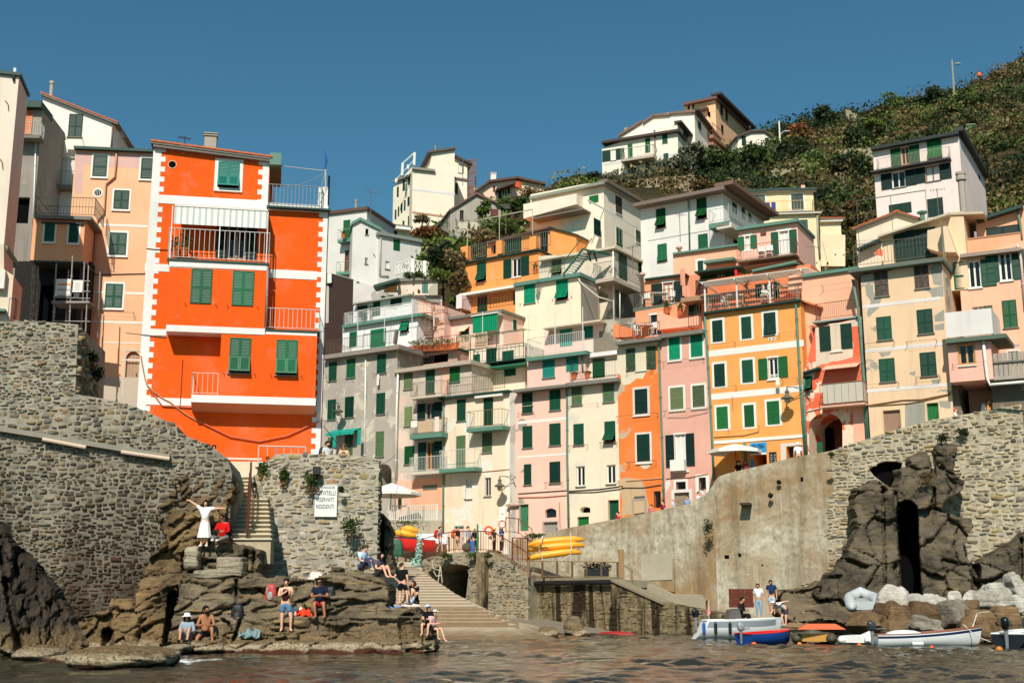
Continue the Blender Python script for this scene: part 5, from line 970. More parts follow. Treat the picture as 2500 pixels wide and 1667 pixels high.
h=House('salmon_upper_terrace','salmon terrace storey with open dark shutters and an outdoor table',ROW(1600,4.2,-27),[(318,545),(715,478)],(500,1050),4,PL(238,160,114,.18));h.slab(320,530,760,456,.12,.3,4,DGREEN(),'roof_edge');h.win(520,565,625,780,'o','D',.16,sill=False,open_w=.85,frame=PT(196,130,80),curtain=True);h.slab(198,850,720,762,.28,1.6,.02,PT(84,96,84,.8,.2,'weathered_ledge'),'terrace_edge');h.rail(215,825,690,765,1.0,1.55,IRON(),'lr',.16,.012);h.finish()
h=House('salmon_lower_terrace','salmon terrace with white chairs over the flaking orange house',ROW(1580,2.0,-29),[(222,875),(735,790)],(400,1300),3,PL(236,158,114,.2));h.win(385,905,500,1120,'o','D',.12,sill=False,side='l',open_w=.05,frame=IRON());h.slab(5,1185,480,1122,.26,.9,.02,SLATEGREY(),'terrace_edge') if 0 else None;h.rail(60,1165,480,1120,.95,.8,PT(80,64,54),'l',.15,.011,back=-1)
h.patch([(38,1030),(105,1035),(235,1085),(235,1165),(38,1170)],PL(236,140,90,.2),'orange_parapet',.8);h.finish()
h=House('salmon_plant_terrace','salmon terrace with potted plants above the dusty pink house',ROW(1660,2.2,-28),[(500,830),(935,735)],(600,1200),3,PL(238,166,126,.2));h.win(865,790,925,900,'o','G1',side='l',sill=False,open_w=.5,frame=WHITE());h.rail(790,1045,930,1025,1.0,.8,IRON(),'l',.18,.012)
h.patch([(495,905),(520,900),(730,975),(935,940),(935,1040),(500,1090)],PL(234,176,140,.2),'sloping_parapet',.75);h.slab(705,735,1120,672,.3,1.2,.02,PT(160,126,92),'upper_slab');h.finish()
h=House('dark_awning_terrace','terrace storey in deep shade with wide dark green blinds and drying towels',ROW(1730,5.0,-28),[(720,500),(1340,395)],(900,1000),3,PL(220,150,110,.25));h.slab(850,452,1345,372,.12,1.3,2,DGREEN(),'roof_edge');h.win(920,495,1100,580,'c','Y',sill=False);h.win(1175,450,1290,530,'c','Y',sill=False);h.win(1100,470,1172,590,'g',sill=False,frame=WHITE());h.rail(870,690,1115,665,1.0,.9,IRON(),'lr',.15,.016);h.finish()
f=h.fr
for x0,y0,x1,y1,lab in ((700,415,750,600,'long pinkish towel hanging on the salmon terraces'),(720,600,800,712,'crumpled pinkish cloth over the terrace rail'),(1278,428,1306,508,'small bright red cloth drying beside a dark green blind')):
    u0,u1,z0,z1=h.rect(x0,y0,x1,y1,1.35);m=MB();P=[]
    for i in range(7):u=u0+(u1-u0)*i/6;P.append([f.w(u+.04*math.sin(i),z0+.08*math.sin(i*2.1),1.35+.06*math.sin(i*1.9)),f.w(u,z1,1.35)])
    m.grid(P,0,True);m.grid([[(Vector(p)+f.n*-.02) for p in r_] for r_ in P]);tag(m.build('towel',PT(206,40,36) if 'red' in lab else PT(214,150,124,.9,.1,'cloth')),lab,'towel')
# white pergola terrace over the yellow-orange house
V('O');h=House('pergola_terrace_house','shaded terrace storey behind the white slatted pergola above the yellow-orange house',ROW(1830,3.2,-30),[(-330,1140),(640,985),(800,960)],(200,1500),3.5,PL(224,130,84,.2));h.slab(160,1022,640,922,.14,.4,3,VERDI(),'roof_edge',True)
h.win(275,1165,395,1340,'g',sill=False,frame=WHITE());h.win(200,1180,270,1330,'c','D',sill=False,leaves=1);h.win(400,1150,465,1330,'c','D',sill=False,leaves=1);h.win(560,1100,660,1200,'x',sill=False);h.win(660,1090,770,1150,'g',sill=False,frame=WHITE())
h.rail(-335,1490,640,1320,1.05,2.4,PT(150,144,130),'lr',.17,.012);m=MB();f=h.fr;a=f.uv(-360,1180,2.4);b=f.uv(790,1010,2.4);za=f.uv(-330,1185,2.4)[1];zb=f.uv(790,1010,2.4)[1];zz=(za+zb)/2
for i in range(7):d=2.7-.36*i;m.fbox(f,a[0]-.2,b[0],zz+.04*i,zz+.04*i+.05,d-.09,d+.09,0)
for i in range(4):u=a[0]+(b[0]-a[0])*i/3.2;m.fbox(f,u-.05,u+.05,zz-3.1,zz,2.3,2.4);m.fbox(f,u-.04,u+.04,zz-.12,zz-.01,.02,2.8)
h.part('pergola',m,WRAIL());h.patch([(640,1135),(690,1128),(910,1205),(910,1330),(640,1330)],PL(240,188,156,.2),'pink_parapet',1.6);h.finish()
# ---- big cream house and its balconied base
V('L');fr=ROW(1440,19,-33);h=House('big_cream_house','big cream house with a grey eaved roof, below the hilltop',fr,[(-330,800),(78,720),(230,712)],(100,1330),8,PL(240,224,194,.2));h.slab(-340,822,230,690,.25,.6,8,PT(140,140,124),'eaves');R_=h.right()
h.win(122,808,192,862,'c','Y',sill=False);h.patch([(-330,900),(75,820),(75,900),(-330,1010)],PL(240,224,196,.2),'parapet',1.2);h.slab(-330,985,75,900,.12,1.4,.02,PT(120,110,96),'ledge')
for r_,c in (((320,818,368,945),'B'),((155,992,206,1115),'G1'),((324,1058,372,1195),'G2'),((476,1076,510,1166),'F')):h.win(*r_,'c',c,.05,fr=R_)
z=h.top[-1][1];m=MB();m.fbox(R_,-.4,8.2,z-.1,z+.2,-.3,.6);m.build('eaves',PT(120,104,92),h.root);h.band(110,905,500,998,.2,PL(228,220,206),.012,fr=R_);h.rail(330,1195,690,1330,1.4,1.2,PT(176,176,160),'',.5,.012,fr=R_)
m=MB();a=R_.uv(200,1215,1.3);b=R_.uv(690,1335,1.3);m.fbox(R_,a[0],b[0],a[1]-.9,a[1]-.5,-.3,1.4);m.build('balcony',PL(214,202,178,.4),h.root);h.finish()
V('J');fr=ROW(1470,12.5,-33);h=House('cream_base_house','shabby cream base storey with a wraparound balcony under the big cream house',fr,[(330,110),(1130,60)],(900,900),5,PL(222,206,178,.5,.25,(150,140,120)));R_=h.right();h.win(470,140,570,300,'p','F',flap=25,sill=False);h.slab(330,95,1140,45,.2,.5,5,PT(206,194,166),'cornice')
for r_ in ((1178,95,1262,350),(1385,165,1460,300)):h.win(*r_,'c','G2',fr=R_,sill=False)
h.slab(915,362,1135,335,.3,1.3,.02,PT(180,166,146,.9,.2,'rough_concrete'),'balcony');m=MB();a=R_.uv(1135,335,1.3);b=R_.uv(1410,420,1.3);m.fbox(R_,a[0]-.2,b[0],a[1]-.3,a[1],-.1,1.3);m.build('balcony',PT(180,166,146,.9,.2,'rough_concrete'),h.root);h.rail(915,350,1135,330,1.3,1.25,IRON(),'l',.16,.01);h.rail(1135,330,1410,410,1.3,1.25,IRON(),'',.16,.01,fr=R_)
h.win(1195,440,1262,620,'x',fr=R_,sill=False);m=MB();z=h.fr.uv(1130,370)[1];m.fbox(R_,.0,4.5,z-3.0,z-.05,.001,.015);m.build('rough_wall',PL(150,142,124,.9,.6,(110,102,90)),h.root);h.pipe([(1118,60),(1122,400),(1130,1090)],.06,WHITE(),1.4);h.pipe([(1190,480),(1192,850)],.04,WHITE(),1.0);h.finish()
# ---- white house with wide eaves
V('L');fr=ROW(1680,17,-33);h=House('white_eaves_house','large white house with wide eaves and a corner balcony in the upper village',fr,[(512,905),(1142,760)],(800,1420),9,PL(228,222,206,.22));R_=h.right();h.slab(455,885,1150,712,.3,1.0,9,PT(120,104,92,.85,.2,'roof_edge'),'eaves');z=h.top[-1][1];m=MB();m.fbox(R_,-.9,9.3,z-.02,z+.3,-.3,1.3);m.build('eaves',PT(120,90,74,.85,.2,'roof_underside'),h.root)
h.win(635,908,706,1055,'p','Y',flap=34);h.win(945,828,1020,985,'p','Y',flap=34);h.win(645,1178,716,1310,'p','G2',flap=14);h.win(956,1102,1030,1212,'c','G2');h.pipe([(868,800),(882,860),(890,1220)],.07,VERDI(),.1);h.band(570,1165,1040,1062,.05,PT(150,146,136),.02)
for r_,k in (((1216,868,1248,940),'c'),((1288,905,1310,985),'c'),((1340,945,1358,1010),'c'),((1225,1120,1258,1175),'x')):h.win(*r_,k,'G1',fr=R_,sill=False)
h.slab(1035,1030,1190,995,.4,1.3,.02,VERDI(),'balcony');m=MB();a=R_.uv(1190,995,1.2);m.fbox(R_,-1.3,8,a[1]-.45,a[1],-.1,1.2);m.build('balcony',PL(206,198,178,.4),h.root);h.rail(1040,1020,1185,990,1.1,1.25,PT(190,190,176),'l',.3,.012);h.rail(1190,990,1400,1080,1.1,1.15,PT(190,190,176),'',.3,.012,fr=R_);h.finish()
# ---- hilltop: big white house, peach tower, small white
fr=FR(800,250,168,-24);h=House('hilltop_white_house','big cream-white house on the hilltop with green shutters on two sides',fr,[(218,445),(795,255)],(500,900),14,PL(240,228,200,.15));R_=h.right();h.slab(212,438,800,246,.35,.7,14,PT(70,58,52),'roof',tilt=False)
h.win(285,455,325,540,'o','G1',open_w=1.3,curtain=True);h.win(416,414,452,520,'c','Y',sill=False);h.win(550,370,588,480,'c','Y',sill=False);h.win(680,326,720,408,'c','G1');h.win(555,526,594,608,'c','G1');h.win(690,485,728,540,'c','G1');h.win(412,565,458,650,'o','G1',side='r',sill=False);h.win(300,610,332,660,'o','G1',side='r',sill=False)
h.slab(362,548,612,478,.35,2.0,.02,PT(176,160,140),'balcony');h.rail(365,545,610,476,1.5,1.9,PT(196,190,170),'lr',.6,.03);h.pipe([(620,305),(630,590)],.12,PT(120,104,90),.15);h.band(230,610,790,448,.35,PL(214,212,200),.02)
for r_ in ((842,316,874,398),(955,245,974,300),(954,370,982,450),(960,534,988,580)):h.win(*r_,'c','G1',fr=R_)
z=h.top[-1][1];m=MB();m.fbox(R_,-.3,14.3,z+.0,z+.3,-.4,.7);m.build('roof_end',PT(80,66,58),h.root);h.finish()
h=House('hilltop_white_attic','stepped cream-white upper storey of the hilltop house',FR(800,180,174,-24),[(345,340),(520,240),(535,240),(612,188),(738,172),(925,160)],(500,480),13,PL(240,229,204,.15));R_=h.right()
for a in ((340,340,522,228),(528,240,618,178),(610,184,738,174),(732,166,930,152)):h.slab(*a,.35,.4,13,PT(120,92,78),'roof',True)
h.chimney(388,282,412,305,.5,cap=False);h.win(955,243,974,300,'c','G1',fr=R_);z=h.top[-1][1];m=MB();m.fbox(R_,-.3,13.3,z-.1,z+.25,-.4,.7);m.build('roof_end',PT(70,58,52),h.root);h.finish()
fr=FR(1000,160,186,-30);h=House('peach_tower','slim peach coloured tower house with balconies, highest on the hilltop',fr,[(845,110),(1085,50)],(1000,900),16,PL(240,188,140,.18));R_=h.right();h.slab(838,102,1095,40,.4,.7,16,PT(110,76,62),'roof');z=h.top[-1][1];m=MB();m.fbox(R_,-.6,16.5,z+.0,z+.35,-.5,1.2);m.build('roof_end',PT(70,58,52),h.root)
h.win(876,122,892,152,'c','G1');h.win(910,112,924,145,'c','G1');h.slab(905,150,1020,122,.4,1.0,.02,BROWNRF(),'lower_roof')
for r_ in ((1125,110,1142,190),(1165,150,1180,235),(1030,165,1048,205),(1132,270,1148,345)):h.win(*r_,'x',fr=R_,sill=False)
for y in (395,340):m=MB();a=R_.uv(1070,y,1.6);m.fbox(R_,a[0],a[0]+7,a[1]-.5,a[1],-.1,1.6);b_=m.build('balcony',PT(150,110,84),h.root);rl=h.rail(1070,y,1150,y+20,1.3,1.5,PT(170,120,96),'l',.6,.03,fr=R_);rl.parent=b_
h.finish()
h=House('hilltop_small_house','small cream house with a gable at the right end of the hilltop',FR(1400,380,172,8),[(1252,352),(1360,308),(1460,302),(1555,370)],(1400,640),8,PL(238,226,200,.15));
for a in ((1248,350,1362,304),(1355,304,1465,300),(1460,300,1560,368)):h.slab(*a,.3,.4,8,PT(80,66,58),'roof',True)
h.win(1288,352,1320,420,'c','G1');h.win(1466,366,1492,402,'c','G1');h.finish()
# ---- cream tower block on the left hilltop
V('G');fr=FR(350,400,150,-44);h=House('cream_apartment_tower','tall cream apartment tower on the left hilltop with a roof terrace',fr,[(105,448),(268,268)],(200,1000),17,PL(240,226,196,.12));R_=Frame(h.fr.w(h.u1,0,0),22);h.slab(98,445,268,258,.3,.4,8,PT(130,122,110),'roof_edge')
for r_ in ((232,340,256,420),(187,385,205,472),(138,440,152,525),(228,525,248,600),(120,635,132,715),(198,555,210,640),(172,580,184,660),(146,610,156,690),(232,688,248,765),(186,728,200,765)):h.win(*r_,'c','G1',sill=False)
h.finish()
h=House('cream_tower_gable','blank cream gable wall of the apartment tower on the left hilltop',FR(450,400,150.2,14),[(270,278),(412,290),(440,128),(628,105)],(400,1000),9,PL(241,226,196,.1));h.slab(268,268,462,290,.3,.4,.02,PT(140,132,118),'ledge',True);h.slab(402,132,640,96,.3,.4,9,PT(90,80,72),'roof',True);h.band(270,460,628,500,.3,PL(222,220,208),.02,tilt=True);h.band(268,655,600,700,.25,PL(190,150,110),.05,tilt=True);h.chimney(455,90,470,115,1,cyl=True);h.finish()
h=House('cream_tower_wing','cream rear wing of the left hilltop tower, by the scaffolding',FR(680,400,156,14),[(622,168),(735,235)],(680,640),8,PL(240,226,198,.12));h.slab(622,160,778,235,.3,.6,8,PT(60,52,48),'roof',True);h.win(660,245,690,322,'o','G1',side='r',open_w=.2,curtain=True);h.win(632,410,655,500,'c','G1');h.band(625,365,735,382,.3,PT(110,84,76),.15,tilt=True);h.finish()
V('G');t=thing('scaffold','narrow scaffold tower on the far side of the left hilltop tower','scaffold',at(770,520,156));m=MB()
for x0,x1 in ((742,742),(768,768),(786,786),(806,806)):m.bar(at(x0,520,156+(x0 % 3)),at(x1,205,156+(x0 % 3)),.09)
for y in (210,260,310,320,380,430,440,490):m.bar(at(738,y+10,156),at(810,y,156),.08)
for y in (260,380):m.bar(at(740,y+60,156),at(806,y,156),.06)
m.build('scaffold_tubes',PT(140,110,100,.6,.2,'rusty_tube'),t)
t=thing('roof_rail','white posts and rail on the roof terrace of the left hilltop tower','railing',at(200,350,150));m=MB()
for (x,y,z) in ((128,405,370),(180,345,240),(228,290,255),(282,255,150)):m.tube([at(x,y,150),at(x+6,z,150)],.18)
m.bar(at(182,245,150),at(284,155,150),.1);m.bar(at(128,380,150),at(280,215,150),.06);m.build('rail',WHITE(),t)
h=House('pink_hill_house','low pink house with flower pots on the ridge between the hilltops',FR(1100,430,152,10),[(820,470),(920,385),(1160,355),(1400,408)],(1000,620),7,PL(238,200,172,.2));h.slab(810,462,925,380,.3,.6,7,BROWNRF(),'roof',True);h.slab(920,380,1165,348,.3,.6,7,BROWNRF(),'roof',True);h.slab(1160,348,1405,402,.3,.6,7,BROWNRF(),'roof',True)
h.chimney(935,318,980,380,.6,PT(222,210,200));h.slab(985,445,1150,385,.3,1.6,.02,PT(70,56,48),'porch_roof',True);h.win(1000,470,1026,550,'c','G1',sill=False);h.win(1030,460,1075,530,'g',sill=False);h.win(1078,445,1098,500,'c','G1',sill=False);h.win(955,430,972,475,'x');h.patch([(1105,430),(1190,462),(1190,385),(1150,400)],PL(200,84,44),'orange_balcony',.3);h.finish()
h=House('stone_shed','grey rendered shed with a gable on the slope below the left hilltop tower',FR(800,600,124,16),[(590,632),(810,492),(1020,585)],(800,1000),6,PL(176,166,148,.7,.4,(200,188,164)));h.slab(580,632,812,486,.2,.3,6,PT(120,84,76),'roof',True);h.slab(812,486,1025,580,.2,.3,6,PT(120,90,80),'roof',True);h.win(672,640,704,720,'x',frame=PT(96,80,60));h.win(930,630,996,710,'c',PT(110,60,50),sill=False);h.finish()
# ------------------------------------------------------------------ stone walls laid stone by stone
def rubble(name,fr,poly,parent,mat,d=0.0,ch=(.10,.24),cw=(.16,.5),prot=(.015,.09),gap=.02,seed=1,skip=(),rough=.5,cover=1.0):
    """courses of odd flat stones filling the (u,z) outline, standing proud of the wall face"""
    r=random.Random(seed);us=[p[0] for p in poly];zs=[p[1] for p in poly]
    def inside(P,x,y):
        c=False;j=len(P)-1
        for i in range(len(P)):
            if (P[i][1]>y) != (P[j][1]>y) and x<(P[j][0]-P[i][0])*(y-P[i][1])/(P[j][1]-P[i][1])+P[i][0]:c=not c
            j=i
        return c
    V_,F_=[],[];z=min(zs);k=7
    ph=r.random()*9
    while z<max(zs):
        h=r.uniform(*ch)*r.choice((.7,1,1,1.25));u=min(us)-r.random()*.4
        while u<max(us):
            w_=r.uniform(*cw)*(.6+h*2.4)*(1.0 if r.random()<.85 else r.uniform(.45,1.5));hh=h*r.choice((1,1,.95,.85,1.2,.6,1.35));uc=u+w_/2;wob=.09*math.sin(uc*.9+ph+z*.6)+.05*math.sin(uc*2.7+z*2)+.03*r.uniform(-1,1)
            zc=z+hh/2+wob
            if inside(poly,uc,zc) and not any(inside(s,uc,zc) for s in skip) and r.random()<cover:
                b=len(V_);p=r.uniform(*prot);tl=r.uniform(-.2,.2);ti,tj=r.uniform(-.04,.04),r.uniform(-.05,.05)
                out=[]
                for i in range(k):
                    a=2*math.pi*(i+.5+r.uniform(-.3,.3))/k;x=max(-1,min(1,1.6*math.cos(a)))*(w_/2-gap*.5)*(1-rough*.7*r.random());y=max(-1,min(1,1.6*math.sin(a)))*(hh/2-gap*.5)*(1-rough*r.random()*1.1)
                    out.append((x,y+x*tl))
                for x,y in out:V_.append(fr.w(uc+x,zc+y,d-.02))
                for x,y in out:V_.append(fr.w(uc+x*.97,zc+y*.95,d+p*.55+x*ti+y*tj))
                for x,y in out:V_.append(fr.w(uc+x*.84,zc+y*.78,d+p+x*ti*2+y*tj*2+r.uniform(-.012,.012)))
                for q0 in (0,k):
                    for i in range(k):j=(i+1) % k;F_.append((b+q0+i,b+q0+j,b+q0+k+j));F_.append((b+q0+i,b+q0+k+j,b+q0+k+i))
                for i in range(1,k-1):F_.append((b+2*k,b+2*k+i,b+2*k+i+1))
            u+=w_
        z+=h
    L=org(parent);return np_mesh(name,np.array(V_),np.array(F_),mat,parent,loc=tuple(L))
GREYS=[(174,166,148),(150,142,126),(188,178,156),(166,150,122),(134,128,116),(184,168,134),(160,154,140),(196,188,170),(170,138,106),(146,138,126),(178,158,120)]
TANS=[(190,176,146),(168,154,126),(180,160,120),(156,148,132),(202,190,164),(142,130,110),(188,168,132),(170,164,148)]
def CONC():
    if 'conc' in _mc:return _mc['conc']
    N=NT('old_plaster_wall');v=N.mapping((1,1,1));n0=N.noise(v,.28,6,.6);n1=N.noise(N.mapping((1.0,1.0,.12)),1.1,7,.68);n2=N.noise(v,2.3,7,.72);n3=N.noise(v,11,4)
    c=N.ramp(n2,[(.3,rgb(128,118,98)),(.5,rgb(178,168,144)),(.7,rgb(206,196,172))])
    c=N.mix(N.math('MULTIPLY',N.ramp(n0,[(.42,(0,0,0)),(.6,(1,1,1))]),.85),c,rgb(142,112,74))
    c=N.mix(N.math('MULTIPLY',N.ramp(n1,[(.50,(0,0,0)),(.68,(1,1,1))]),.65),c,rgb(96,82,60))
    c=N.mix(N.math('MULTIPLY',N.ramp(N.noise(N.mapping((1.3,1.3,.08)),1.5,5),[(.6,(0,0,0)),(.72,(1,1,1))]),.5),c,rgb(226,220,204))
    N.bump(N.math('ADD',n2,N.math('MULTIPLY',n3,.5)),.5,.03);_mc['conc']=N.done(c,.95,.1);return _mc['conc']
def QUAYM():
    if 'quay' in _mc:return _mc['quay']
    N=NT('stained_quay_wall');v=N.mapping((1,1,1));st=N.noise(N.mapping((1.0,1.0,.10)),.9,8,.68,.6);n2=N.noise(v,3.0,6,.7);n0=N.noise(v,.5,5)
    c=N.ramp(n2,[(.3,rgb(86,74,54)),(.52,rgb(132,116,86)),(.7,rgb(170,154,120))])
    c=N.mix(N.ramp(st,[(.50,(0,0,0)),(.56,(.95,.95,.95))]),c,rgb(36,28,21));c=N.mix(N.math('MULTIPLY',n0,.3),c,rgb(80,66,48))
    N.bump(n2,.6,.04);_mc['quay']=N.done(c,.95,.1);return _mc['quay']
# left wall
V('PH');fr=FR(200,1200,44,7);lw=House('left_stone_wall','huge rough stone retaining wall rising from the water at the left',fr,[(-160,782),(-60,784),(100,785),(191,792),(183,962),(265,975),(333,994),(380,1015),(432,1040),(433,1056),(480,1073),(520,1092),(555,1118),(566,1152)],-1.5,5,MORTAR(160,150,130,1),'wall');lw.finish()
rubble('stonework',fr,lw.poly,lw.root,STONE(GREYS,1.0,name='wall_stone'),seed=3,ch=(.06,.18),cw=(.13,.42),prot=(.0,.07),cover=.97)
rd=Frame(fr.w(fr.uv(187,880)[0],0,0),97);z0,z1=fr.uv(187,962)[1],fr.uv(190,792)[1]
rubble('stonework',rd,[(0,z0),(5,z0),(5,z1-2.2),(0,z1)],lw.root,STONE(TANS,0,name='wall_stone'),seed=4,prot=(.02,.2))
m=MB();a=fr.uv(-100,1035,.1);b=fr.uv(415,1120,.1);m.fbox(fr,a[0],b[0],a[1]-.02,a[1]+.16,0,.22,0,b[1]-.02,b[1]+.16);lw.part('drain_ledge',m,PT(140,132,116,.9,.25,'stained_concrete'));m=MB();a=fr.w(*fr.uv(104,1072,.25),.25);b=fr.w(*fr.uv(210,1092,.25),.25);m.tube([a,b],.07,0,8);c=fr.w(*fr.uv(296,1103,.25),.25);d=fr.w(*fr.uv(414,1120,.25),.25);m.tube([c,d],.07,0,8);lw.part('clay_pipe',m,PT(206,180,156,.8,.15,'clay_pipe'))
# bastion with the notice
fr=FR(780,1250,50,5);ba=House('stone_bastion','rough stone bastion carrying the white notice, right of the stair',fr,[(608,1235),(613,1172),(642,1138),(672,1109),(700,1107),(870,1111),(926,1121)],(780,1440),4,MORTAR(178,167,146),'wall');ba.finish();zs_=fr.uv(780,1400)[1]
rubble('stonework',fr,[(u,max(z,zs_-1)) for u,z in ba.poly],ba.root,STONE(GREYS+TANS,0,name='bastion_stone',bright=1.12),seed=8,ch=(.08,.24),cw=(.16,.5),prot=(-.003,.05),cover=.96)
rubble('stonework',ba.right(),[(0,zs_),(3.5,zs_),(3.5,fr.uv(926,1125)[1]),(0,fr.uv(926,1125)[1])],ba.root,STONE(TANS,0,name='bastion_stone'),seed=9)
V('SG');a,b,z0,z1=ba.rect(372,318,1082,1318,.12);t=thing('notice_board','white painted notice board with black lettering on the stone bastion','sign',fr.w((a+b)/2,z0,.12));m=MB();m.fbox(fr,a,b,z0,z1,.04,.13);m.build('board',PT(228,226,216,.6,.04,'white_board'),t);INK=PT(40,38,36,.8,.1,'sign_ink');uc=(a+b)/2;H=z1-z0
for s,k,sz,ds,sx in (('RIOMAGGIORE',.925,.15,.05,.60),('GAVITELLI',.745,.24,0,.70),('RISERVATI',.535,.24,-.03,.64),('RESIDENTI',.315,.24,-.03,.64)):text(s,fr,uc+ds,z0+H*k,.133,sz,INK,t,sx=sx)
# ------------------------------------------------------------------ upper (street) wall and quay
V('PH');A=at(1742,1180,76);B=at(1300,1308,83);ang=math.degrees(math.atan2(A.y-B.y,A.x-B.x));fr=Frame(B,ang)
uw=House('street_wall','long grey plastered retaining wall below the street, with the kayaks hung on it',fr,[(1250,1318),(1327,1301),(1388,1288),(1512,1265),(1614,1244),(1678,1231),(1723,1207),(1742,1182)],(1500,1530),1.0,CONC(),'wall');uw.finish();uwf=fr
A2=at(1742,1180,75.6);B2=at(2130,1066,72.5);ang=math.degrees(math.atan2(B2.y-A2.y,B2.x-A2.x));fr2=Frame(A2,ang)
rw=House('big_plaster_wall','high brown-stained plaster retaining wall above the landing stage',fr2,[(1742,1178),(1755,1163),(1777,1155),(1841,1140),(1937,1116),(2030,1100)],(1850,1530),1.2,CONC(),'wall');rw.finish()
A3=fr2.w(rw.u1,0,0);B3=at(2560,975,69.5);ang=math.degrees(math.atan2(B3.y-A3.y,B3.x-A3.x));fr3=Frame(A3,ang)
sw=House('right_stone_wall','rough stone retaining wall with an arched recess at the right',fr3,[(2030,1100),(2112,1073),(2150,1060),(2203,1044),(2273,1025),(2369,1009),(2500,985),(2600,968)],(2200,1560),1.5,MORTAR(178,166,140),'wall');V('Y');ap=[(222,610),(300,562),(360,548),(430,550),(480,562),(465,640),(440,720),(372,770),(330,715),(260,660)];sw.hole(ap,.6,name='arched_recess_shade');sl_p=[(440,840),(640,840),(690,1200),(700,1640),(440,1640),(430,1200)];sw.hole(sl_p,.9,name='cleft_shade');sw.finish()  # shallow recess and cleft: black back panels painted in for deep shade
rubble('stonework',fr3,sw.poly,sw.root,STONE(TANS,0,name='right_wall_stone',bright=1.08),seed=12,ch=(.10,.32),cw=(.2,.6),prot=(.0,.10),gap=.035,cover=.93,skip=[[fr3.uv(*p) for p in ap],[fr3.uv(*p) for p in sl_p]])
V('W');ed=[fr2.uv(*p) for p in ((1180,320),(1150,420),(1200,520),(1185,700),(1150,950),(1190,1150),(1150,1300),(1000,1320),(780,1400),(780,1560),(1300,1560),(1300,300))];rubble('bare_stonework',fr2,ed,rw.root,STONE(TANS,0,name='right_wall_stone',bright=1.08),seed=13,ch=(.1,.24),cw=(.2,.6),prot=(.01,.07),cover=.9)
V('PH')
for pts,o_,mt in (([(1010,515),(1390,505),(1402,640),(1408,925),(1300,900),(1015,835)],.14,CONC()),([(1152,636),(1390,625),(1396,830),(1158,838)],.19,PL(176,166,140,.7))):V('U');uw.patch(pts,mt,'rendered_block',o_)
V('PH')
# spout with its shadow, weep holes, rusty plate
V('W');u,z=fr2.uv(530,722,.6);m=MB();m.fbox(fr2,u-.28,u+.32,z-.07,z+.07,.0,.9);rw.part('water_spout',m,PT(58,52,44,.8,.2,'old_iron'))
for x0,y0,x1,y1 in ((955,515,975,550),(372,1112,408,1140),(478,1098,500,1125),(655,1182,668,1196)):u0,u1,za,zb=rw.rect(x0,y0,x1,y1);m=MB();m.fbox(fr2,u0,u1,za,zb,.002,.01);rw.part('weep_hole',m,DARK())
m=MB();a,b=at(405,1370,72.8),at(600,1512,72.8);m.box((a.x,72.8,b.z),(b.x,72.86,a.z));tag(m.build('rusty_plate',PT(96,44,28,.85,.25,'rust_plate',wear=.2)),'rust brown steel plate leaning on the big plaster wall','plate')
# wall copings / street
V('PH');m=MB()
def strip(name,near,far,mat,th=.3):     # ground strip between two world polylines
    m=MB();m.grid([near,far]);m.grid([[Vector(p)-Vector((0,0,th)) for p in near],near]);o=m.build(name,mat);return tag(o,kind='structure')
STREET=PT(150,142,126,.95,.2,'street_stone')
near=[uwf.w(*uwf.uv(x,y),-.8)-Vector((0,0,1.0)) for x,y in ((1250,1318),(1388,1288),(1512,1265),(1678,1231),(1740,1190))]+[fr2.w(*fr2.uv(x,y),-1.0)-Vector((0,0,1.0)) for x,y in ((1780,1155),(1937,1116),(2028,1100))]+[fr3.w(*fr3.uv(x,y),-1.2)-Vector((0,0,1.0)) for x,y in ((2150,1060),(2369,1009),(2590,970))]
def rowY(X):return 88-.643*X
far=[Vector((p.x,max(p.y+1.0,rowY(p.x)+3.5),p.z)) for p in near]
strip('street',near,far,STREET)
# quay, bridge arch, slipway
A=at(1310,1410,77.5);B=at(1640,1482,70.5);ang=math.degrees(math.atan2(B.y-A.y,B.x-A.x));fq=Frame(A,ang);V('U')
qw=House('quay_wall','low stone quay wall streaked with dark damp stains',fq,[(-30,600),(90,690),(330,812),(910,828),(1100,905),(1310,1008),(1725,1085),(1900,1130)],-1.2,1.0,QUAYM(),'wall');qw.finish()
rubble('stonework',fq,[(u,z) for u,z in qw.poly],qw.root,QUAYM(),seed=21,ch=(.14,.3),cw=(.25,.6),prot=(.0,.05),gap=.04,cover=.8)
qw.slab(330,806,915,822,.16,.12,.9,PT(136,124,100,.9,.3,'worn_coping'),'coping');qw.slab(910,822,1310,1002,.14,.12,.9,PT(136,124,100,.9,.3,'worn_coping'),'coping',True);zq=fq.uv(600,822)[1];k=MB();k.fbox(fq,fq.uv(330,815)[0],fq.uv(815,825)[0],zq-.5,zq-.06,-5,-.9);tag(k.build('quay',PT(150,140,120,.95,.2,'quay_paving')),kind='structure');m=MB();P=[fq.w(*fq.uv(x,y,.3),.3) for x,y in ((-150,866),(0,860),(240,856),(500,862),(700,850),(905,856))];m.tube(P,.13,0,8);m.build('black_hose',PT(24,22,22,.6,.2,'black_rubber'),qw.root)
V('T');A=at(440,700,80.5);B=at(900,700,78.0);ang=math.degrees(math.atan2(B.y-A.y,B.x-A.x));fb=Frame(A,ang)
br=House('stone_bridge','small stone bridge with a dark arch beside the slipway',fb,[(385,655),(520,622),(640,598),(830,600),(920,612),(1010,660),(1180,765)],-1.0,7,MORTAR(158,146,122),'bridge')
p=[(440,745),(475,722),(540,695),(600,684),(680,688),(735,700),(748,715),(735,800),(720,940),(600,940),(440,940)];br.hole(p,5.5,name='arch_tunnel');br.finish()
rubble('stonework',fb,br.poly,br.root,STONE(TANS,0,name='bridge_stone',bright=.9),seed=22,ch=(.12,.26),cw=(.2,.5),prot=(.0,.05),skip=[[fb.uv(*a) for a in p]],cover=.85)
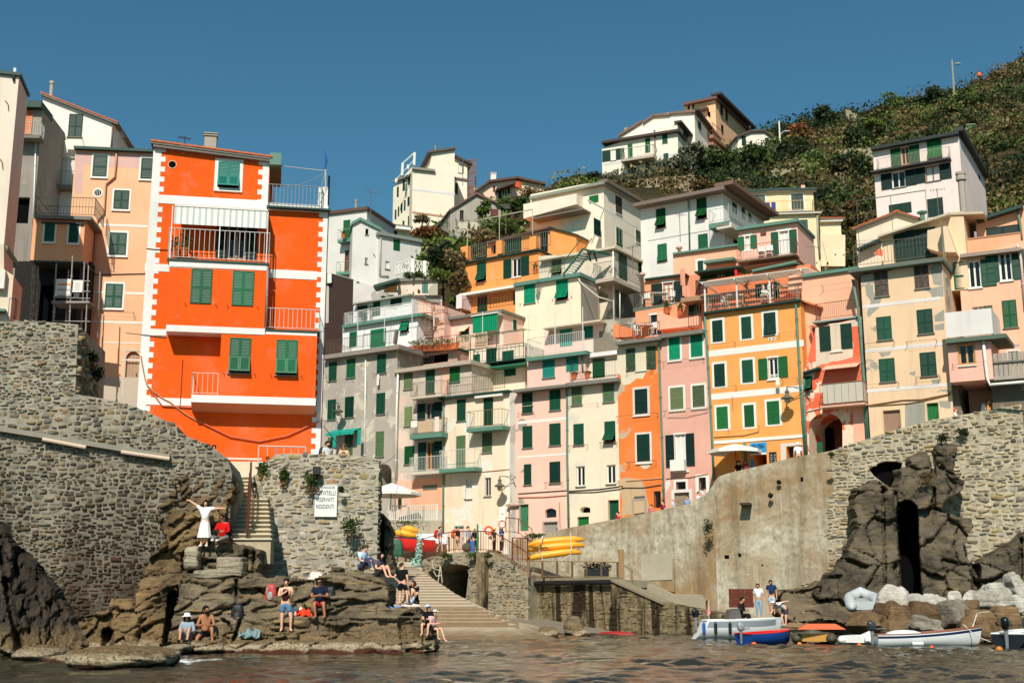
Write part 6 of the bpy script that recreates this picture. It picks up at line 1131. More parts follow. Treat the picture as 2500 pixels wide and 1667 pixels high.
m=MB();u0,u1,z0,z1=br.rect(828,600,888,1070);m.fbox(fb,u0,u1,-1,z1,.0,.5);br.part('dark_buttress',m,QUAYM())
# slipway
def TIDE():
    N=NT('tidal_concrete');v=N.mapping((1,1,1));sx=N.n('ShaderNodeSeparateXYZ');g=N.n('ShaderNodeNewGeometry');N.l(g.outputs['Position'],sx.inputs[0]);z=N.math('ADD',sx.outputs['Z'],N.math('MULTIPLY',N.noise(v,1.2,5),.5));k=N.ramp(z,[(.35,(0,0,0)),(.95,(1,1,1))]);n=N.noise(v,2.5,6,.7)
    c=N.mix(k,N.mix(n,rgb(84,66,44),rgb(150,128,92)),N.mix(n,rgb(168,152,126),rgb(204,190,164)));N.bump(n,.4,.03);return N.done(c,.9,.2)
SLIP=TIDE()
def zslip(Y):return max(-1.0,3.9*(Y-57.5)/22.5)
V('T');rt=[];lf=[]
for px,py in ((1300,1300),(1220,1240),(890,1060),(640,905),(400,742)):
    r_=ray(*q(px,py));Y=(CAMH+3.9*57.5/22.5)/(3.9/22.5-r_.z/r_.y);rt.append(CAM+r_*(Y/r_.y))
for p in rt:lf.append(Vector((p.x-(7.5 if p.y<70 else 6.0),p.y,p.z)))
for p in (rt[-1],lf[-1]):pass
top_r,top_l=rt[-1],lf[-1];rt.append(top_r+Vector((-.6,5,.75)));lf.append(top_l+Vector((0,5,.75)));rt.append(rt[-1]+Vector((0,3,.1)));lf.append(lf[-1]+Vector((0,3,.1)))
m=MB();m.grid([lf,rt],0,True);m.grid([[p-Vector((0,0,2)) for p in rt],rt],0);sl_=m.build('slipway',SLIP);tag(sl_,kind='structure')
m=MB();r2=[p+Vector((1.8+.2*i,1.2,-p.z*.5-.3)) for i,p in enumerate(rt[:4])];m.grid([rt[:4],r2],0,True);r3=[p+Vector((2,1.4,-.35)) for p in r2];m.grid([r2,r3],0,True);tag(m.build('slipway_apron',TIDE()),kind='structure')
m=MB()
for i in range(1,22):
    Y=60+i*.95;t_=0
    k=max(j for j in range(4) if rt[j].y <= Y);f_=(Y-rt[k].y)/(rt[k+1].y-rt[k].y);a=lf[k].lerp(lf[k+1],f_);b=rt[k].lerp(rt[k+1],f_);hgt=.035 if Y>65 else .12
    m.hexa([a,b,b+Vector((0,.16,.03)),a+Vector((0,.16,.03)),a+Vector((0,0,hgt)),b+Vector((0,0,hgt)),b+Vector((0,.16,hgt+.03)),a+Vector((0,.16,hgt+.03))])
o=m.build('slipway_ribs',PT(134,112,84,.95,.35,'slipway_rib'));tag(o,kind='structure')
m=MB()
for i,(xa,ya,xb,yb) in enumerate(((400,1018,665,1012),(405,1045,720,1042),(470,1078,800,1072),(500,1110,885,1108),(500,1150,880,1130),(520,1205,1010,1190),(520,1232,1085,1220))):
    Y=66.5-1.5*i;a,b=at(xa,ya,Y),at(xb,yb,Y);z=max(.05,(a.z+b.z)/2);m.box((a.x-1.5,Y,-1),(b.x+1.5,Y+1.6,z))
tag(m.build('slipway_steps',PT(128,108,80,.9,.4,'worn_step')),kind='structure')
# plaza behind the slipway, up to the houses
zp=rt[-1].z;m=MB();m.box((-14,rt[-1].y-.5,zp-.6),(4.5,100,zp));tag(m.build('plaza',PT(176,164,144,.95,.15,'plaza_concrete')),kind='structure')
# landing stage (right)
V('X');LS=PT(158,146,122,.95,.2,'landing_concrete');m=MB();n_=[atz(x,y,z) for x,y,z in ((-420,470,2.0),(0,545,1.15),(400,610,.85),(700,660,.75),(1060,690,.7))];f_=[Vector((p.x-.5,p.y+9,p.z+.1)) for p in n_];m.grid([n_,f_]);m.grid([[p-Vector((0,0,3)) for p in n_],n_]);tag(m.build('landing_stage',LS),kind='structure')
m=MB();a,b=atz(1040,690,.7),atz(2600,730,.6);m.box((a.x-.3,62.5,-1),(b.x+4,72,.72));m.box((a.x+.1,60.3,-1),(b.x+4,62.6,.36));tag(m.build('landing_steps',PT(120,108,86,.95,.25,'damp_concrete')),kind='structure')
V('U');m=MB();P0=[uwf.w(*uwf.uv(x,y,.8),.8) for x,y in ((1130,850),(1230,870),(1310,905),(1390,945),(1600,950),(1640,990))];m.grid([P0,[p+Vector((.4,1.5,.1)) for p in P0]]);m.grid([[p-Vector((0,0,2.5)) for p in P0],P0]);tag(m.build('ramp_kerb',LS),kind='structure')
# stone stair between wall and bastion
V('S');n=16;A=at(520,648,45.0);B=at(545,185,53.0);m=MB()
for i in range(n):
    p=A.lerp(B,i/n);q_=A.lerp(B,(i+1)/n);w1,w2=1.35-.3*i/n+.1*rnd.random(),1.15-.2*i/n;z=p.z+(B.z-A.z)/n
    m.box((p.x-w1-.6,p.y+.05,p.z-.7),(p.x+w2,q_.y+.2,z-.035));m.box((p.x-w1-.6,p.y-.03-.03*rnd.random(),z-.05),(p.x+w2+.05,q_.y+.2,z),1)
tag(m.build('stair',[PT(176,160,130,.95,.3,'worn_stair_stone'),PT(204,192,166,.95,.2,'stair_tread')]),kind='structure')
m=MB();a,b=at(440,60,54.2),at(700,130,54.2);m.box((a.x-2,53.0,5),(b.x+4,58,at(560,180,53).z));m.box((a.x-.4,54.4,5),(b.x+.6,54.8,at(560,75,54.4).z));tag(m.build('lane',PT(206,192,166,.95,.12,'pale_lane')),kind='structure')
V('S');t=thing('rusty_fence','rusty iron railing at the side of the stone stair','railing',at(600,610,45.6));m=MB();P=[at(575,605,45.2),at(580,450,46),at(590,200,50)];Q=[at(600,610,45.6),at(600,480,46.5),at(596,190,50.2)]
for a,b in zip(P[:-1],P[1:]):
    for i in range(8):p=a.lerp(b,i/8);m.bar(p-Vector((0,0,.2)),p+Vector((.05,.1,.75)),.03)
m.tube([p+Vector((.05,.1,.7)) for p in P],.04);m.tube([p+Vector((.02,.05,.25)) for p in P],.03);m.build('bars',PT(92,46,28,.9,.3,'rust'),t)
# ------------------------------------------------------------------ rock
def nz(p,s,o=0.0):return noise.noise(Vector((p[0]*s+o,p[1]*s-o*.7,p[2]*s+o*1.3)))
def block(V_,F_,c,size,seed,amp=.18,n=14,p=5.0,tilt=(0,0,0),strat=.09,sdir=(.12,.1,1),sfreq=2.6,taper=0.0):
    """an angular, layered lump of rock"""
    M=Matrix.Rotation(tilt[1],3,'Y') @ Matrix.Rotation(tilt[0],3,'X') @ Matrix.Rotation(tilt[2],3,'Z');sd=Vector(sdir).normalized();off=seed*3.71
    for ax in range(3):
        for sg in (-1,1):
            b=len(V_)
            for i in range(n+1):
                for j in range(n+1):
                    a,e=-1+2*i/n,-1+2*j/n;v=[0,0,0];v[ax]=sg;v[(ax+1) % 3]=a*sg;v[(ax+2) % 3]=e
                    l=(abs(v[0])**p+abs(v[1])**p+abs(v[2])**p)**(1/p);d=Vector(v)/l
                    q_=Vector((d.x*size[0]/2,d.y*size[1]/2,d.z*size[2]/2));
                    if taper:k=1-taper*(d.z+1)/2;q_.x *= k;q_.y *= k
                    w_=M @ q_+c;g=Vector((q_.x/size[0]**2,q_.y/size[1]**2,q_.z/size[2]**2));g=(M @ g).normalized()
                    s_=w_.dot(sd)*sfreq+nz(w_,.5,off)*.8;st=(abs((s_ % 1)-.5)*2)**.5
                    k=nz(w_,.55,off)*1.2+nz(w_,1.5,off)*.6+nz(w_,4.0,off)*.28
                    fc=s_*0+nz(Vector((math.floor(w_.x*1.1+off),math.floor(s_*.6),math.floor(w_.y*.8))),1.7)      # broken blocks
                    V_.append(w_+g*(amp*k+strat*(st-.6)+amp*.5*fc))
            for i in range(n):
                for j in range(n):F_.append((b+i*(n+1)+j,b+(i+1)*(n+1)+j,b+(i+1)*(n+1)+j+1,b+i*(n+1)+j+1))
def rocks(name,lst,mat,seed=1,smooth=False,kind='structure',label=None,cat=None,**kw):
    V_,F_=[],[]
    for i,e in enumerate(lst):
        x0,y0,x1,y1,Y,dep=e[:6];k=dict(kw);k.update(e[6] if len(e)>6 else {});a=at(x0,y1,Y);b=at(x1,y0,Y);a.x,b.x=(at(x0,(y0+y1)/2,Y).x,at(x1,(y0+y1)/2,Y).x)
        block(V_,F_,Vector(((a.x+b.x)/2,Y+dep/2,(a.z+b.z)/2)),(b.x-a.x,dep,b.z-a.z),seed+i,**k)
    o=np_mesh(name,np.array(V_),np.array(F_),mat,smooth=smooth);
    return tag(o,label,cat,kind=kind)
def rockface(name,poly,rows,mat,cell=(1.0,.5),tilt=8,seed=1,step=None,off=.22,crack=.28,strat=.05,sf=5.0,cuts=(),thick=4.0,rough=.12,xdep=0.0,kind='structure',ledges=()):
    """a cliff built as one solid: stepped depth, broken into jointed layered blocks with open cracks"""
    r=np.random.RandomState(seed);px=np.array([p[0] for p in poly]);py=np.array([p[1] for p in poly]);s=VW[cur][2];step=step or 3.0*s
    gx=np.arange(px.min()-step,px.max()+step*1.5,step);gy=np.arange(py.min()-step,py.max()+step*1.5,step);nx,ny=len(gx),len(gy)
    Xg,Yg=np.meshgrid(gx,gy);Xg=Xg+r.uniform(-.3,.3,Xg.shape)*step;Yg=Yg+r.uniform(-.3,.3,Yg.shape)*step
    ins=np.zeros(Xg.shape,bool);j=len(poly)-1
    wx=Xg+9*s/2*np.sin(Yg/(17*s)+seed)+4*s/2*np.sin(Yg/(5*s));wy=Yg+8*s/2*np.sin(Xg/(19*s)+seed*2)+4*s/2*np.sin(Xg/(6*s))
    for i in range(len(poly)):
        c=((py[i]>wy) != (py[j]>wy)) & (wx<(px[j]-px[i])*(wy-py[i])/(py[j]-py[i]+1e-9)+px[i]);ins ^= c;j=i
    base=np.interp(Yg,[a[0] for a in rows],[a[1] for a in rows])+xdep*(Xg-px.mean())/(px.max()-px.min())
    a0,b0,sc=VW[cur];Px=a0+Xg/sc;Py=b0+Yg/sc;cx=(Px-1250)/FPX;cy=(833.5-Py)/FPX;ry=CP-SP*cy;rz=SP+CP*cy
    wX=cx/ry*base;wZ=CAMH+rz/ry*base;ct,st=math.cos(R(tilt)),math.sin(R(tilt));U=wX*ct+wZ*st;W=-wX*st+wZ*ct
    U=U+.06*np.sin(W*2.3+seed)+.03*np.sin(W*9);W=W+.05*np.sin(U*1.3+seed*2)+.025*np.sin(U*6.1)
    u0,u1,w0,w1=U.min(),U.max(),W.min(),W.max();n=int((u1-u0)*(w1-w0)/(cell[0]*cell[1]))+4
    sx=r.uniform(u0,u1,n);sw=r.uniform(w0,w1,n);F1=np.full(U.shape,1e9);F2=F1.copy();ID=np.zeros(U.shape,int);asp=r.uniform(.7,1.4,n)
    for k in range(n):
        d=np.maximum(abs(U-sx[k])/(cell[0]*asp[k]),abs(W-sw[k])/(cell[1]/asp[k]))*.8+.2*np.hypot((U-sx[k])/cell[0],(W-sw[k])/cell[1])
        c=d<F1;F2=np.where(c,F1,np.minimum(F2,d));F1=np.where(c,d,F1);ID=np.where(c,k,ID)
    e=F2-F1;co=r.uniform(-1,1,n);gu=r.uniform(-.35,.35,n);gw=r.uniform(-.25,.6,n)
    D=base+off*co[ID]+gu[ID]*(U-sx[ID])*.6+gw[ID]*(W-sw[ID])*.6;D=D+crack*np.exp(-(e/.05)**1.2)*r.uniform(.2,1,n)[ID]-.07*np.minimum(1,e/.16)**.7
    ph=W*sf+1.3*np.sin(U*.7+seed)+co[ID]*3;lay=ph+.8*np.sin(U*1.9+W*.7);D=D-strat*(np.abs(((lay*.5) % 1)-.5)*2)**.6-strat*.6*(np.abs(((lay*1.37+.3) % 1)-.5)*2)**.5
    fb=np.zeros(U.shape)
    for o_ in range(5):
        k=1.1*2.1**o_
        for q_ in range(3):
            th=r.uniform(0,6.28);fb+=.58**o_*np.sin(k*(U*math.cos(th)+W*1.6*math.sin(th))*2+r.uniform(0,6.28)+1.7*np.sin(k*.6*W+q_))/1.7
    D=D+rough*fb
    for (x0,y0,x1,y1,wd,dp) in cuts:
        L=math.hypot(x1-x0,y1-y0);t=np.clip(((Xg-x0)*(x1-x0)+(Yg-y0)*(y1-y0))/L**2,0,1);dd=np.hypot(Xg-x0-t*(x1-x0),Yg-y0-t*(y1-y0));D=D+dp*np.clip(1.25-dd/wd,0,1)**.35*(dd<wd*1.25)
    for x0,x1,y0,y1,dp in ledges:D=D-dp*np.clip(np.minimum((Xg-x0),(x1-Xg))/12+.5,0,1)*(Yg>y0)*np.clip((y1-Yg)/40,0,1)
    V_=np.stack([cx/ry*D,D,CAMH+rz/ry*D],-1).reshape(-1,3);idx=np.arange(nx*ny).reshape(ny,nx)
    ok=ins[:-1,:-1] & ins[:-1,1:] & ins[1:,1:] & ins[1:,:-1];Q=np.stack([idx[1:,:-1],idx[1:,1:],idx[:-1,1:],idx[:-1,:-1]],-1)[ok]
    E={}
    for f in Q.tolist():
        for k in range(4):
            ed=(f[k],f[(k+1) % 4])
            if (ed[1],ed[0]) in E:del E[(ed[1],ed[0])]
            else:E[ed]=1
    Vl=V_.tolist();back={};ex=[]
    def bk(i):
        if i not in back:
            p=V_[i];row=[]
            for t in (.15,.5,1.0):Vl.append([p[0]*(1+0.0*t),p[1]+thick*t,p[2]-.04*t+.10*math.sin(p[0]*5+t*9)*t]);row.append(len(Vl)-1)
            back[i]=row
        return [i]+back[i]
    for a,b in E:
        A_,B_=bk(a),bk(b)
        for k in range(3):ex.append([A_[k],A_[k+1],B_[k+1],B_[k]])
    o=np_mesh(name,np.array(Vl),np.array(Q.tolist()+ex),mat);return tag(o,kind=kind)
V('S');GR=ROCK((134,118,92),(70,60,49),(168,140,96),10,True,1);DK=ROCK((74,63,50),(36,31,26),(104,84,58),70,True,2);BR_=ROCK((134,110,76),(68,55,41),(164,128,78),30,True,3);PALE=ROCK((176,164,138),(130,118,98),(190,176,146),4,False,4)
rockface('cliff',[(43,-54),(120,-40),(150,20),(200,90),(260,160),(400,140),(470,170),(482,260),(450,380),(425,480),(425,640),(340,665),(140,700),(120,850),(110,900),(100,1150),(40,1340),(40,1420),(-230,1420),(-214,1354),(-185,912),(-57,712),(0,598),(-71,399),(57,256)],[(-60,45.0),(300,44.6),(650,44.0),(900,43.4),(1200,42.6),(1330,42.2),(1340,41.8),(1420,41.6)],BR_,(1.1,.42),34,5,off=.2,cuts=[(60,1000,20,1340,26,1.5),(62,60,110,330,10,.5)],rough=.14,thick=1)
rockface('shore_rock',[(130,655),(300,645),(545,650),(655,672),(668,870),(850,885),(960,885),(1165,860),(1180,815),(1290,803),(1400,840),(1500,885),(1560,930),(1545,1095),(1616,1080),(1724,1077),(1787,1111),(1830,1180),(1860,1265),(1890,1400),(1680,1440),(-40,1440),(0,1330),(60,1200),(90,1000),(95,885),(125,830)],
 [(640,44.0),(840,43.9),(872,43.2),(1000,43.05),(1015,42.7),(1140,42.6),(1158,41.95),(1310,41.75),(1330,41.2),(1400,40.95),(1440,40.8)],GR,(1.5,.46),4,9,off=.2,crack=.32,rough=.06,strat=.06,sf=6,cuts=[(575,700,572,860,14,.45),(628,710,622,860,10,.4),(545,1140,480,1330,9,.6),(1700,1200,1740,1400,62,.7),(505,900,500,1150,9,.4)],thick=3,ledges=[(725,935,1262,1335,.5),(190,410,1292,1420,.35),(1000,1200,1082,1160,.3),(1080,1200,1165,1300,.15),(1480,1760,1082,1200,.25)])
rocks('old_steps',[(355,735,545,832,43.3,3,dict(amp=.03,p=12,strat=.02)),(360,772,548,834,43.15,3,dict(amp=.03,p=12,strat=.02)),(190,826,545,884,42.9,4,dict(amp=.05,p=10)),(128,660,235,832,43.35,4,dict(amp=.06,p=12))],PALE,71)
V('LR');rockface('wall_foot_rock',[(700,1010),(760,950),(840,990),(900,900),(1030,880),(1060,800),(1180,790),(1260,810),(1300,950),(1330,1260),(1250,1290),(690,1290)],[(780,43.0),(1000,42.3),(1290,41.5)],BR_,(1.0,.6),12,15,off=.28,cuts=[(1030,1120,1035,1290,48,1.2)],thick=2)
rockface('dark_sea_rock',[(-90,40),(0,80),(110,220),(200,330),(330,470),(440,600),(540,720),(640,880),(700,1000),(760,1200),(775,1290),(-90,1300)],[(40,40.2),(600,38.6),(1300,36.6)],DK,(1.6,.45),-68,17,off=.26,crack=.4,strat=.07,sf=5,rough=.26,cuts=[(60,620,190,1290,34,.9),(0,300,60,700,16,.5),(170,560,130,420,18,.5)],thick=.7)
rocks('low_sea_rock',[(-30,1262,440,1400,34.6,3.5,dict(p=2.2)),(330,1345,700,1420,33.8,2,dict(p=2.2))],ROCK((128,96,56),(84,58,36),(160,128,78),5,True,6),141,amp=.12,n=20)
rocks('flat_sea_rock',[(430,1255,1460,1500,30.8,4.0,dict(p=2.6,n=30,amp=.12)),(1440,1262,1640,1330,38,3)],ROCK((128,104,68),(84,64,44),(160,134,90),5,True,7),151,amp=.07)
V('Y');DR=ROCK((108,97,78),(48,42,35),(140,116,78),12,False,8)
rockface('right_cliff',[(125,740),(230,690),(330,715),(372,765),(440,740),(470,600),(550,570),(560,490),(640,470),(700,500),(760,420),(900,400),(905,520),(880,640),(955,690),(940,760),(830,860),(800,930),(1015,990),(1000,1100),(960,1260),(1020,1330),(1080,1340),(1200,1240),(1300,1180),(1440,1080),(1460,1680),(0,1680),(-200,1560),(-60,1400),(60,1280),(118,1100)],[(400,71.0),(700,70.4),(1000,69.6),(1300,68.6),(1680,66.8)],DR,(1.5,1.5),9,23,off=.4,crack=.6,strat=.07,sf=3.2,rough=.09,cuts=[(515,930,552,1620,66,9.0),(425,800,440,1080,16,.9),(330,780,350,1500,9,.7),(700,480,720,640,16,.9),(1045,1360,1040,1620,30,1.6),(725,760,725,980,10,.6),(1390,1150,1380,1500,14,.8)],xdep=-1.6,thick=1.5)
V('X');rockface('landing_rock',[(1385,320),(1690,290),(1900,240),(2060,200),(2110,330),(2352,380),(2600,430),(2600,760),(1500,735),(1320,640),(1410,520)],[(200,70.5),(450,69),(600,67),(760,64.5)],ROCK((128,112,86),(76,66,54),(156,134,96),18,False,9),(2.0,.7),14,29,off=.35,strat=.09,sf=4,thick=2)
# ------------------------------------------------------------------ hill behind
HT=[(-700,115,780,150,720),(600,115,760,150,700),(850,115,700,150,640),(950,112,660,150,575),(1050,112,640,150,560),(1150,116,600,150,500),(1300,125,520,150,470),(1400,138,455,200,425),(1500,138,462,200,418),(1700,140,458,200,385),(1800,140,440,200,362),(1880,135,470,195,322),(2000,130,480,200,285),(2120,130,480,200,268),(2250,128,470,200,248),(2330,126,460,200,222),(2420,124,440,200,185),(2500,122,420,200,150),(2700,118,380,200,80),(3400,118,300,200,-80)]
V('PH');HX=[h_[0] for h_ in HT]
def hillP(px,t):          # t 0..1 foot to middle, 1..2 middle to ridge, 2..3 behind
    Ym,ym,Yr,yr=[float(np.interp(px,HX,[h_[k] for h_ in HT])) for k in (1,2,3,4)]
    A=at(px,930,103);M_=at(px,ym,Ym);R_=at(px,yr,Yr)
    if t <= 1:p=A.lerp(M_,t)
    elif t <= 2:p=M_.lerp(R_,t-1)
    else:s_=t-2;p=R_+Vector((R_.x*.4*s_,90*s_,-25*s_*s_))
    p.z+=1.0*nz(p,.09)+.4*nz(p,.33);return p
P=[[hillP(px,t) for px in range(-700,3401,25)] for t in [i/16 for i in range(0,49)]]
N=NT('hillside');v=N.mapping((1,1,1));n=N.noise(v,.25,6,.7);N.bump(N.noise(v,1.5,5),.8,.4)
HILLM=N.done(N.ramp(n,[(.3,rgb(38,36,22)),(.5,rgb(58,52,32)),(.65,rgb(84,70,44)),(.8,rgb(50,50,28))]),.95,.1)
m=MB();m.grid(P,0,False);tag(m.build('hill',HILLM,smooth=True),kind='structure')
# ground under the village, sea bed
m=MB();m.grid([[Vector((-400,62,-2)),Vector((400,62,-2))],[Vector((-400,84,2)),Vector((400,84,2))],[Vector((-400,110,6)),Vector((400,110,6))]]);tag(m.build('ground',PT(120,110,92,.95,.2,'earth')),kind='structure')
# ------------------------------------------------------------------ sea
xs=np.concatenate([np.array([-2500,-800,-300,-120,-60]),np.arange(-32,32.01,.16),np.array([60,120,300,800,2500])])
ys=np.concatenate([np.array([-2500,-800,-200,-50,0,8,13]),np.arange(16,36,.14),np.arange(36,72,.22),np.array([80,120])])
X,Y=np.meshgrid(xs,ys);Z=np.zeros_like(X);rs=np.random.RandomState(5)
for i in range(60):
    lam=.34*(6.2**(rs.rand()));th=rs.normal(0,.75)+math.pi*.5;k=2*math.pi/lam;amp=.0068*lam**.95;ph=rs.rand()*6.28
    s=np.sin(k*(X*math.cos(th)+Y*math.sin(th))+ph);Z+=amp*(s+.28*np.cos(2*(k*(X*math.cos(th)+Y*math.sin(th))+ph)))
Z *= (.75+.5*np.sin(X*.31+1.1*np.sin(Y*.17))*np.sin(Y*.23+X*.11));Z[(np.abs(X)>40) | (Y<10) | (Y>75)]=0
ny,nx=X.shape;idx=np.arange(nx*ny).reshape(ny,nx);F=np.stack([idx[:-1,:-1],idx[:-1,1:],idx[1:,1:],idx[1:,:-1]],-1).reshape(-1,4)
N=NT('sea_water');gp=N.n('ShaderNodeNewGeometry');v=N.mapping((1,1,1));fo=N.noise(v,1.7,7,.75,1.0)
mp=N.n('ShaderNodeMapping');mp.vector_type='POINT';N.l(gp.outputs['Position'],mp.inputs[0]);fc=at(430,1612,35.2);mp.inputs['Location'].default_value=(-fc.x/2.1,-fc.y/2.6,0);mp.inputs['Scale'].default_value=(1/2.1,1/2.6,0)
ln=N.n('ShaderNodeVectorMath');ln.operation='LENGTH';N.l(mp.outputs[0],ln.inputs[0]);fm=N.math('SUBTRACT',1.0,ln.outputs['Value'],True)
fmask=N.ramp(N.math('MULTIPLY',N.math('POWER',fm,.6),fo),[(.29,(0,0,0)),(.40,(1,1,1))])
col=N.mix(fmask,rgb(46,44,32),rgb(225,226,218));rg=N.mix(fmask,(.04,.04,.04,1),(.8,.8,.8,1));N.l(rg,N.b.inputs['Roughness'])
N.bump(N.noise(N.mapping((1,.55,1)),6.5,5,.65),.42,.05);mt=N.done(col,.05,.5);N.l(rg,N.b.inputs['Roughness']);N.b.inputs['IOR'].default_value=1.33
tag(np_mesh('sea',np.stack([X,Y,Z],-1).reshape(-1,3),F,mt,smooth=True),kind='structure')
# ------------------------------------------------------------------ vegetation
V('PH');PAL=dict(dk=(40,54,26),md=(64,82,36),lt=(96,114,48),ol=(104,106,84),br=(96,80,46),rd=(126,80,44),dr=(130,114,76),py=(92,104,36))
def tree(px,py,Y,rx,ry,pal,label,cat='tree',name=None,n=None,clumps=9,size=None,seed=None,trunk=True,group=None,base=None,flat=0.0):
    """crown of leaf clumps centred on photo pixel (px,py), radii in photo pixels; tapered trunk with limbs below"""
    c=at(px,py,Y);k=1/ppm(c);RX,RY=rx*k,ry*k;seed=seed or int(px*7+py);r=random.Random(seed);size=size or max(.07,.17*min(RX,RY)**.6);cs,rs_=[],[]
    for i in range(clumps):
        a=2*math.pi*r.random();e=r.uniform(-.6,.75);q_=r.uniform(.35,.68);cs.append((c.x+RX*q_*math.cos(a),Y+RX*.8*q_*math.sin(a),c.z+RY*e*.75));s_=r.uniform(.36,.6);rs_.append((RX*s_,RX*s_*.9,RY*s_*r.uniform(.7,1.0)))
    n=n or int(min(420,60+260*(RX*RY)**.7/clumps));g=leaf_cloud(cs,rs_,n,size,seed,.35,flat);zb=c.z-RY*(1.25 if base is None else base)
    t=thing(name or ('bush' if not trunk else 'tree'),label,cat,(c.x,Y,zb),group)
    np_mesh('crown' if trunk else 'foliage',g[0],g[1],LEAF(*PAL[pal]),t,loc=(c.x,Y,zb));m=MB();th=max(.05,RX*.07)
    m.tube([(c.x,Y,zb-.5),(c.x+RX*.05,Y,zb+(c.z-zb)*.5),(c.x,Y,c.z)],[th*1.3,th,th*.6],0,6)
    for q_ in cs[:6]:m.tube([(c.x+RX*.03,Y,zb+(c.z-zb)*r.uniform(.3,.7)),q_],[th*.55,th*.15],0,5)
    m.build('trunk' if trunk else 'stem',PT(84,68,52,.95,.3,'bark'),t);return t
for a in ((2018,285,188,34,30,'dk','dark umbrella pine standing highest on the ridge left of centre of the slope'),(2092,292,186,26,22,'dk','small dark pine on the ridge to the right of the tall umbrella pine'),(2150,282,186,22,26,'dk','narrow dark pine on the ridge between brown scrub'),
 (1958,330,172,36,34,'rd','rusty brown autumn tree on the slope beside the white lamp pole'),(1912,318,180,20,22,'dk','dark tree behind the white lamp pole at the hilltop'),(2035,336,170,34,22,'dr','dry grey-brown bare bush below the umbrella pine'),(2202,275,188,26,22,'br','brownish round tree on the ridge near the tall lamp post'),(2290,228,192,32,20,'dk','dark bush on the ridge just left of the tall lamp post'),(2130,300,165,26,18,'lt','bright green tree by the terraces below the ridge pines'),
 (1765,385,152,40,34,'md','leafy green tree in front of the hilltop houses, left of a bigger one'),(1852,388,150,48,40,'md','large leafy green tree in front of the small hilltop house'),(2010,400,150,56,36,'md','wide green tree in the middle of the slope'),(2085,450,140,40,38,'lt','bright green tree above the yellow house'),(2110,380,155,40,26,'dk','dark green tree left of the tall pale pink house'),
 (2470,300,150,40,30,'br','brown leafless tree at the right edge of the slope'),(2440,385,140,38,34,'dk','dark tree right of the tall pale pink house'),(2478,480,128,34,40,'md','green tree low at the right edge of the slope'),(2380,250,185,40,22,'md','green bush on the ridge right of the tall lamp post'),(2460,190,190,40,26,'br','brown bush on the ridge at the right edge'),(2300,330,160,50,22,'dk','dark spreading tree above the roof of the tall pale pink house'),(2225,340,160,36,22,'md','green tree on the terraces left of the netted pens'),(2070,520,124,36,40,'br','brown bare tree beside the yellow annex')):tree(*a)
for a in ((1640,395,153,52,30,'ol','large grey-green olive bush in front of the hilltop white house'),(1690,380,156,40,32,'ol','grey-green olive tree at the corner of the hilltop white house'),(1575,435,146,30,16,'ol','small grey-green bush left of the wooden fence'),(1505,440,146,38,18,'ol','grey-green hedge above the roof of the big cream house'),(1440,438,147,36,17,'dk','dark hedge at the left end of the hilltop garden'),(1390,448,147,32,14,'ol','low grey bush at the left tip of the hilltop garden'),(1810,470,135,60,26,'dr','dry brown reeds below the green hilltop trees'),(1720,455,138,40,18,'br','brown vine scrub right of the palm'),
 (1045,568,116,42,26,'rd','rust brown bush below the left hilltop tower'),(1075,612,110,36,38,'dk','dark green bush beside the long white house'),(1120,690,106,30,50,'br','dry brown climber left of the orange terrace house'),(1110,640,106,26,34,'dr','pale dry creeper by the small white steps'),(1075,672,101,30,16,'lt','bright green shrub beside the white balustrade'),(1010,672,100,26,9,'md','low green hedge under the white balustrade'),(1183,512,121,22,24,'lt','round bright green shrub against the grey shed'),(1250,500,122,36,24,'md','green ivy mound right of the grey shed'),(1310,500,122,22,18,'md','green creeper by the cream parapet'),(1215,545,117,50,14,'lt','strip of green ground plants under the grey shed'),(1300,475,130,40,12,'dr','dry weeds under the pink ridge house'),(1180,580,112,40,20,'dr','dry grass bank above the orange terrace house'),(1235,560,113,34,16,'md','green bank plants above the orange terrace'),(1030,535,122,26,10,'dr','dry shrub at the foot of the left hilltop tower')):tree(*a,cat='bush',trunk=False)
r=random.Random(44)
for i in range(26):
    p=hillP(r.uniform(1860,2480),r.uniform(1.1,1.95));k=ppm(p);x=1250+FPX*p.x/(p.y*CP+(p.z-CAMH)*SP);y=833.5-FPX*(-p.y*SP+(p.z-CAMH)*CP)/(p.y*CP+(p.z-CAMH)*SP);R_=r.uniform(1.3,2.6)*k;V('PH');tree(x,y-R_*.3,p.y-.5,R_*1.2,R_*.8,('dk','dk','md','lt')[i % 4],('dark green round shrub on the terraced slope','dark green round shrub on the terraced slope','mid green round shrub on the terraced slope','bright green round shrub on the terraced slope')[i % 4],'bush','shrub',trunk=False,group=('dark','dark','mid green','bright')[i % 4]+' shrubs on the slope',seed=900+i)
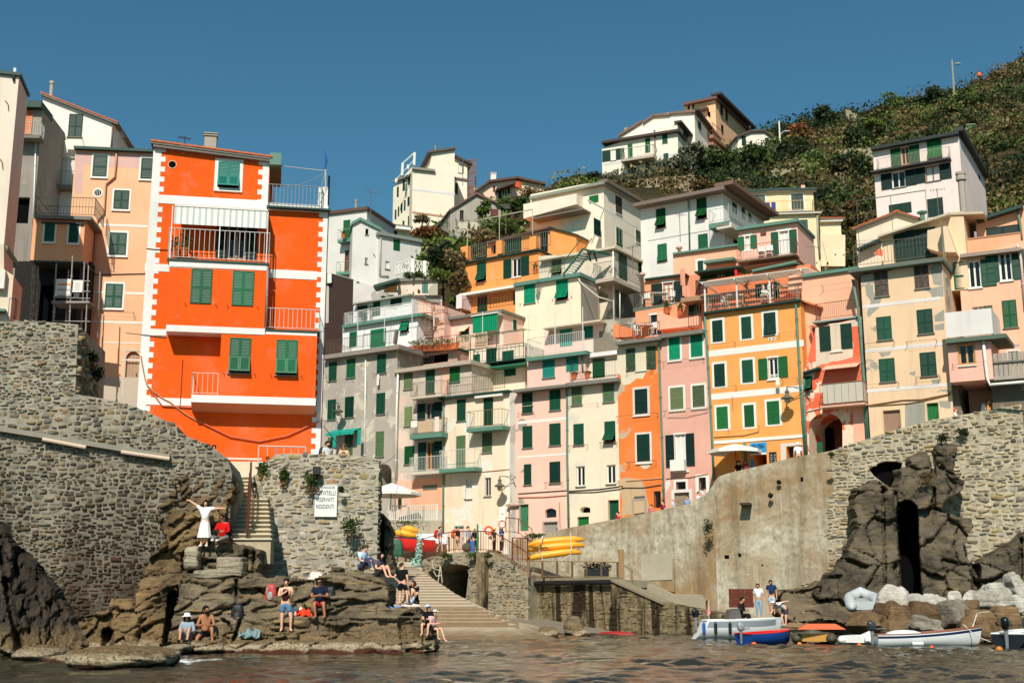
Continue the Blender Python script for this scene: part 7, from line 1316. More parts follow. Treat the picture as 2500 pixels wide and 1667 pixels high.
# palm
c=at(1722,428,146);t=thing('palm_tree','palm tree with dry hanging fronds by the hilltop fence','palm',(c.x,146,c.z-2.6));m=MB();m.tube([(c.x,146,c.z-2.6),(c.x,146,c.z+.4)],[.3,.22]);m.build('trunk',PT(96,76,54),t)
for nm,mt,n,e0,e1 in (('fronds',LEAF(40,52,28),26,-.1,1.2),('dry_fronds',LEAF(120,88,48),14,-1.3,-.5)):
    m=MB();r=random.Random(3)
    for i in range(n):
        a=r.uniform(0,6.28);e=r.uniform(e0,e1);L=2.1;P=[Vector((c.x,146,c.z+.4))+Vector((math.cos(a)*math.cos(e)*L*s,math.sin(a)*math.cos(e)*L*s,math.sin(e)*L*s-1.1*s*s)) for s in (0,.35,.7,1)];sd=Vector((-math.sin(a),math.cos(a),0))
        m.grid([[p-sd*w_*.25-Vector((0,0,.15*w_)) for p,w_ in zip(P,(.2,1,.9,.1))],P,[p+sd*w_*.25-Vector((0,0,.15*w_)) for p,w_ in zip(P,(.2,1,.9,.1))]])
    m.build(nm,mt,t)
# scrub covering the slope: far too much to count
cs,rr,gp_=[],[],{}
r=random.Random(17);groups=dict(dk=([],[]),md=([],[]),br=([],[]),dr=([],[]),lt=([],[]))
for i in range(2200):
    if i<2000:px=r.uniform(1740,2760);tt=r.uniform(.35,2.0)**1.0
    elif i<2100:px=r.uniform(1010,1340);tt=r.uniform(.5,1.6)
    else:px=r.uniform(1340,1800);tt=r.uniform(.95,1.25)
    p=hillP(px,tt);k=.7+2.0*r.random()**2.2;v=nz(p,.05,3)+.5*nz(p,.2,8)+r.uniform(-.25,.25);g='dk' if v<-.26 else 'md' if v<-.08 else 'br' if v<.2 else 'dr' if v<.38 else 'lt'
    groups[g][0].append((p.x,p.y,p.z+k*.25));groups[g][1].append((k*1.25,k*1.2,k*.62))
for i,(g,(c_,r_)) in enumerate(groups.items()):
    vv,ff=leaf_cloud(c_,r_,85,.22,70+i,.5);tag(np_mesh('scrub',vv,ff,LEAF(*PAL[g])),{'dk':'dark green scrub covering the slope','md':'mid green scrub covering the slope','br':'brown autumn scrub covering the slope','dr':'straw coloured dry growth on the slope','lt':'bright green patches of growth on the slope'}[g],'scrub',kind='stuff')
# terrace walls, vine stakes, fences, poles
for i,(x0,y0,x1,y1,Y,lab) in enumerate(((2065,270,2120,300,182,'short pale dry-stone wall curving below the ridge pines'),(2050,372,2160,366,150,'grey terrace wall in the middle of the slope'),(2420,345,2520,326,148,'pale path wall below the netted pens'),(1880,420,1960,418,142,'low terrace wall above the yellow house'))):
    m=MB();a,b=at(x0,y0,Y),at(x1,y1,Y);N_=8
    for j in range(N_):p,q_=a.lerp(b,j/N_),a.lerp(b,(j+1)/N_);m.hexa([p-Vector((0,0,1.5)),q_-Vector((0,0,1.5)),q_+Vector((0,.5,-1.5)),p+Vector((0,.5,-1.5)),p+Vector((0,0,.2+.2*(j % 2))),q_+Vector((0,0,.2+.2*(j % 2))),q_+Vector((0,.5,.3)),p+Vector((0,.5,.3))])
    tag(m.build('terrace_wall',PT(150,136,108,.95,.3,'dry_stone')),lab,'wall')
m=MB();r=random.Random(5)
for i in range(110):p=hillP(r.uniform(1890,2330),r.uniform(1.0,1.75));m.bar(p,p+Vector((r.uniform(-.2,.2),0,r.uniform(.7,1.4))),.03)
tag(m.build('vine_stakes',PT(140,128,108)),'many pale vine stakes standing in the scrub','stakes',kind='stuff')
def pole(x,y0,y1,Y,lab,arm,mat,r_=.14):
    a,b=at(x,y1,Y),at(x-4,y0,Y);t=thing('lamp_post',lab,'lamp',a);m=MB();m.tube([a-Vector((0,0,2)),b],[r_*1.2,r_*.8],0,8);m.build('pole',mat,t);z=a.lerp(b,arm[0]);e=z+Vector((arm[1],0,arm[2]));m=MB();m.tube([z,z.lerp(e,.5)+Vector((0,0,.15)),e],.05);m.build('arm',mat,t);m=MB();m.ball(e,(.55,.3,.12));m.build('lamp_head',WHITE(),t);return t
pole(2328,147,210,192,'tall concrete lamp post standing on the ridge',(.82,1.0,.15),PT(150,140,120),.17);pole(1906,296,380,168,'white lamp post beside the small hilltop house',(.6,1.0,.5),WHITE(),.13)
t=thing('rope_fence','post and rope fence climbing the ridge line','fence',at(2260,240,194));m=MB();pr=None
for x,y0,y1 in ((2225,245,252),(2238,235,258),(2252,226,238),(2264,217,230),(2278,209,224),(2292,212,222)):a,b=at(x,y0,194),at(x,y1,194);m.bar(b-Vector((0,0,1)),a,.1);pr and (m.bar(a,pr,.05),m.bar(a-Vector((0,0,.5)),pr-Vector((0,0,.5)),.04));pr=a
m.build('posts',PT(120,116,108),t)
c=at(2391,184,192);t=thing('round_sign','small orange round marker on a post on the ridge','sign',at(2392,198,192));m=MB();m.lathe(c-Vector((0,0,.5)),[(.1,.1),(.35,.25),(.42,.5),(.32,.85),(.08,.95)],0,10);m.build('disc',PT(220,110,60),t);m=MB();m.bar(at(2392,200,192),c,.08);m.build('post',IRON(),t)
t=thing('wooden_fence','cross-braced wooden garden fence below the hilltop house','fence',at(1610,455,140));m=MB();A,B=at(1535,458,140),at(1695,446,140);n=7
for i in range(n+1):
    p=A.lerp(B,i/n);m.bar(p-Vector((0,0,.8)),p+Vector((0,0,.9)),.07)
    if i<n:q_=A.lerp(B,(i+1)/n);m.bar(p,q_+Vector((0,0,.8)),.05);m.bar(q_,p+Vector((0,0,.8)),.05);m.bar(p+Vector((0,0,.85)),q_+Vector((0,0,.85)),.05);m.bar(p,q_,.05)
m.build('rails',PT(176,150,122),t);m=MB();a,b=at(1530,458,140),at(1700,446,140);m.hexa([a-Vector((0,0,3)),b-Vector((0,0,3)),b+Vector((0,4,-3)),a+Vector((0,4,-3)),a,b,b+Vector((0,4,0)),a+Vector((0,4,0))]);tag(m.build('garden_wall',PL(196,176,150,.8,.6,(150,130,104))),'pale rubble garden wall under the wooden fence','wall')
t=thing('netted_pens','row of garden pens closed with green netting on the slope','pen',at(2420,320,156));m=MB();pr=None
for i,(x,y0,y1) in enumerate(((2360,305,324),(2384,304,324),(2406,301,322),(2428,299,320),(2452,296,318),(2475,293,320),(2500,290,318),(2530,287,315))):
    a,b=at(x,y0,156),at(x,y1,156);m.bar(b-Vector((0,0,.6)),a,.09)
    if pr:m.bar(pr[0],a,.09);k=MB();k.add([pr[1]+Vector((.1,.05,0)),b+Vector((-.1,.05,0)),a+Vector((-.1,.05,-.1)),pr[0]+Vector((.1,.05,-.1))],[(0,1,2,3)]);k.build('net',PT(*((30,150,110),(70,104,84),(60,96,80),(84,112,100),(70,110,96),(90,120,110),(60,90,80))[i-1]),t)
    pr=(a,b)
m.build('posts',PT(196,186,166),t)
# plants growing on the stone walls
def tuft(x,y,Y,rx,ry,lab,dry=True,v='PH',pal='md'):
    V(v);c=at(x,y,Y);k=1/ppm(c)/1.0;s=VW[v][2];rx,ry=rx/s*k,ry/s*k;t=thing('wall_plant',lab,'plant',c);g=leaf_cloud([(c.x,c.y,c.z+ry*.3)],[(rx,rx*.5,ry*.7)],260,.06,int(x+y),.15);np_mesh('leaves',g[0],g[1],LEAF(*PAL[pal]),t,loc=tuple(c))
    if dry:g=leaf_cloud([(c.x-rx*.1,c.y,c.z-ry*.5)],[(rx*.8,rx*.4,ry*.6)],90,.05,int(abs(x-y)+9),.2);np_mesh('dry_stems',g[0],g[1],LEAF(122,96,62),t,loc=tuple(c))
tuft(690,150,49.8,45,70,'leafy plant with dry stems at the top left corner of the bastion',v='S');tuft(835,190,49.7,35,60,'small dry plant left of the lamp box on the bastion',v='S');tuft(1030,225,49.6,60,75,'bushy green plant hanging just left of the white notice board',v='S');tuft(1300,540,49.5,75,90,'big drooping plant below and right of the white notice board',v='S');tuft(628,245,49.8,20,25,'tiny plant at the left edge of the bastion',False,'S');tuft(1235,280,49.6,16,26,'tiny plant right of the white notice board',False,'S');tuft(265,185,45.2,22,18,'tiny green tuft on top of the cliff by the stair',False,'S')
tuft(245,930,75.2,45,95,'dark green bush hanging in the wall corner below the parasol',False,'W','dk');tuft(1190,345,71.8,25,20,'small tuft on the wall top at the end of the plaster',False,'W');tuft(725,665,74,18,28,'small tuft growing from the middle of the plaster wall',False,'W','dk');tuft(788,560,74,15,20,'tiny tuft near the top of the plaster wall',False,'W','dk');tuft(940,340,70.6,50,45,'green bush on the right stone wall under the top',False,'Y','dk');tuft(790,390,70.8,50,55,'bigger dark bush on the right stone wall left of the other',False,'Y','dk');tuft(660,680,69.2,90,50,'rusty dry bush on the ledge of the right cliff',True,'Y','br');tuft(330,500,76.4,80,28,'strip of green weeds on the wall above the yellow kayaks',False,'U','md');tuft(1660,460,75.8,40,80,'ivy patch hanging in the street wall corner',False,'U','dk') if 0 else None
tuft(570,632,79.3,60,28,'green weeds on the left shoulder of the bridge arch',False,'T');tuft(770,632,78.2,50,40,'green weeds over the right end of the bridge arch',False,'T');tuft(885,632,77.4,30,26,'weeds above the dark buttress of the bridge',False,'T');tuft(700,870,45.6,60,70,'green plant in the shaded end of the upper left wall',True,'C','dk');tuft(740,1000,46,70,90,'dark ivy on the shaded end of the upper left wall',False,'C','dk')
# ------------------------------------------------------------------ people
SK0=dict(pel=(0,0,.53),spi=(0,.005,.63),che=(0,0,.76),nec=(0,-.005,.845),hea=(0,.012,.915),top=(0,.006,.965))
SK1=dict(sh=(.105,0,.808),el=(.14,-.01,.64),wr=(.145,.03,.50),hd=(.145,.045,.455),hip=(.052,0,.50),kn=(.058,.012,.275),an=(.06,-.012,.045),to=(.07,.07,.016))
RAD=dict(pel=.078,spi=.07,che=.082,nec=.032,hea=.055,top=.045,sh=.04,el=.027,wr=.019,hd=.02,hip=.06,kn=.037,an=.023,to=.021)
def skin(name,V_,E,R_,mat,parent,roots,lv=1):
    me=bpy.data.meshes.new(name);L=org(parent);me.from_pydata([tuple(Vector(v)-L) for v in V_],E,[]);bm=bmesh.new();bm.from_mesh(me);ly=bm.verts.layers.skin.verify();bm.verts.ensure_lookup_table()
    for i,v in enumerate(bm.verts):v[ly].radius=(R_[i],R_[i]);v[ly].use_root=i in roots
    bm.to_mesh(me);bm.free();me.materials.append(mat);o=bpy.data.objects.new(name,me);link(o,parent);sm=o.modifiers.new('skin','SKIN');sm.use_smooth_shade=True;sb=o.modifiers.new('sub','SUBSURF');sb.levels=lv;sb.render_levels=lv
    dg=bpy.context.evaluated_depsgraph_get();ev=o.evaluated_get(dg);n=bpy.data.meshes.new_from_object(ev);o.modifiers.clear();o.data=n;return o
SKINS=dict(f=(226,172,140),t=(168,112,78),m=(196,140,104))
def on(x,y,out=0.0,dy=0):      # the first surface the view ray meets, brought forward by out
    bpy.context.view_layer.update();r_=ray(*q(x,y+dy)).normalized();k=SC.ray_cast(bpy.context.evaluated_depsgraph_get(),CAM,r_);p=k[1] if k[0] else CAM+r_*43;return at(x,y,p.y-out)
def bag(m,b,r_,s=0,c=1):      # rounded upright sack
    f,w_,U=Vector((s,-c,0)),Vector((c,s,0)),Vector((0,0,1));P=[]
    for z,k in ((-1,.1),(-.98,.7),(-.7,.95),(-.1,1),(.4,.9),(.75,.75),(.93,.5),(1,.05)):P.append([b+U*z*r_+(w_*math.cos(a)*.68+f*math.sin(a)*.42)*(r_*k/max(abs(math.cos(a)),abs(math.sin(a)))**.7) for a in [6.2832*j/16 for j in range(17)]])
    m.grid(P)
def person(x,y,Y,H,label,face=0,pose='stand',by='feet',top=(None,0),bot=(None,'trousers'),hair=(30,24,20),long=0,hat=None,skinc='f',over={},shoes=None,pack=None,view=None,turn=0,glasses=False,beard=False):
    """a person; (x,y) = photo place of the feet, seat or head top at depth Y; over = joints in body heights (x right as seen, y forward, z up)"""
    if view:V(view)
    if view in ('P2','P3'):Y=min(Y+1.2,max(Y-1.0,on(x,y,-.16,1.6*VW[view][2]*2.5).y))
    p0=at(x,y,Y);J={k:list(v) for k,v in SK0.items()}
    for s,sg in (('l',-1),('r',1)):
        for k,v in SK1.items():J[k+s]=[v[0]*sg,v[1],v[2]]
    if pose.startswith('sit'):
        for k in J:J[k][2]-=.45
        up=pose=='situp'
        for s,sg in (('l',-1),('r',1)):J['kn'+s]=[.085*sg,.2 if up else .235,.27 if up else .09];J['an'+s]=[.075*sg,.3 if up else .25,.03 if up else -.15];J['to'+s]=[.085*sg,.39 if up else .33,.012 if up else -.175];J['el'+s]=[.15*sg,.07,.2];J['wr'+s]=[.07*sg,.19,.2];J['hd'+s]=[.04*sg,.215,.21]
        for k,f in (('spi',.01),('che',.035),('nec',.055),('hea',.085),('top',.08)):J[k][1]+=f
        for s in 'lr':J['sh'+s][1]+=.035
    if pose=='walk':
        J['knl']=[-.05,.09,.285];J['anl']=[-.05,.10,.05];J['tol']=[-.05,.18,.03];J['knr']=[.05,-.03,.28];J['anr']=[.05,-.15,.07];J['tor']=[.05,-.09,.02];J['ell']=[-.14,-.08,.65];J['wrl']=[-.14,-.04,.53];J['hdl']=[-.14,-.02,.49];J['elr']=[.14,.04,.65];J['wrr']=[.13,.13,.57];J['hdr']=[.13,.16,.55]
    for k,v in over.items():J[k]=list(v)
    c,s=math.cos(R(face)),math.sin(R(face));z0=p0.z-(J['top'][2]+.035)*H if by=='head' else p0.z
    W={k:Vector((p0.x+(v[0]*c+v[1]*s)*H,p0.y+(v[0]*s-v[1]*c)*H,z0+v[2]*H)) for k,v in J.items()}
    fd=Vector((math.sin(R(face+turn)),-math.cos(R(face+turn)),0));rd=Vector((math.cos(R(face+turn)),math.sin(R(face+turn)),0));UP=Vector((0,0,1))
    t=thing('person',label,'person',(p0.x,p0.y,z0));sk_=PT(*SKINS[skinc],.6,.06,'skin',.3)
    K=list(W);I={k:i for i,k in enumerate(K)};E=[('pel','spi'),('spi','che'),('che','nec'),('nec','hea'),('hea','top')]
    for q_ in 'lr':E+=[('che','sh'+q_),('sh'+q_,'el'+q_),('el'+q_,'wr'+q_),('wr'+q_,'hd'+q_),('pel','hip'+q_),('hip'+q_,'kn'+q_),('kn'+q_,'an'+q_),('an'+q_,'to'+q_)]
    Vv=[W[k] for k in K];Rr=[RAD[k if k in RAD else k[:-1]]*H for k in K];Ee=[(I[a],I[b]) for a,b in E];roots={I['pel']}
    hc=W['hea']+UP*.01*H;Vv.append(hc+fd*.062*H-UP*.012*H);Rr.append(.011*H);Ee.append((I['hea'],len(Vv)-1))
    for q_ in 'lr':      # five fingers each
        d=(W['hd'+q_]-W['wr'+q_]).normalized();sd=d.cross(fd if abs(d.dot(fd))<.9 else UP).normalized();cu=sd.cross(d)
        for i,(o_,l_) in enumerate(((-.010,.034),(-.003,.04),(.004,.037),(.010,.029),(-.018,.022))):
            b=len(Vv);r0=W['hd'+q_]+sd*o_*H;e=d*(.6 if i==4 else 1)+sd*(-.7 if i==4 else o_*8);Vv+=[r0,r0+e*l_*.5*H,r0+e*l_*.8*H+cu*l_*.35*H];Rr+=[.006*H,.0055*H,.0045*H];Ee+=[(b,b+1),(b+1,b+2)];roots.add(b)
    skin('body',Vv,Ee,Rr,sk_,t,roots)
    def cloth(name,ks,es,mat,k=1.16,ends={}):
        vs=[];ix={}
        for a in ks:ix[a]=len(vs);vs.append(W[a] if a in W else a)
        rr=[ends.get(a,RAD[a if a in RAD else a[:-1]]*k)*H for a in ks];return skin(name,vs,[(ix[a],ix[b]) for a,b in es],rr,mat,t,{0})
    cm=lambda col:PT(*col,.9,.14,'cloth',.12)
    tc,sl=top
    if tc:
        ks,es=['pel','spi','che'],[('pel','spi'),('spi','che')]
        W['cuff']=W['nec'].lerp(W['che'],.35);RAD['cuff']=.045;ks.append('cuff');es.append(('che','cuff'))
        for q_ in 'lr':
            if sl==0:continue
            ks.append('sh'+q_);es.append(('che','sh'+q_))
            if sl<1:W['sv'+q_]=W['sh'+q_].lerp(W['el'+q_],.25+sl);RAD['sv']=.036;ks.append('sv'+q_);es.append(('sh'+q_,'sv'+q_))
            else:ks+=['el'+q_,'wr'+q_];es+=[('sh'+q_,'el'+q_),('el'+q_,'wr'+q_)]
        cloth('shirt',ks,es,cm(tc),1.2)
    bc,bk_=bot
    if bc and bk_ in ('trousers','shorts'):
        ks,es=['pel'],[];W['wst']=W['pel'].lerp(W['spi'],.4);RAD['wst']=.072;ks.append('wst');es.append(('pel','wst'))
        for q_ in 'lr':
            ks.append('hip'+q_);es.append(('pel','hip'+q_))
            if bk_=='shorts':W['hm'+q_]=W['hip'+q_].lerp(W['kn'+q_],.72);RAD['hm']=.052;ks.append('hm'+q_);es.append(('hip'+q_,'hm'+q_))
            else:ks+=['kn'+q_,'an'+q_];es+=[('hip'+q_,'kn'+q_),('kn'+q_,'an'+q_)]
        cloth('trousers' if bk_=='trousers' else 'shorts',ks,es,cm(bc),1.2)
    if bk_=='dress':
        m=MB();b=W['spi']-UP*.02*H;P=[]
        for i,(dz,r_) in enumerate(((.0,.068),(-.06,.088),(-.2,.112),(-.42,.145))):P.append([b+UP*dz*H+(rd*math.cos(a)*1.0+fd*math.sin(a)*.75)*(r_*H*(1+.07*(i/3)*math.cos(a*9))) for a in [2*math.pi*j/36 for j in range(37)]])
        m.grid(P);m.grid([[Vector(p)*1.0+UP*.002 for p in r_] for r_ in P],0,True);m.build('skirt',cm(bc),t,True)
    if shoes:
        for q_ in 'lr':m=MB();m.ball(W['an'+q_].lerp(W['to'+q_],.55)-UP*.008*H,(.034*H,.055*H,.028*H));m.build('shoe',cm(shoes),t,True)
    hm=PT(*hair,.75,.3,'hair',.2)
    if hair:
        m=MB();n=12;P=[]
        for i in range(7):
            ph=math.pi*.62*i/6;P.append([hc+UP*.012*H+(rd*math.cos(a)*math.sin(ph)*.060+fd*(math.sin(a)*math.sin(ph)*.064-.012-.02*(i/6))+UP*math.cos(ph)*.068*(1 if math.sin(a)<.3 else 1))*H*(1.03+.05*math.sin(a*5+i)) if not (math.sin(a)>.25 and i>3) else hc+UP*.012*H+(rd*math.cos(a)*.055+fd*.03+UP*.035)*H for a in [2*math.pi*j/n for j in range(n+1)]])
        m.grid(P)
        if long:m.tube([hc-fd*.035*H+UP*.03*H,hc-fd*.055*H-UP*.05*H,hc-fd*.06*H-UP*long*H],[.055*H,.058*H,.04*H],0,8);[m.tube([hc+rd*sg*.045*H+UP*.02*H,hc+rd*sg*.055*H-UP*.05*H,hc+rd*sg*.05*H-fd*.02*H-UP*long*.8*H],[.02*H,.024*H,.015*H],0,6) for sg in (-1,1)]
        m.build('hair',hm,t,True)
    for sg in (-1,1):
        m=MB();m.ball(hc+rd*sg*.022*H+fd*.052*H+UP*.005*H,(.008*H,)*3,0,6,4);m.build('eye',PT(30,22,18),t);m=MB();m.ball(hc+rd*sg*.057*H-UP*.005*H,(.007*H,.012*H,.017*H),0,6,4);m.build('ear',sk_,t)
    m=MB();m.tube([hc+fd*.050*H-rd*.016*H-UP*.035*H,hc+fd*.054*H-UP*.037*H,hc+fd*.050*H+rd*.016*H-UP*.035*H],.0045*H,0,5);m.build('mouth',PT(150,70,62),t)
    if beard:m=MB();m.ball(hc+fd*.026*H-UP*.042*H,(.043*H,.034*H,.03*H));m.build('beard',hm,t,True)
    if glasses:m=MB();m.tube([hc+fd*.02*H-rd*.058*H+UP*.008*H,hc+fd*.058*H-rd*.03*H+UP*.006*H,hc+fd*.062*H+UP*.006*H,hc+fd*.058*H+rd*.03*H+UP*.006*H,hc+fd*.02*H+rd*.058*H+UP*.008*H],[.006*H,.013*H,.009*H,.013*H,.006*H],0,6);m.build('sunglasses',PT(16,14,14,.2),t)
    if hat:
        m=MB();b=hc+UP*.028*H
        if hat[1]=='brim':m.lathe(b,[(.115*H,-.012*H),(.11*H,0),(.066*H,.008*H),(.062*H,.05*H),(.04*H,.066*H)],0,14)
        else:m.lathe(b,[(.064*H,-.005*H),(.066*H,.02*H),(.05*H,.045*H),(.02*H,.055*H)],0,12);m.hexa([b+fd*.05*H-rd*.04*H,b+fd*.125*H-rd*.035*H-UP*.01*H,b+fd*.125*H+rd*.035*H-UP*.01*H,b+fd*.05*H+rd*.04*H,b+fd*.05*H-rd*.04*H+UP*.01*H,b+fd*.125*H-rd*.035*H,b+fd*.125*H+rd*.035*H,b+fd*.05*H+rd*.04*H+UP*.01*H])
        m.build('hat',cm(hat[0]),t,True)
    if pack:
        b=W['che'].lerp(W['spi'],.4)-Vector((s,-c,0))*.15*H;k=thing('backpack',pack[1],'backpack',b);m=MB();bag(m,b,H*.17,s,c);m.build('bag',cm(pack[0]),k,True);m=MB();bag(m,b-Vector((s,-c,0))*.07*H-UP*.05*H,H*.08,s,c);m.build('pocket',cm(tuple(int(v*.7) for v in pack[0])),k,True)
    return W
BLK=(24,24,26);WHT=(226,224,216)
person(600,1402,43.5,1.62,'woman in a long white dress standing with both arms flung wide on the rock platform',0,view='P1',top=(WHT,.5),bot=(WHT,'dress'),hair=(26,20,18),long=.15,shoes=WHT,over=dict(ell=(-.225,.02,.905),wrl=(-.335,.03,.975),hdl=(-.385,.03,.995),elr=(.245,.02,.815),wrr=(.36,.03,.82),hdr=(.41,.03,.815)))
person(1090,1285,43.7,1.72,'man in a red jacket sitting with a camera beside the woman in white',-12,'situp',view='P1',top=((206,28,24),1),bot=((110,110,106),'trousers'),hair=(20,18,18),skinc='m',glasses=True,shoes=WHT,pack=((44,44,46),'dark backpack on the back of the man in the red jacket'),over=dict(knl=(-.17,.2,.1),anl=(-.06,.3,.04),tol=(-.1,.34,.02),knr=(.18,.18,.1),anr=(.05,.28,.03),tor=(-.02,.33,.02)))
V('P1');c=at(910,1010,43.2);t=thing('camera','black camera in the hands of the man in the red jacket','camera',c);m=MB();m.box(c-Vector((.09,.05,.06)),c+Vector((.09,.05,.06)));m.build('case',PT(*BLK),t);m=MB();m.tube([c-Vector((.02,.05,0)),c-Vector((.04,.18,.03))],.05,0,10);m.build('lens',PT(40,40,42,.3),t)
person(215,1085,41.0,1.6,'person in a white sun hat and grey-blue shirt crouched on the rock by the water',0,'situp',view='P2',top=((150,164,176),1),bot=((96,120,130),'shorts'),hat=(WHT,'brim'),hair=(40,28,22),long=.1,skinc='m',shoes=BLK)
person(485,1020,40.7,1.8,'shirtless bearded man in black shorts sitting with one foot in the water',5,'sit',view='P2',bot=(BLK,'shorts'),hair=(18,15,14),skinc='t',turn=45,beard=True,over=dict(knl=(-.12,.2,.0),anl=(-.14,.2,-.22),tol=(-.15,.27,-.245),knr=(.13,.2,.17),anr=(.15,.22,-.06),tor=(.17,.3,-.08)))
person(1615,948,40.7,1.72,'woman in a dark bikini top and denim shorts standing barefoot on the rocks',0,view='P2',top=((60,24,26),0),bot=((86,122,150),'shorts'),hair=(28,20,18),over=dict(ell=(-.13,.05,.66),wrl=(.0,.12,.73),hdl=(.03,.12,.76),elr=(.14,.02,.66),wrr=(.155,.14,.70),hdr=(.155,.16,.73),kn=0,anl=(-.06,0,.045)) if 0 else dict(ell=(-.13,.05,.66),wrl=(.0,.12,.73),hdl=(.03,.12,.76),elr=(.14,.02,.66),wrr=(.155,.14,.70),hdr=(.155,.16,.73),knr=(.12,.03,.28),anr=(.11,-.01,.045),tor=(.15,.06,.016)))
person(2115,605,42.3,1.78,'man in a navy T-shirt and red shorts sitting with clasped hands beside the pale boulder',5,'sit',view='P2',top=((28,36,56),.4),bot=((168,44,52),'shorts'),hair=(26,20,18),skinc='t',glasses=True,over=dict(wrl=(-.02,.22,.22),hdl=(.02,.24,.24),wrr=(.05,.22,.22),hdr=(.02,.25,.22),anl=(-.05,.22,-.17),anr=(.12,.24,-.17)))
person(790,775,41.9,1.44,'boy in black T-shirt and shorts standing hand on hip on the rock end',155,view='P3',top=(BLK,.35),bot=(BLK,'shorts'),hair=(62,40,28),turn=-60,over=dict(elr=(.2,-.04,.66),wrr=(.12,.02,.57),hdr=(.09,.03,.55),knl=(-.12,.04,.28),anl=(-.13,.02,.07),tol=(-.14,.08,.05)))
person(915,745,41.8,1.3,'bare backed child sitting on a pale towel on the rock end',170,'situp',view='P3',bot=((170,186,200),'shorts'),hair=(80,54,34),over=dict(hea=(0,.12,.40),top=(0,.17,.43)))
person(1010,735,42.2,1.42,'brown haired child in a black top sitting beside the bare backed child',-50,'situp',view='P3',top=(BLK,.4),bot=(BLK,'shorts'),hair=(84,46,30),long=.06)
person(1265,1190,41.9,1.3,'child in a pink top and white cap sitting at the end of the rock',60,'sit',view='P3',top=((226,176,180),.4),bot=(BLK,'shorts'),hat=((216,208,196),'cap'),hair=(70,48,34),over=dict(anr=(.09,.34,-.2),tor=(.1,.42,-.22)))
person(1225,1120,42.5,1.35,'child in a pale blue cap half hidden behind the child in pink',-20,'sit',view='P3',top=(BLK,.4),bot=(BLK,'shorts'),hat=((196,208,222),'cap'),hair=(70,48,34))
person(400,330,46.0,1.65,'dark haired woman in a grey T-shirt reading on the sloping rock',60,'situp',view='P3',top=((92,86,92),.35),bot=((60,58,66),'shorts'),hair=(34,22,20),long=.12)
person(150,215,47.6,1.75,'man in a camouflage cap and pale blue shirt sitting behind the big rock',60,'situp',view='P3',top=((186,208,226),.5),bot=((60,70,96),'trousers'),hat=((84,80,58),'cap'),hair=(40,34,28))
HD=dict(by='head');DRK=(52,48,50)
person(80,1162,52.6,1.78,'bearded man in a white T-shirt with a backpack standing on the bastion top',50,view='F',top=((200,200,198),.4),bot=(DRK,'trousers'),beard=True,skinc='m',pack=((60,58,60),'dark backpack of the bearded man on the bastion'),**HD)
person(235,1190,51.2,1.66,'woman in sunglasses and a black top leaning on the bastion parapet',-10,view='F',top=(BLK,0),bot=(DRK,'trousers'),hair=(120,84,50),long=.1,glasses=True,**HD)
for x,y,Y,lab in ((595,1270,53.2,'dark haired person passing behind the left wall, left one of a pair'),(636,1272,53.0,'dark haired person passing behind the left wall, right one of a pair'),(1046,1360,52.8,'child with sunglasses peeping over the top of the stone stair')):person(x,y,Y,1.7 if x<1000 else 1.4,lab,20,view='D',top=(DRK,.4),bot=(DRK,'trousers'),skinc='m',glasses=x>1000,hair=(30,22,20) if x<1000 else (110,70,40),**HD)
WK=dict(pose='walk',view='BR');G=85.0
person(985,572,G,1.74,'hiker with a big red backpack walking past the overturned dinghy',80,top=((150,150,146),.4),bot=((200,192,176),'shorts'),hair=(70,46,34),pack=((196,36,38),'big red backpack worn by the hiker'),**WK)
person(1300,578,G,1.80,'man in a turquoise cap and black T-shirt with an orange backpack on the bridge',75,top=(BLK,.4),bot=((150,120,96),'shorts'),hat=((60,176,170),'cap'),pack=((220,84,36),'orange backpack of the man in the turquoise cap'),**WK)
person(1490,575,G,1.78,'man in a pale blue shirt standing on the bridge behind the lobster pot',60,view='BR',top=((170,184,204),1),bot=((70,80,110),'trousers'),hair=(60,40,30))
person(1610,575,G+.3,1.62,'grey haired person in black on the bridge beside the green pole',20,view='BR',top=(BLK,1),bot=(BLK,'trousers'),hair=(150,136,124))
person(1955,570,G-.3,1.62,'person in a straw hat with a white backpack bending at the bridge rail',60,view='BR',top=((40,60,50),.5),bot=(BLK,'trousers'),hat=((196,170,110),'brim'),pack=((214,210,206),'white backpack of the person in the straw hat'))
person(2090,575,G-.4,1.72,'dark haired woman in a bright blue top beside the white sign',60,view='BR',top=((30,60,160),.4),bot=(BLK,'trousers'),long=.12)
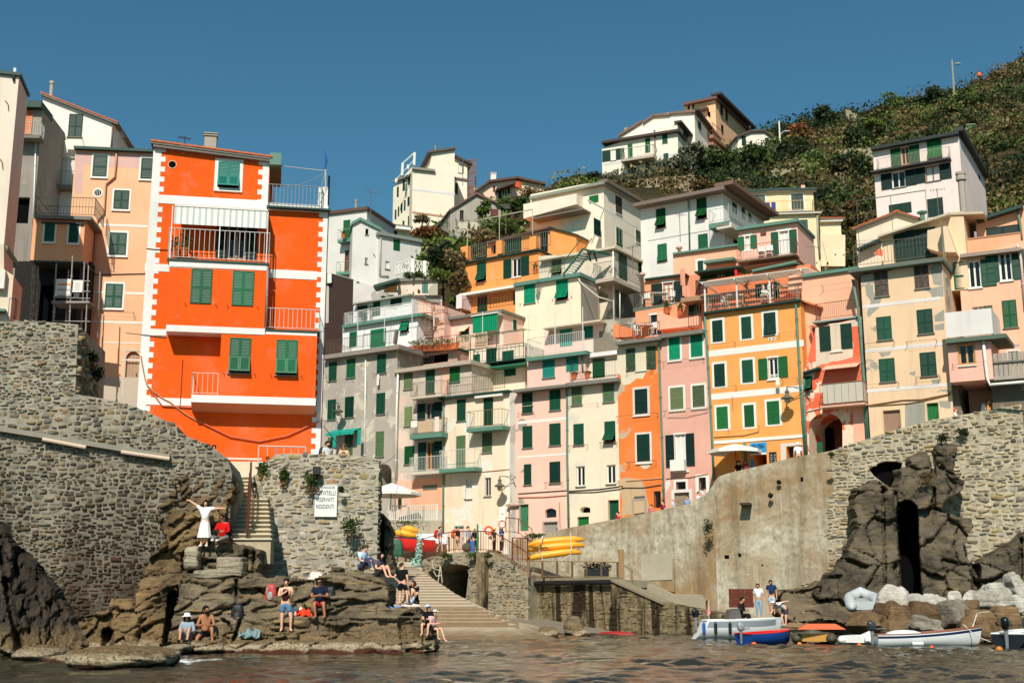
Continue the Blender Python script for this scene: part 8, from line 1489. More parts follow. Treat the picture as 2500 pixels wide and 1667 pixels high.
for v,x,y,Y,H,lab,tc,hr,f in (('K',1078,1400,81.5,1.7,'man in a red shirt passing the dark green door',(190,34,36),(26,22,20),-70),('N',312,1502,80,1.6,'woman in a pink print top at the street wall',(200,110,110),(80,46,34),-60),('N',410,1464,79.6,1.72,'young man in a dark red T-shirt looking over the street wall',(130,26,36),(48,30,26),-70),('N',502,1445,79.2,1.7,'elderly white haired man in a pale shirt walking up the street',(196,200,206),(206,200,194),60),('N',620,1425,78.8,1.74,'man in a grey-blue polo shirt leaning on the street wall',(140,158,180),(60,48,40),-40),('N',718,1390,78.2,1.7,'person in white near the barred window, half behind the wall',(222,216,210),(90,60,40),50),('N',762,1362,77.8,1.62,'person in a pale top highest on the street by the green pipe',(216,196,186),(60,40,30),60),('P',357,1478,77.2,1.7,'man in a dark cap sitting under the white parasol',BLK,(26,22,20),20),('P',415,1472,77.0,1.62,'long haired woman sitting under the white parasol',(120,60,50),(40,24,20),0),('P',862,1322,76.3,1.78,'white haired man in a white T-shirt seen from behind, near the shop',(232,230,226),(220,214,206),170),('Y',885,145,71.5,1.62,'red haired person in white on the street at the right',(226,216,210),(176,96,60),60),('Y',1135,78,71.0,1.72,'man in an orange T-shirt by the dark stone archway',(226,140,50),(60,40,32),60)):
    person(x,y,Y,H,lab,f,view=v,top=(tc,.5),bot=(DRK,'trousers'),hair=hr,long=.16 if 'long haired' in lab else 0,hat=(BLK,'cap') if 'dark cap' in lab else None,pack=((206,206,204),'white rucksack of the man in the orange T-shirt') if 'orange T' in lab else None,**HD)
person(1115,690,66.5,1.76,'man in an open white shirt and jeans standing on the landing stage',-20,view='X',top=((222,222,220),.6),bot=((140,168,186),'trousers'),hair=(60,34,26),skinc='m',over=dict(hea=(-.01,.04,.905),top=(-.015,.045,.955)))
person(1290,655,67.3,1.84,'man in a navy shirt and pale shorts looking down on the landing stage',-15,view='X',top=((30,50,86),.4),bot=((176,190,196),'shorts'),hair=(40,30,26),skinc='m',over=dict(hea=(-.015,.05,.90),top=(-.02,.06,.95)))
person(1450,812,60.8,1.74,'man in a white T-shirt and cap bending down to hold the bow of the motorboat',-75,view='X',top=((222,218,216),.45),bot=((70,64,76),'shorts'),hat=((226,226,224),'cap'),hair=(80,60,46),shoes=(120,150,180),over=dict(pel=(0,-.06,.47),spi=(0,.03,.55),che=(0,.17,.60),nec=(0,.25,.61),hea=(0,.32,.60),top=(0,.37,.61),shl=(-.1,.2,.60),shr=(.1,.2,.60),ell=(-.11,.26,.47),wrl=(-.08,.34,.36),hdl=(-.06,.37,.33),elr=(.13,.08,.66),wrr=(.14,-.05,.68),hdr=(.14,-.1,.68),hipl=(-.05,-.06,.45),hipr=(.05,-.06,.45),knl=(-.06,.04,.26),knr=(.06,-.03,.25)))
# ------------------------------------------------------------------ boats
def shell(O,ang,L,B,H,rake=.25,sheer=.25,stern=.8,n=14,t=.05,flip=False,aft=0):
    """open hull: outer skin, inner skin and rim; O = waterline point at the stern centre, heading ang"""
    d=Vector((math.cos(R(ang)),math.sin(R(ang)),0));s=Vector((-d.y,d.x,0));up=Vector((0,0,-1 if flip else 1))
    def sec(a,k,o=0.0):
        b=B/2*(stern+(1-stern)*min(1,a*2.2))*(1-max(0,(a-.45)/.55)**2.3)-o;b=max(b,.012);zs=H*(1+sheer*a*a);P=[]
        for j in range(9):
            u=-1+j/4;w_=abs(u);z=-.12+o*.8+(zs+.12-o*.8)*w_**1.7+max(0,(a-.7)/.3)**2*H*.5*(1-w_);x=a*L+rake*L*.18*max(0,(a-.5)*2)*w_+aft*max(0,1-a*4)*w_;P.append(O+d*x+s*(b*(1 if u>0 else -1)*min(1,w_*1.35+.0)**.7)+up*z)
        return P
    A=[sec(i/n,0) for i in range(n+1)];I=[sec(i/n*.97+.012,0,t) for i in range(n+1)];pos=lambda a,u,z:O+d*(a*L)+s*u+up*z
    return A,I,pos,d,s,up
def hull(t,S,mo,mi_,rim,top=None):
    A,I,pos,d,s,up=S;m=MB();m.grid(A);m.add(A[0],[tuple(range(9))]);m.build('hull',mo,t,True);m=MB();m.grid(I,0,True);m.add(I[0],[tuple(range(9))[::-1]]);m.build('inside',mi_,t,True);m=MB()
    for j in (0,8):m.tube([(A[i][j]+I[i][j])*.5+up*.01 for i in range(len(A))],.035,0,6)
    m.bar(A[0][0],A[0][8],.035);m.build('gunwale',rim,t)
def outboard(t,p,d,mat,k=1.0):
    up=Vector((0,0,1));s=Vector((-d.y,d.x,0));m=MB();c=p+up*.3*k;P=[[c+(d*math.cos(a)*(1.25 if math.cos(a)<0 else .9)+s*math.sin(a)*.75)*k*r_/max(abs(math.cos(a)),abs(math.sin(a)))**.55+up*k*(z_+(.05 if math.cos(a)<0 and z_>0 else 0)) for a in [6.2832*j/16 for j in range(17)]] for r_,z_ in ((.02,-.15),(.11,-.15),(.15,-.08),(.16,.04),(.145,.13),(.09,.18),(.01,.19))];m.grid(P);e=m.build('outboard_motor',mat,t,True)
    m=MB();m.tube([c-up*.12*k-d*.02,p-up*.45*k-d*.02],[.075*k,.05*k],0,8);m.bar(c-up*.1*k,c-up*.05*k+d*.5*k,.02);m.build('shaft',PT(120,122,124,.4),e)
def boat(lab,v,x,y,Y,ang,L,B,H,mo,mi_,rim,nm='rowing_boat',**k):
    V(v);O=at(x,y,Y);O.z=k.pop('z',0);t=thing(nm,lab,'boat',O);S=shell(O,ang,L,B,H,**k);hull(t,S,mo,mi_,rim);m=MB()
    for a in (.3,.62):p=S[2](a,-B*.4,H*.7);q_=S[2](a+.08,B*.4,H*.76);m.add([S[2](a,-B*.42,H*.7),S[2](a+.08,-B*.42,H*.7),S[2](a+.08,B*.42,H*.7),S[2](a,B*.42,H*.7)],[(0,1,2,3)])
    m.build('seat',mi_,t);return t,S
WB=PT(226,226,220,.35,.04,'white_gelcoat',.5);NAVY=PT(26,36,70,.4);BRN=PT(130,74,46,.5,.2,'varnished_wood')
t,S=boat('white wooden boat with brown gunwale and navy stripe, outboard at its stern','Z',810,815,48.6,-6,3.75,1.35,.42,WB,WB,BRN,sheer=.75,rake=.3,stern=.7);outboard(t,S[2](-.03,0,.42),S[3],PT(46,50,54,.35))
m=MB();A=S[0]
for j in (0,):m.grid([[A[i][0]-S[5]*.04-S[4]*.012,A[i][0]-S[5]*.13-S[4]*.0] for i in range(15)])
m.build('stripe',NAVY,t);m=MB();m.ball(S[2](.28,0,.42),(.75,.42,.2));m.build('cover',PT(216,212,204,.9,.08,'tarp'),t,True);m=MB();c=S[2](.37,-.75,.12);m.tube([c-S[3]*.2,c+S[3]*.2],.07,0,8);m.build('fender',WHITE(),t)
V('X');O=at(170,975,58.5);O.z=0;t=thing('motorboat','white motorboat with a grey band and dark fenders, nosed up to the landing','boat',O);S=shell(O,3,4.15,1.75,.85,.35,.12,.86,aft=.75);hull(t,S,WB,WB,WB);outboard(t,S[2](.1,.2,.85),S[3],PT(20,20,22,.3),1.0);A=S[0];m=MB();m.grid([[A[i][0].lerp(A[i][1],.12)-S[4]*.014,A[i][0].lerp(A[i][1],.80)-S[4]*.014] for i in range(1,14)]);m.build('grey_band',PT(132,138,140,.4),t)
for a,cl in ((.13,(30,90,170)),(.26,(28,28,34)),(.42,(28,28,34))):p=S[2](a,-.93,.72);m=MB();m.tube([p+Vector((0,0,.08)),p-Vector((0,0,.02)),p-Vector((0,0,.4)),p-Vector((0,0,.48))],[.02,.075,.075,.02],0,8);m.build('fender',PT(*cl),t)
m=MB();m.hexa([S[2](.5,-.75,.85),S[2](.97,-.1,.93),S[2](.97,.1,.93),S[2](.5,.75,.85),S[2](.5,-.7,.92),S[2](.96,-.08,.98),S[2](.96,.08,.98),S[2](.5,.7,.92)]);m.build('foredeck',WB,t);m=MB();m.add([S[2](.43,-.5,.9),S[2](.46,-.45,1.35),S[2](.56,-.45,1.35),S[2](.58,-.5,.9)],[(0,1,2,3)]);m.add([S[2](.43,-.5,.9),S[2](.46,-.45,1.35),S[2](.46,.45,1.35),S[2](.43,.5,.9)],[(0,1,2,3)]);m.tube([S[2](.42,-.5,.9),S[2](.455,-.46,1.37),S[2](.57,-.46,1.37)],.02);m.build('windscreen',PT(96,86,84,.3),t);m=MB();p=S[2](.22,-.3,.85);m.bar(p,p+Vector((.03,0,.95)),.012);m.add([p+Vector((.02,0,.85)),p+Vector((.1,.02,.3)),p+Vector((-.1,0,.2))],[(0,1,2)],1);m.build('flag',[WHITE(),PT(214,120,110)],t)
person(860,700,58.5,1.74,'man in a dark jacket sitting at the wheel of the white motorboat',60,'sit',view='X',top=((34,34,38),1),bot=(BLK,'trousers'),hair=(26,20,18),skinc='m')
BLU=PT(24,66,130,.4);RD=PT(214,42,34,.45);t,S=boat('small blue rowing boat with a red inside and a silver outboard','X',905,1030,50.5,28,2.3,1.25,.42,BLU,RD,RD,stern=.9,sheer=.35);outboard(t,S[2](-.04,0,.42),S[3],PT(150,154,156,.3,.1,'silver',.6),.85)
t,S=boat('black hulled boat with a black outboard cut by the right edge','Z',2190,850,46.5,55,3.2,1.3,.5,PT(26,30,34,.4),WB,WB,stern=.9);outboard(t,S[2](-.05,0,.5),S[3],PT(16,18,20,.3),1.15);t,S=boat('second black boat behind the first at the right edge','Z',2400,830,47.5,60,3.2,1.3,.5,PT(34,40,46,.4),WB,WB,stern=.9);outboard(t,S[2](-.05,0,.5),S[3],PT(60,64,68,.3),1.15)
def inflat(lab,v,xc,y,Y,ang,L,B,r,mat,z=.0,tilt=0,wood=None):
    V(v);O=at(xc,y,Y);O.z=O.z if z is None else z;t=thing('inflatable_dinghy',lab,'boat',O);a=R(ang);d=Vector((math.cos(a),math.sin(a),tilt));s=Vector((-math.sin(a),math.cos(a),0));U=Vector((0,0,1));c=O+U*r
    P=[c-s*(B/2)-d*.25]+[c-s*(B/2)]+[c-s*(B/2)*math.cos(k*.15*math.pi)*1.0+d*(L*.62+L*.38*math.sin(k*.15*math.pi)) if k else c-s*(B/2)+d*L*.62 for k in range(0,7)];P=P[:5]+[c+d*L+U*.15]+[Vector(p)+s*2*((c-p).dot(s)) for p in P[:5]][::-1];m=MB();m.tube(P,[r*.25]+[r]*(len(P)-2)+[r*.25],0,12);m.build('tube',mat,t,True)
    m=MB();e=[c-s*(B/2-r*.6),c+s*(B/2-r*.6)];m.hexa([e[0]-U*r*.5,e[1]-U*r*.5,e[1]-U*r*.5+d*.06,e[0]-U*r*.5+d*.06,e[0]+U*r*.9,e[1]+U*r*.9,e[1]+U*r*.9+d*.06,e[0]+U*r*.9+d*.06]);m.build('transom',wood or mat,t);m=MB();m.add([e[0]-U*r*.4,e[1]-U*r*.4,e[1]-U*r*.3+d*L*.9,e[0]-U*r*.3+d*L*.9],[(0,1,2,3)]);m.build('floor',PT(150,150,144),t);return t
inflat('olive inflatable with a wooden transom moored by the steps','X',1850,1035,51,78,2.4,1.35,.22,PT(78,74,60,.6),wood=PT(190,136,60,.6));inflat('white inflatable moored between the olive one and the wooden boat','Z',590,810,50,60,2.3,1.05,.18,PT(222,220,210,.5));inflat('grey inflatable dinghy pulled up on the rocks above the moored boats','Z',700,490,57,80,1.9,1.2,.25,PT(176,180,178,.5),z=None,tilt=.28)
V('X');a=at(1940,850,50.9);t=thing('orange_float','orange float board lying across the olive inflatable','float',a);m=MB();m.hexa([a+Vector(p) for p in ((-.95,-.2,0),(.95,-.2,0),(.95,.2,0),(-.95,.2,0),(-.55,-.15,.22),(.55,-.15,.22),(.55,.15,.22),(-.55,.15,.22))]);m.build('board',PT(232,96,50),t)
for v,x,y,Y,r_,c,lab in (('X',1040,1015,49.5,.12,(232,110,40),'orange buoy beside the blue rowing boat'),('X',1650,1030,50,.1,(220,120,60),'orange buoy left of the olive inflatable'),('Z',630,800,48.5,.1,(226,110,40),'orange buoy between the white inflatable and the wooden boat'),('Z',1390,853,46.5,.08,(226,90,40),'small orange buoy floating in front of the wooden boat'),('RB',420,1430,44,.13,(190,120,50),'weathered orange buoy in front of the black boat')):V(v);p=at(x,y,Y);p.z=.03;m=MB();m.ball(p,(r_,r_,r_*.9));tag(m.build('buoy',PT(*c),smooth=True),lab,'buoy')
V('U');a,b=at(810,1252,68),at(1110,1258,67);t=thing('red_canoe','long low red canoe lying at the foot of the quay wall','canoe',a);m=MB();m.tube([a,a.lerp(b,.1),a.lerp(b,.5),a.lerp(b,.9),b],[.04,.16,.24,.16,.04],0,10);m.build('hull',PT(150,36,30),t,True)
# boulders
V('Z');BW=PALE_B=ROCK((206,198,182),(156,146,128),(224,216,200),10,False,11);BB=ROCK((134,108,76),(88,66,46),(160,130,92),10,False,12);sd=300
for x0,y0,x1,y1,Y,w_,lab in ((870,250,1225,490,56,1,'largest pale boulder, right of the grey dinghy'),(1090,362,1490,480,55.5,1,'flat pale boulder right of the largest one'),(1270,395,1500,510,54.5,1,'small white topped boulder below the flat pale one'),(1350,345,1640,470,56.5,1,'pale boulder at the back behind the white topped one'),(1580,308,1800,480,56,1,'tall pale boulder in the middle of the pile'),(1795,295,1945,410,57,1,'pointed pale boulder in front of the dark cleft'),(1785,380,1960,500,55,0,'brown boulder under the pointed pale one'),(1985,214,2235,335,58,1,'cream boulder with an ochre hollow'),(1950,305,2245,460,56.5,1,'broad pale boulder under the cream one'),(2205,335,2400,460,56,1,'slanting pale boulder with a brown face at the right'),(2225,120,2420,335,58.5,1,'highest pale boulder at the right edge'),
 (585,515,1020,700,52.5,0,'broad tan boulder behind the white inflatable'),(1000,445,1260,640,53,0,'brown squarish boulder above the covered wooden boat'),(1235,440,1530,650,53.2,0,'brown boulder right of the squarish one'),(1300,552,1495,670,51.5,2,'round grey boulder just above the wooden boat'),(1465,385,1800,640,53,2,'big sloping two-tone boulder near the bow of the wooden boat'),(1735,480,2060,650,52.5,0,'dark brown boulder with a rope behind the bow'),(1720,600,1970,770,51.5,0,'lowest dark boulder right of the bow'),(1930,600,2140,740,51,0,'brown boulder at the waterline left of the black boat'),(2050,425,2420,610,53.5,0,'long dark brown boulder under the slanting pale one'),(2130,555,2420,730,51.5,0,'tan boulder above the black outboard'),(1925,722,2100,800,50,0,'low yellowish slab at the waterline'),(880,430,1090,560,54.5,0,'brown boulder at the foot of the largest pale one')):
    V_,F_=[],[];a,b=at(x0,(y0+y1)/2,Y),at(x1,(y0+y1)/2,Y);zt,zb=at(x0,y0,Y).z,at(x0,y1,Y).z;sd+=1;block(V_,F_,Vector(((a.x+b.x)/2,Y+.8,(zt+zb)/2)),(b.x-a.x,2.0,zt-zb+.2),sd,amp=.2,n=14,p=6.0,tilt=(.15*math.cos(sd*1.7),.3*math.sin(sd*2.3),.6*math.sin(sd)),strat=.05,taper=.4);V_=np.array(V_);l_=tuple(V_.mean(0));tag(np_mesh('boulder',V_,np.array(F_),(BB,BW,ROCK((150,140,122),(108,98,84),(176,166,146),8,False,13))[w_],loc=l_),lab,'boulder','boulders of the shore pile')
V('S');V_,F_=[],[];a,b=at(950,940,43.9),at(1162,940,43.9);block(V_,F_,Vector(((a.x+b.x)/2,44.3,at(1050,945,44).z)),(b.x-a.x,1.2,1.05),77,amp=.2,n=18,p=4,taper=.4);V_=np.array(V_);tag(np_mesh('boulder',V_,np.array(F_),PL(226,212,190,.4),loc=tuple(V_.mean(0))),'pale pink-white boulder behind the man in the navy T-shirt','boulder')
V('T');rockface('rock_pillar',[(72,300),(110,310),(120,380),(165,440),(172,640),(190,700),(180,760),(60,760)],[(300,52.5),(760,51.5)],GR,(.8,.6),5,41,off=.2,thick=2,cuts=[(92,320,88,660,18,1.5)])
# kayaks, bins, rails on the quay
YK=PT(240,166,44,.4,.08,'yellow_plastic',.4)
def kayak(v,pts,Y,lab,mat,r_=.24):
    V(v);P=[at(x,y,Y) for x,y in pts];t=thing('kayak',lab,'kayak',P[len(P)//2]);m=MB();n=len(P);m.tube(P,[r_*(.12+.88*math.sin(math.pi*(.06+.88*i/(n-1)))**.6) for i in range(n)],0,10);m.build('hull',mat,t,True);m=MB();m.tube([p-Vector((0,r_*.7,-.02)) for p in P[1:-1]],.02);m.build('seam',PT(206,130,30),t)
kayak('U',[(275,570),(350,545),(490,530),(630,520),(705,522)],77.6,'topmost of three yellow kayaks hung on the street wall',YK);kayak('U',[(275,608),(350,588),(490,575),(630,562),(708,568)],77.4,'middle one of three yellow kayaks hung on the street wall',YK);kayak('U',[(262,676),(350,650),(490,630),(600,616),(685,622)],77.2,'lowest of three yellow kayaks hung on the street wall',YK)
V('U');t=thing('kayak_straps','pale ropes holding the three yellow kayaks','rope',at(400,600,77));m=MB();[m.tube([at(x0,470,77.4),at(x1,600,76.9),at(x2,690,77)],.03,0,5) for x0,x1,x2 in ((400,365,395),(605,612,600))];m.tube([at(395,690,77),at(520,695,76.9),at(600,640,77)],.03);m.build('ropes',PT(206,196,176),t)
a,b=at(712,818,77),at(893,750,77);t=thing('black_bin','black tub heaped with dark nets on the quay','bin',a);m=MB();m.box((a.x,76.4,a.z),(b.x,77.2,b.z));m.build('tub',PT(20,22,26),t);g=leaf_cloud([((a.x+b.x)/2,76.8,b.z+.1)],[(.85,.4,.3)],260,.09,5);np_mesh('nets',g[0],g[1],PT(26,26,30),t,loc=tuple(a))
def fence(lab,v,foot,Y,hh,mat,nm='railing',step=.16,bars=True,r_=.012):
    V(v);P=[at(x,y,Y if not isinstance(Y,(list,tuple)) else Y[i]) for i,(x,y) in enumerate(foot)];t=thing(nm,lab,'railing',P[0]);m=MB();U=Vector((0,0,hh))
    for a,b in zip(P[:-1],P[1:]):
        m.bar(a+U,b+U,.03);m.bar(a+U*.1,b+U*.1,.02);n=max(1,int((b-a).length/step))
        for i in range(n+1):p=a.lerp(b,i/n);k=i in (0,n);(bars or k) and m.bar(p,p+U,r_*2.2 if k else r_)
    m.build('bars',mat,t)
fence('rusty railing over the stone bridge and down its steps','T',((385,650),(520,612),(630,592),(830,592),(925,600),(1060,680),(1190,765)),(80.6,80,79.6,78.3,77.8,77.2,76.8),1.25,RUSTM());fence('rusty iron gate cage left of the yellow kayaks','U',((160,685),(275,690)),76.5,1.4,RUSTM(),'iron_gate',.3,True,.02);fence('row of low posts and rope along the quay edge','U',((283,812),(390,815),(503,816),(618,817),(728,818),(842,820),(965,822),(1075,880)),76.3,1.0,PT(150,120,90,.8,.2,'worn_post'),'post_fence',9,False,.03);fence('grey metal barrier at the top of the stone stair','D',((972,1420),(1110,1425),(1332,1430)),53.5,.8,PT(206,190,176),'barrier',.3);fence('rusty handrail of the little steps at the pink house','U',((110,470),(205,480),(310,560)),(83,82.5,82),1.0,RUSTM(),'handrail',.6)
V('U');a,b=at(976,825,76),at(1012,600,76);m=MB();m.box((a.x,75.8,a.z),(b.x,76.1,b.z));tag(m.build('service_post',PT(150,116,76)),'tall brown service post against the street wall','post')
# plaza: boats, fence, parasols
V('T');m=MB();a,b=at(150,560,89),at(535,560,89);zt=at(300,365,89).z;m.box((a.x-1,89,4),(b.x,93,zt));tag(m.build('terrace_wall',PL(178,166,140,.8,.4,(140,128,104))),'low weathered terrace wall behind the stored boats','wall');fence('white lattice fence with wooden posts on the terrace under the parasol','T',((160,368),(295,372),(405,368),(508,360)),89.1,1.1,WHITE(),'lattice_fence',.14,True,.03);tuft(290,385,88.8,130,22,'weeds along the foot of the lattice fence',False,'T')
t,S=boat('red wooden boat with a navy rim stored on the plaza','BR',880,560,87.6,195,2.5,1.15,.62,RD,BLU,NAVY,stern=.7,sheer=.35,z=5.35);V('BR');O=at(1000,290,88);t=thing('dinghy','white dinghy stored upside down on the boat rack','boat',O);hull(t,shell(O+Vector((.5,0,.1)),178,2.6,1.3,.6,.2,-.3,.8,flip=True),WB,WB,WB)
kayak('BR',[(290,160),(380,150),(480,165),(600,195)],88,'upper yellow kayak on the boat rack',YK,.28);kayak('BR',[(130,235),(300,225),(430,260),(560,280)],87.6,'lower yellow kayak on the boat rack',YK,.3);m=MB()
for x in (150,300,700,1150):a,b=at(x,560,87.8),at(x,300,87.8);m.bar(a,b,.06)
m.bar(at(140,305,87.8),at(1160,310,87.8),.06);o=thing('boat_rack','timber rack holding the stored boats','rack',at(150,560,87.8));m.build('frame',PT(120,96,70),o);a=at(220,440,86.8);m=MB();bag(m,a-Vector((0,0,.2)),.62);tag(m.build('green_tarp',PT(40,84,64)),'dark green tarpaulin heap left of the red boat','tarpaulin')
a=at(1465,485,84.3);m=MB();m.ball(a,(.32,.32,.34));tag(m.build('lobster_pot',PT(84,86,74,.9,.4,'netting')),'round grey-green netted lobster pot on the bridge','pot');a=at(1570,580,84.4);m=MB();m.lathe(a,[(.16,0),(.17,.05),(.17,.75),(.15,.8)],0,12);tag(m.build('barrel',PT(40,110,180)),'blue plastic barrel on the bridge','barrel');m=MB();m.tube([at(1660,590,84.6),at(1660,65,84.6)],.06,0,8);tag(m.build('green_pole',PT(20,130,76)),'bright green pole standing on the bridge','pole');m=MB();c=at(1860,175,84.4);m.tube([c+Vector((.25*math.cos(i*.524),0,.25*math.sin(i*.524))) for i in range(13)],.07,0,8);tag(m.build('lifebuoy',PT(236,96,30)),'orange lifebuoy hung above the bridge rail','lifebuoy')
t=thing('sign_post','white notice signs one above the other on a post by the steps','sign',at(2105,560,83.6));V('T');f=Frame(at(990,400,83.4),-10)
for nm,(x0,y0,x1,y1) in (('notice',(968,266,1012,360)),('prohibition_sign',(975,363,1003,424))):
    a,b=f.uv(x0,y1),f.uv(x1,y0);m=MB();m.fbox(f,a[0],b[0],a[1],b[1],0,.04);o=m.build(nm,WHITE(),t);m=MB();c=((a[0]+b[0])/2,(a[1]+b[1])/2)
    if nm=='notice':[m.fbox(f,a[0]+.12,b[0]-.12-.2*(i % 2),b[1]-.5-.22*i,b[1]-.42-.22*i,.04,.046) for i in range(9)];m.build('text_lines',PT(150,150,150),o)
    else:disc(m,f,c,.2,.26,.04,.046);m.build('red_ring',PT(190,60,50),o)
m=MB();m.bar(f.w(.0,5.2,-.05),f.w(0,b[1],-.05),.04);m.build('post',IRON(),t)
g=[];V('T');c=at(350,620,80.5);gq=leaf_cloud([(c.x+.2,c.y,c.z+.7),(c.x+.15,c.y,c.z+.1),(c.x,c.y,c.z-.5)],[(.2,.2,.9),(.25,.22,.8),(.42,.3,.6)],200,.07,9,.05);tag(np_mesh('fishing_net',gq[0],gq[1],PT(170,206,190),loc=tuple(c)),'pale turquoise fishing net draped at the head of the slipway','net')
def parasol(lab,v,ax,ay,x0,y0,x1,y1,bx,by,Y,rad,drop):
    V(v);a=at(ax,ay,Y);t=thing('parasol',lab,'parasol',at(bx,by,Y));m=MB();n=8;ring=[a+Vector((rad*math.cos(i*6.2832/n),rad*math.sin(i*6.2832/n),-drop)) for i in range(n)]
    for i in range(n):p,q_=ring[i],ring[(i+1) % n];m.add([a,p,q_],[(0,1,2)]);m.add([p,q_,q_-Vector((0,0,.2)),p-Vector((0,0,.2))],[(0,1,2,3)])
    m.build('canopy',PT(236,230,216,.9,.04,'parasol_cloth',.1),t);m=MB();m.bar(a,at(bx,by,Y),.035);m.build('pole',BRN,t);m=MB();[m.bar(a-Vector((0,0,.03)),p,.018) for p in ring];m.build('ribs',BRN,t)
parasol('big white parasol on the terrace right of the bastion','T',172,86,65,105,400,165,160,290,90,2.2,.75);parasol('big white parasol outside the ice cream shop','P',325,1335,95,1430,570,1380,345,1530,77.5,1.7,.42)
# bags and towels on the rocks
for v,x,y,Y,r_,c,nm,lab in (('S',745,985,42.5,.3,(176,60,56),'backpack','red and grey backpack leaning on the rock beside the woman in the bikini top'),('S',512,1130,41.6,.32,(20,22,22),'backpack','round black bag on the ledge above the shirtless man'),('S',1158,990,43.3,.26,(22,24,26),'backpack','black bag beside the pale boulder')):V(v);p=on(x,y+20,r_*.45);p.z+=r_*.3;t=thing(nm,lab,'bag',p);m=MB();bag(m,p,r_);m.build('bag',PT(*c),t,True);m=MB();m.tube([p+Vector((-.1,-r_*.45,r_*.6)),p+Vector((-.1,-r_*.6,0)),p+Vector((-.08,-r_*.4,-r_*.6))],.03);bag(m,p+Vector((.0,-r_*.42,-r_*.35)),r_*.45);m.build('pocket',PT(150,146,140) if c[0]>100 else PT(44,46,46),t)
for v,x,y,Y,w_,c,lab in (('S',920,1105,41.9,.3,(236,226,216),'white towel on the ledge between the woman and the man in navy'),('S',980,1110,41.9,.28,(220,70,40),'orange and black swimwear on the ledge beside the white towel'),('P3',900,770,41.7,.6,(216,208,206),'pale towel spread on the rock end'),('P3',620,805,41.6,.4,(120,140,190),'blue towel at the feet of the boy in black'),('S',600,1255,41.4,.35,(120,140,140),'pile of shoes and cloth on the lower ledge')):V(v);p=on(x,y,.12);m=MB();m.grid([[p+Vector((w_*(i/6-.5)*1.4,.35*(j/3-.5),.05+.06*math.sin(i*2.1+j*1.7)-.1*abs(j-2))) for j in range(4)] for i in range(7)]);m.grid([[p+Vector((w_*(i/6-.5)*2,.35*(j/3-.5),.02+.06*math.sin(i*2.1+j*1.7)-.1*abs(j-2))) for j in range(4)] for i in range(7)],0,True);tag(m.build('towel',PT(*c,.9,.12,'cloth',.1)),lab,'towel')
# terrace furniture and pots
def chair(v,x,y,Y,face,lab,mat=None):
    V(v);p=at(x,y,Y);t=thing('chair',lab,'chair',p);f=Frame(p,face);mt=mat or WHITE();z=p.z;m=MB();m.fbox(f,-.23,.23,z+.4,z+.44,-.22,.22);m.build('seat',mt,t);m=MB();m.fbox(f,-.23,.23,z+.5,z+.9,-.26,-.22);m.build('backrest',mt,t)
    for a in (-.2,.2):
        for b in (-.2,.2):m=MB();m.bar(f.w(a,z,b),f.w(a,z+.4,b),.02);m.build('leg',mt,t)
def table(v,x,y,Y,lab,mat=None):
    V(v);p=at(x,y,Y);t=thing('table',lab,'table',p);m=MB();m.box(p+Vector((-.6,-.4,.7)),p+Vector((.6,.4,.74)));m.build('tabletop',mat or WHITE(),t)
    for a in (-.5,.5):
        for b in (-.3,.3):m=MB();m.bar(p+Vector((a,b,0)),p+Vector((a,b,.7)),.025);m.build('leg',mat or WHITE(),t)
chair('M',335,800,85.4,-20,'white chair left of the table on the upper salmon terrace');table('M',480,790,85.4,'table on the upper salmon terrace');chair('M',600,780,85.2,-40,'chair right of the table on the upper salmon terrace');chair('M',250,1140,84,10,'leftmost white chair on the salmon terrace over the flaking orange house');table('M',320,1130,84,'white table on the salmon terrace over the flaking orange house');chair('M',410,1115,83.9,-40,'rightmost white chair on the salmon terrace over the flaking orange house');chair('M',1180,840,80.8,40,'white chair at the left end of the pergola terrace');table('M',1280,820,80.8,'white table under the pergola');chair('O',265,895,85,-25,'left one of two white deck chairs on the rusty balcony');chair('O',350,880,84.8,-25,'right one of two white deck chairs on the rusty balcony');chair('O',300,1370,80,-20,'white lounge chair in the middle of the pergola terrace');table('O',540,1330,79.4,'round white table at the right end of the pergola terrace')
for v,x,y,Y,hh,lab in (('B',455,985,55.3,.9,'tall leafy pot plant on the long balcony of the red-orange house'),('B',385,985,55.3,.5,'small pot plant in the balcony corner of the red-orange house'),('M',555,895,83.2,.5,'terracotta bowl with a spiky plant on the salmon terrace corner'),('M',870,1020,82.2,1.2,'leafy pot plant on the terrace over the dusty pink house'),('E',262,455,110.7,.3,'left flower pot on the upper balcony of the greyish white house'),('E',380,475,110.5,.4,'right flower pot on the upper balcony of the greyish white house'),('J',705,1420,85,.1,'empty terracotta pot left of the blue cloth on the cream terrace'),('J',845,1410,84.8,.1,'empty terracotta pot right of the blue cloth on the cream terrace'),('O',110,1330,80.4,2.0,'tall reedy plant behind the pergola terrace railing'),('M',700,910,82.6,.4,'low green pot plant on the sloping terrace wall'),('J',290,300,95.6,.5,'pot plant on the orange house balcony')):V(v);pot_plant(tuple(at(x,y,Y)),hh,lab,r=.2)
V('S');p=at(1065,150,49.6);m=MB();m.box(p-Vector((.14,.2,.1)),p+Vector((.14,.1,.22)));m.bar(p-Vector((0,0,.5)),p,.03);tag(m.build('lamp_box',PT(34,34,34)),'black floodlight box on top of the bastion','lamp')
V('U');
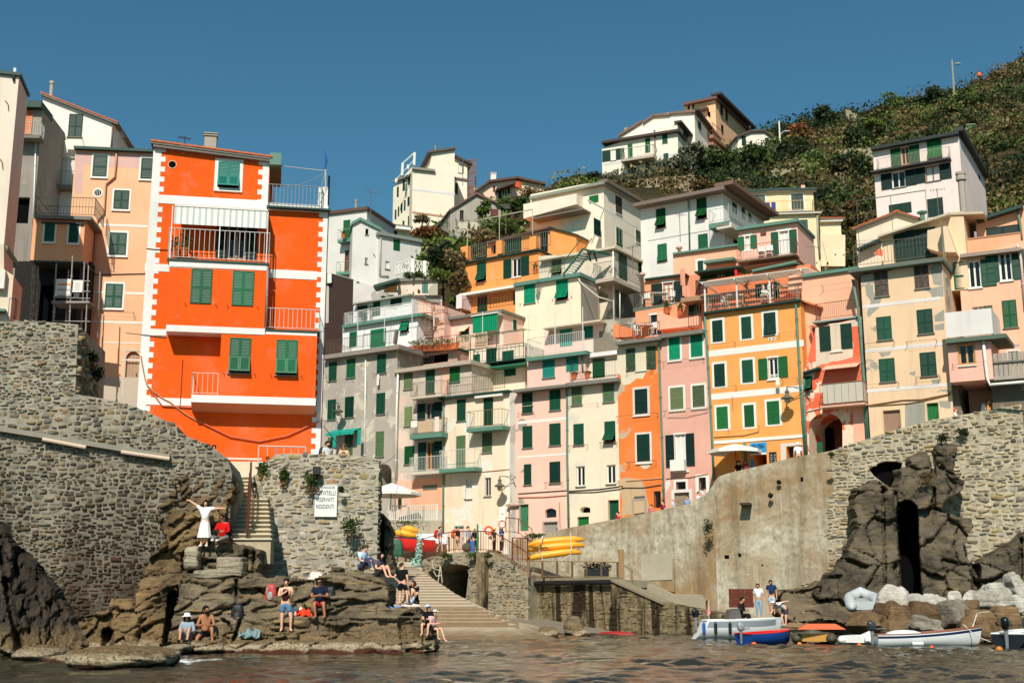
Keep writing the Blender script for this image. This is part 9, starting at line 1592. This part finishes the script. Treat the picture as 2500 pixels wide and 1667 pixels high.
for i,(x0,y0,x1,y1,Y,lab) in enumerate(((555,1140,720,1225,66,'long grey rock at the foot of the quay wall'),(330,1215,520,1275,62,'low dark rock awash at the end of the slipway'),(600,1215,770,1265,64,'wet rock awash below the long grey rock'))):
    V_,F_=[],[];a,b=at(x0,(y0+y1)/2,Y),at(x1,(y0+y1)/2,Y);zt,zb=at(x0,y0,Y).z,at(x0,y1,Y).z;block(V_,F_,Vector(((a.x+b.x)/2,Y,(zt+zb)/2)),(b.x-a.x,1.4,zt-zb+.3),500+i,amp=.15,n=12,p=3.5,taper=.4);V_=np.array(V_);tag(np_mesh('rock',V_,np.array(F_),GR,loc=tuple(V_.mean(0))),lab,'rock')
V('Z');t=thing('mooring_rope','pale mooring rope from the bow of the wooden boat to the water','rope',at(1720,615,48.2));m=MB();m.tube([at(1720,615,48.2),at(1800,690,47.8),at(1900,755,47.3),at(2010,798,47)],.018);m.build('rope',PT(206,196,176),t);t=thing('mooring_rope','pale rope looped over the dark boulder behind the bow','rope',at(1850,500,52));m=MB();m.tube([at(1990,480,52),at(1900,490,51.8),at(1855,510,51.3),at(1820,640,51),at(1745,760,50.5)],.02);m.tube([at(1865,500,51.8),at(1830,600,51.2),at(1760,750,50.6)],.018);m.build('rope',PT(206,196,176),t)
V('T');t=thing('hanging_ropes','pale ropes hanging at the bridge arch by the slipway','rope',at(530,700,79.5));m=MB();[m.tube([at(x,y,79.5) for x,y in p],.035) for p in (((470,660),(480,720),(530,735),(525,700)),((530,700),(515,815)),((532,700),(545,825)),((480,735),(500,775),(535,770)))];m.build('ropes',PT(200,188,164),t)
V('PH')
for i,(x,y,Y,lab) in enumerate(((905,505,109,'tv aerial on the roof of the white gabled wing'),(1235,540,98,'tv aerial above the orange terrace house'),(1545,640,94,'tv aerial beside the white eaved house'),(1990,640,80,'tv aerial at the right end of the pergola terrace'),(1660,560,96,'tv aerial on the long salmon wall'),(290,365,69,'tv aerial on the roof of the peach house'),(2290,500,78,'tv aerial on the roofs before the tall pale pink house'),(1130,425,150,'tv aerial on the pink ridge house'))):
    p=at(x,y,Y);t=thing('tv_aerial',lab,'aerial',p);m=MB();k=Y/90;m.bar(p-Vector((0,0,1.0*k)),p+Vector((0,0,1.3*k)),.025*k);m.build('mast',PT(110,108,104),t);m=MB();a=.5+i*.9;d,e=Vector((math.cos(a),math.sin(a),0)),Vector((-math.sin(a),math.cos(a),0));z=p+Vector((0,0,1.2*k));m.bar(z-d*.5*k,z+d*.6*k,.014*k);[m.bar(z+d*(.2*j-.45)*k-e*(.4-.03*j)*k,z+d*(.2*j-.45)*k+e*(.4-.03*j)*k,.012*k) for j in range(6)];m.build('antenna',PT(150,148,144),t)
for (x0,y0,Y0),(x1,y1,Y1),sg,lab in (((2010,510,112),(2135,500,100),.5,'sagging power cable from the pale yellow house to the tall pink house'),((790,1040,55),(965,1110,90),1.2,'slack cable from the red-orange house to the grey house'),((815,905,56),(795,915,95),.6,'thin cable crossing the alley beside the grey house')):a,b=at(x0,y0,Y0),at(x1,y1,Y1);m=MB();m.tube([a.lerp(b,i/10)-Vector((0,0,sg*4*(i/10)*(1-i/10))) for i in range(11)],.02,0,5);tag(m.build('cable',PT(60,56,52)),lab,'cable')
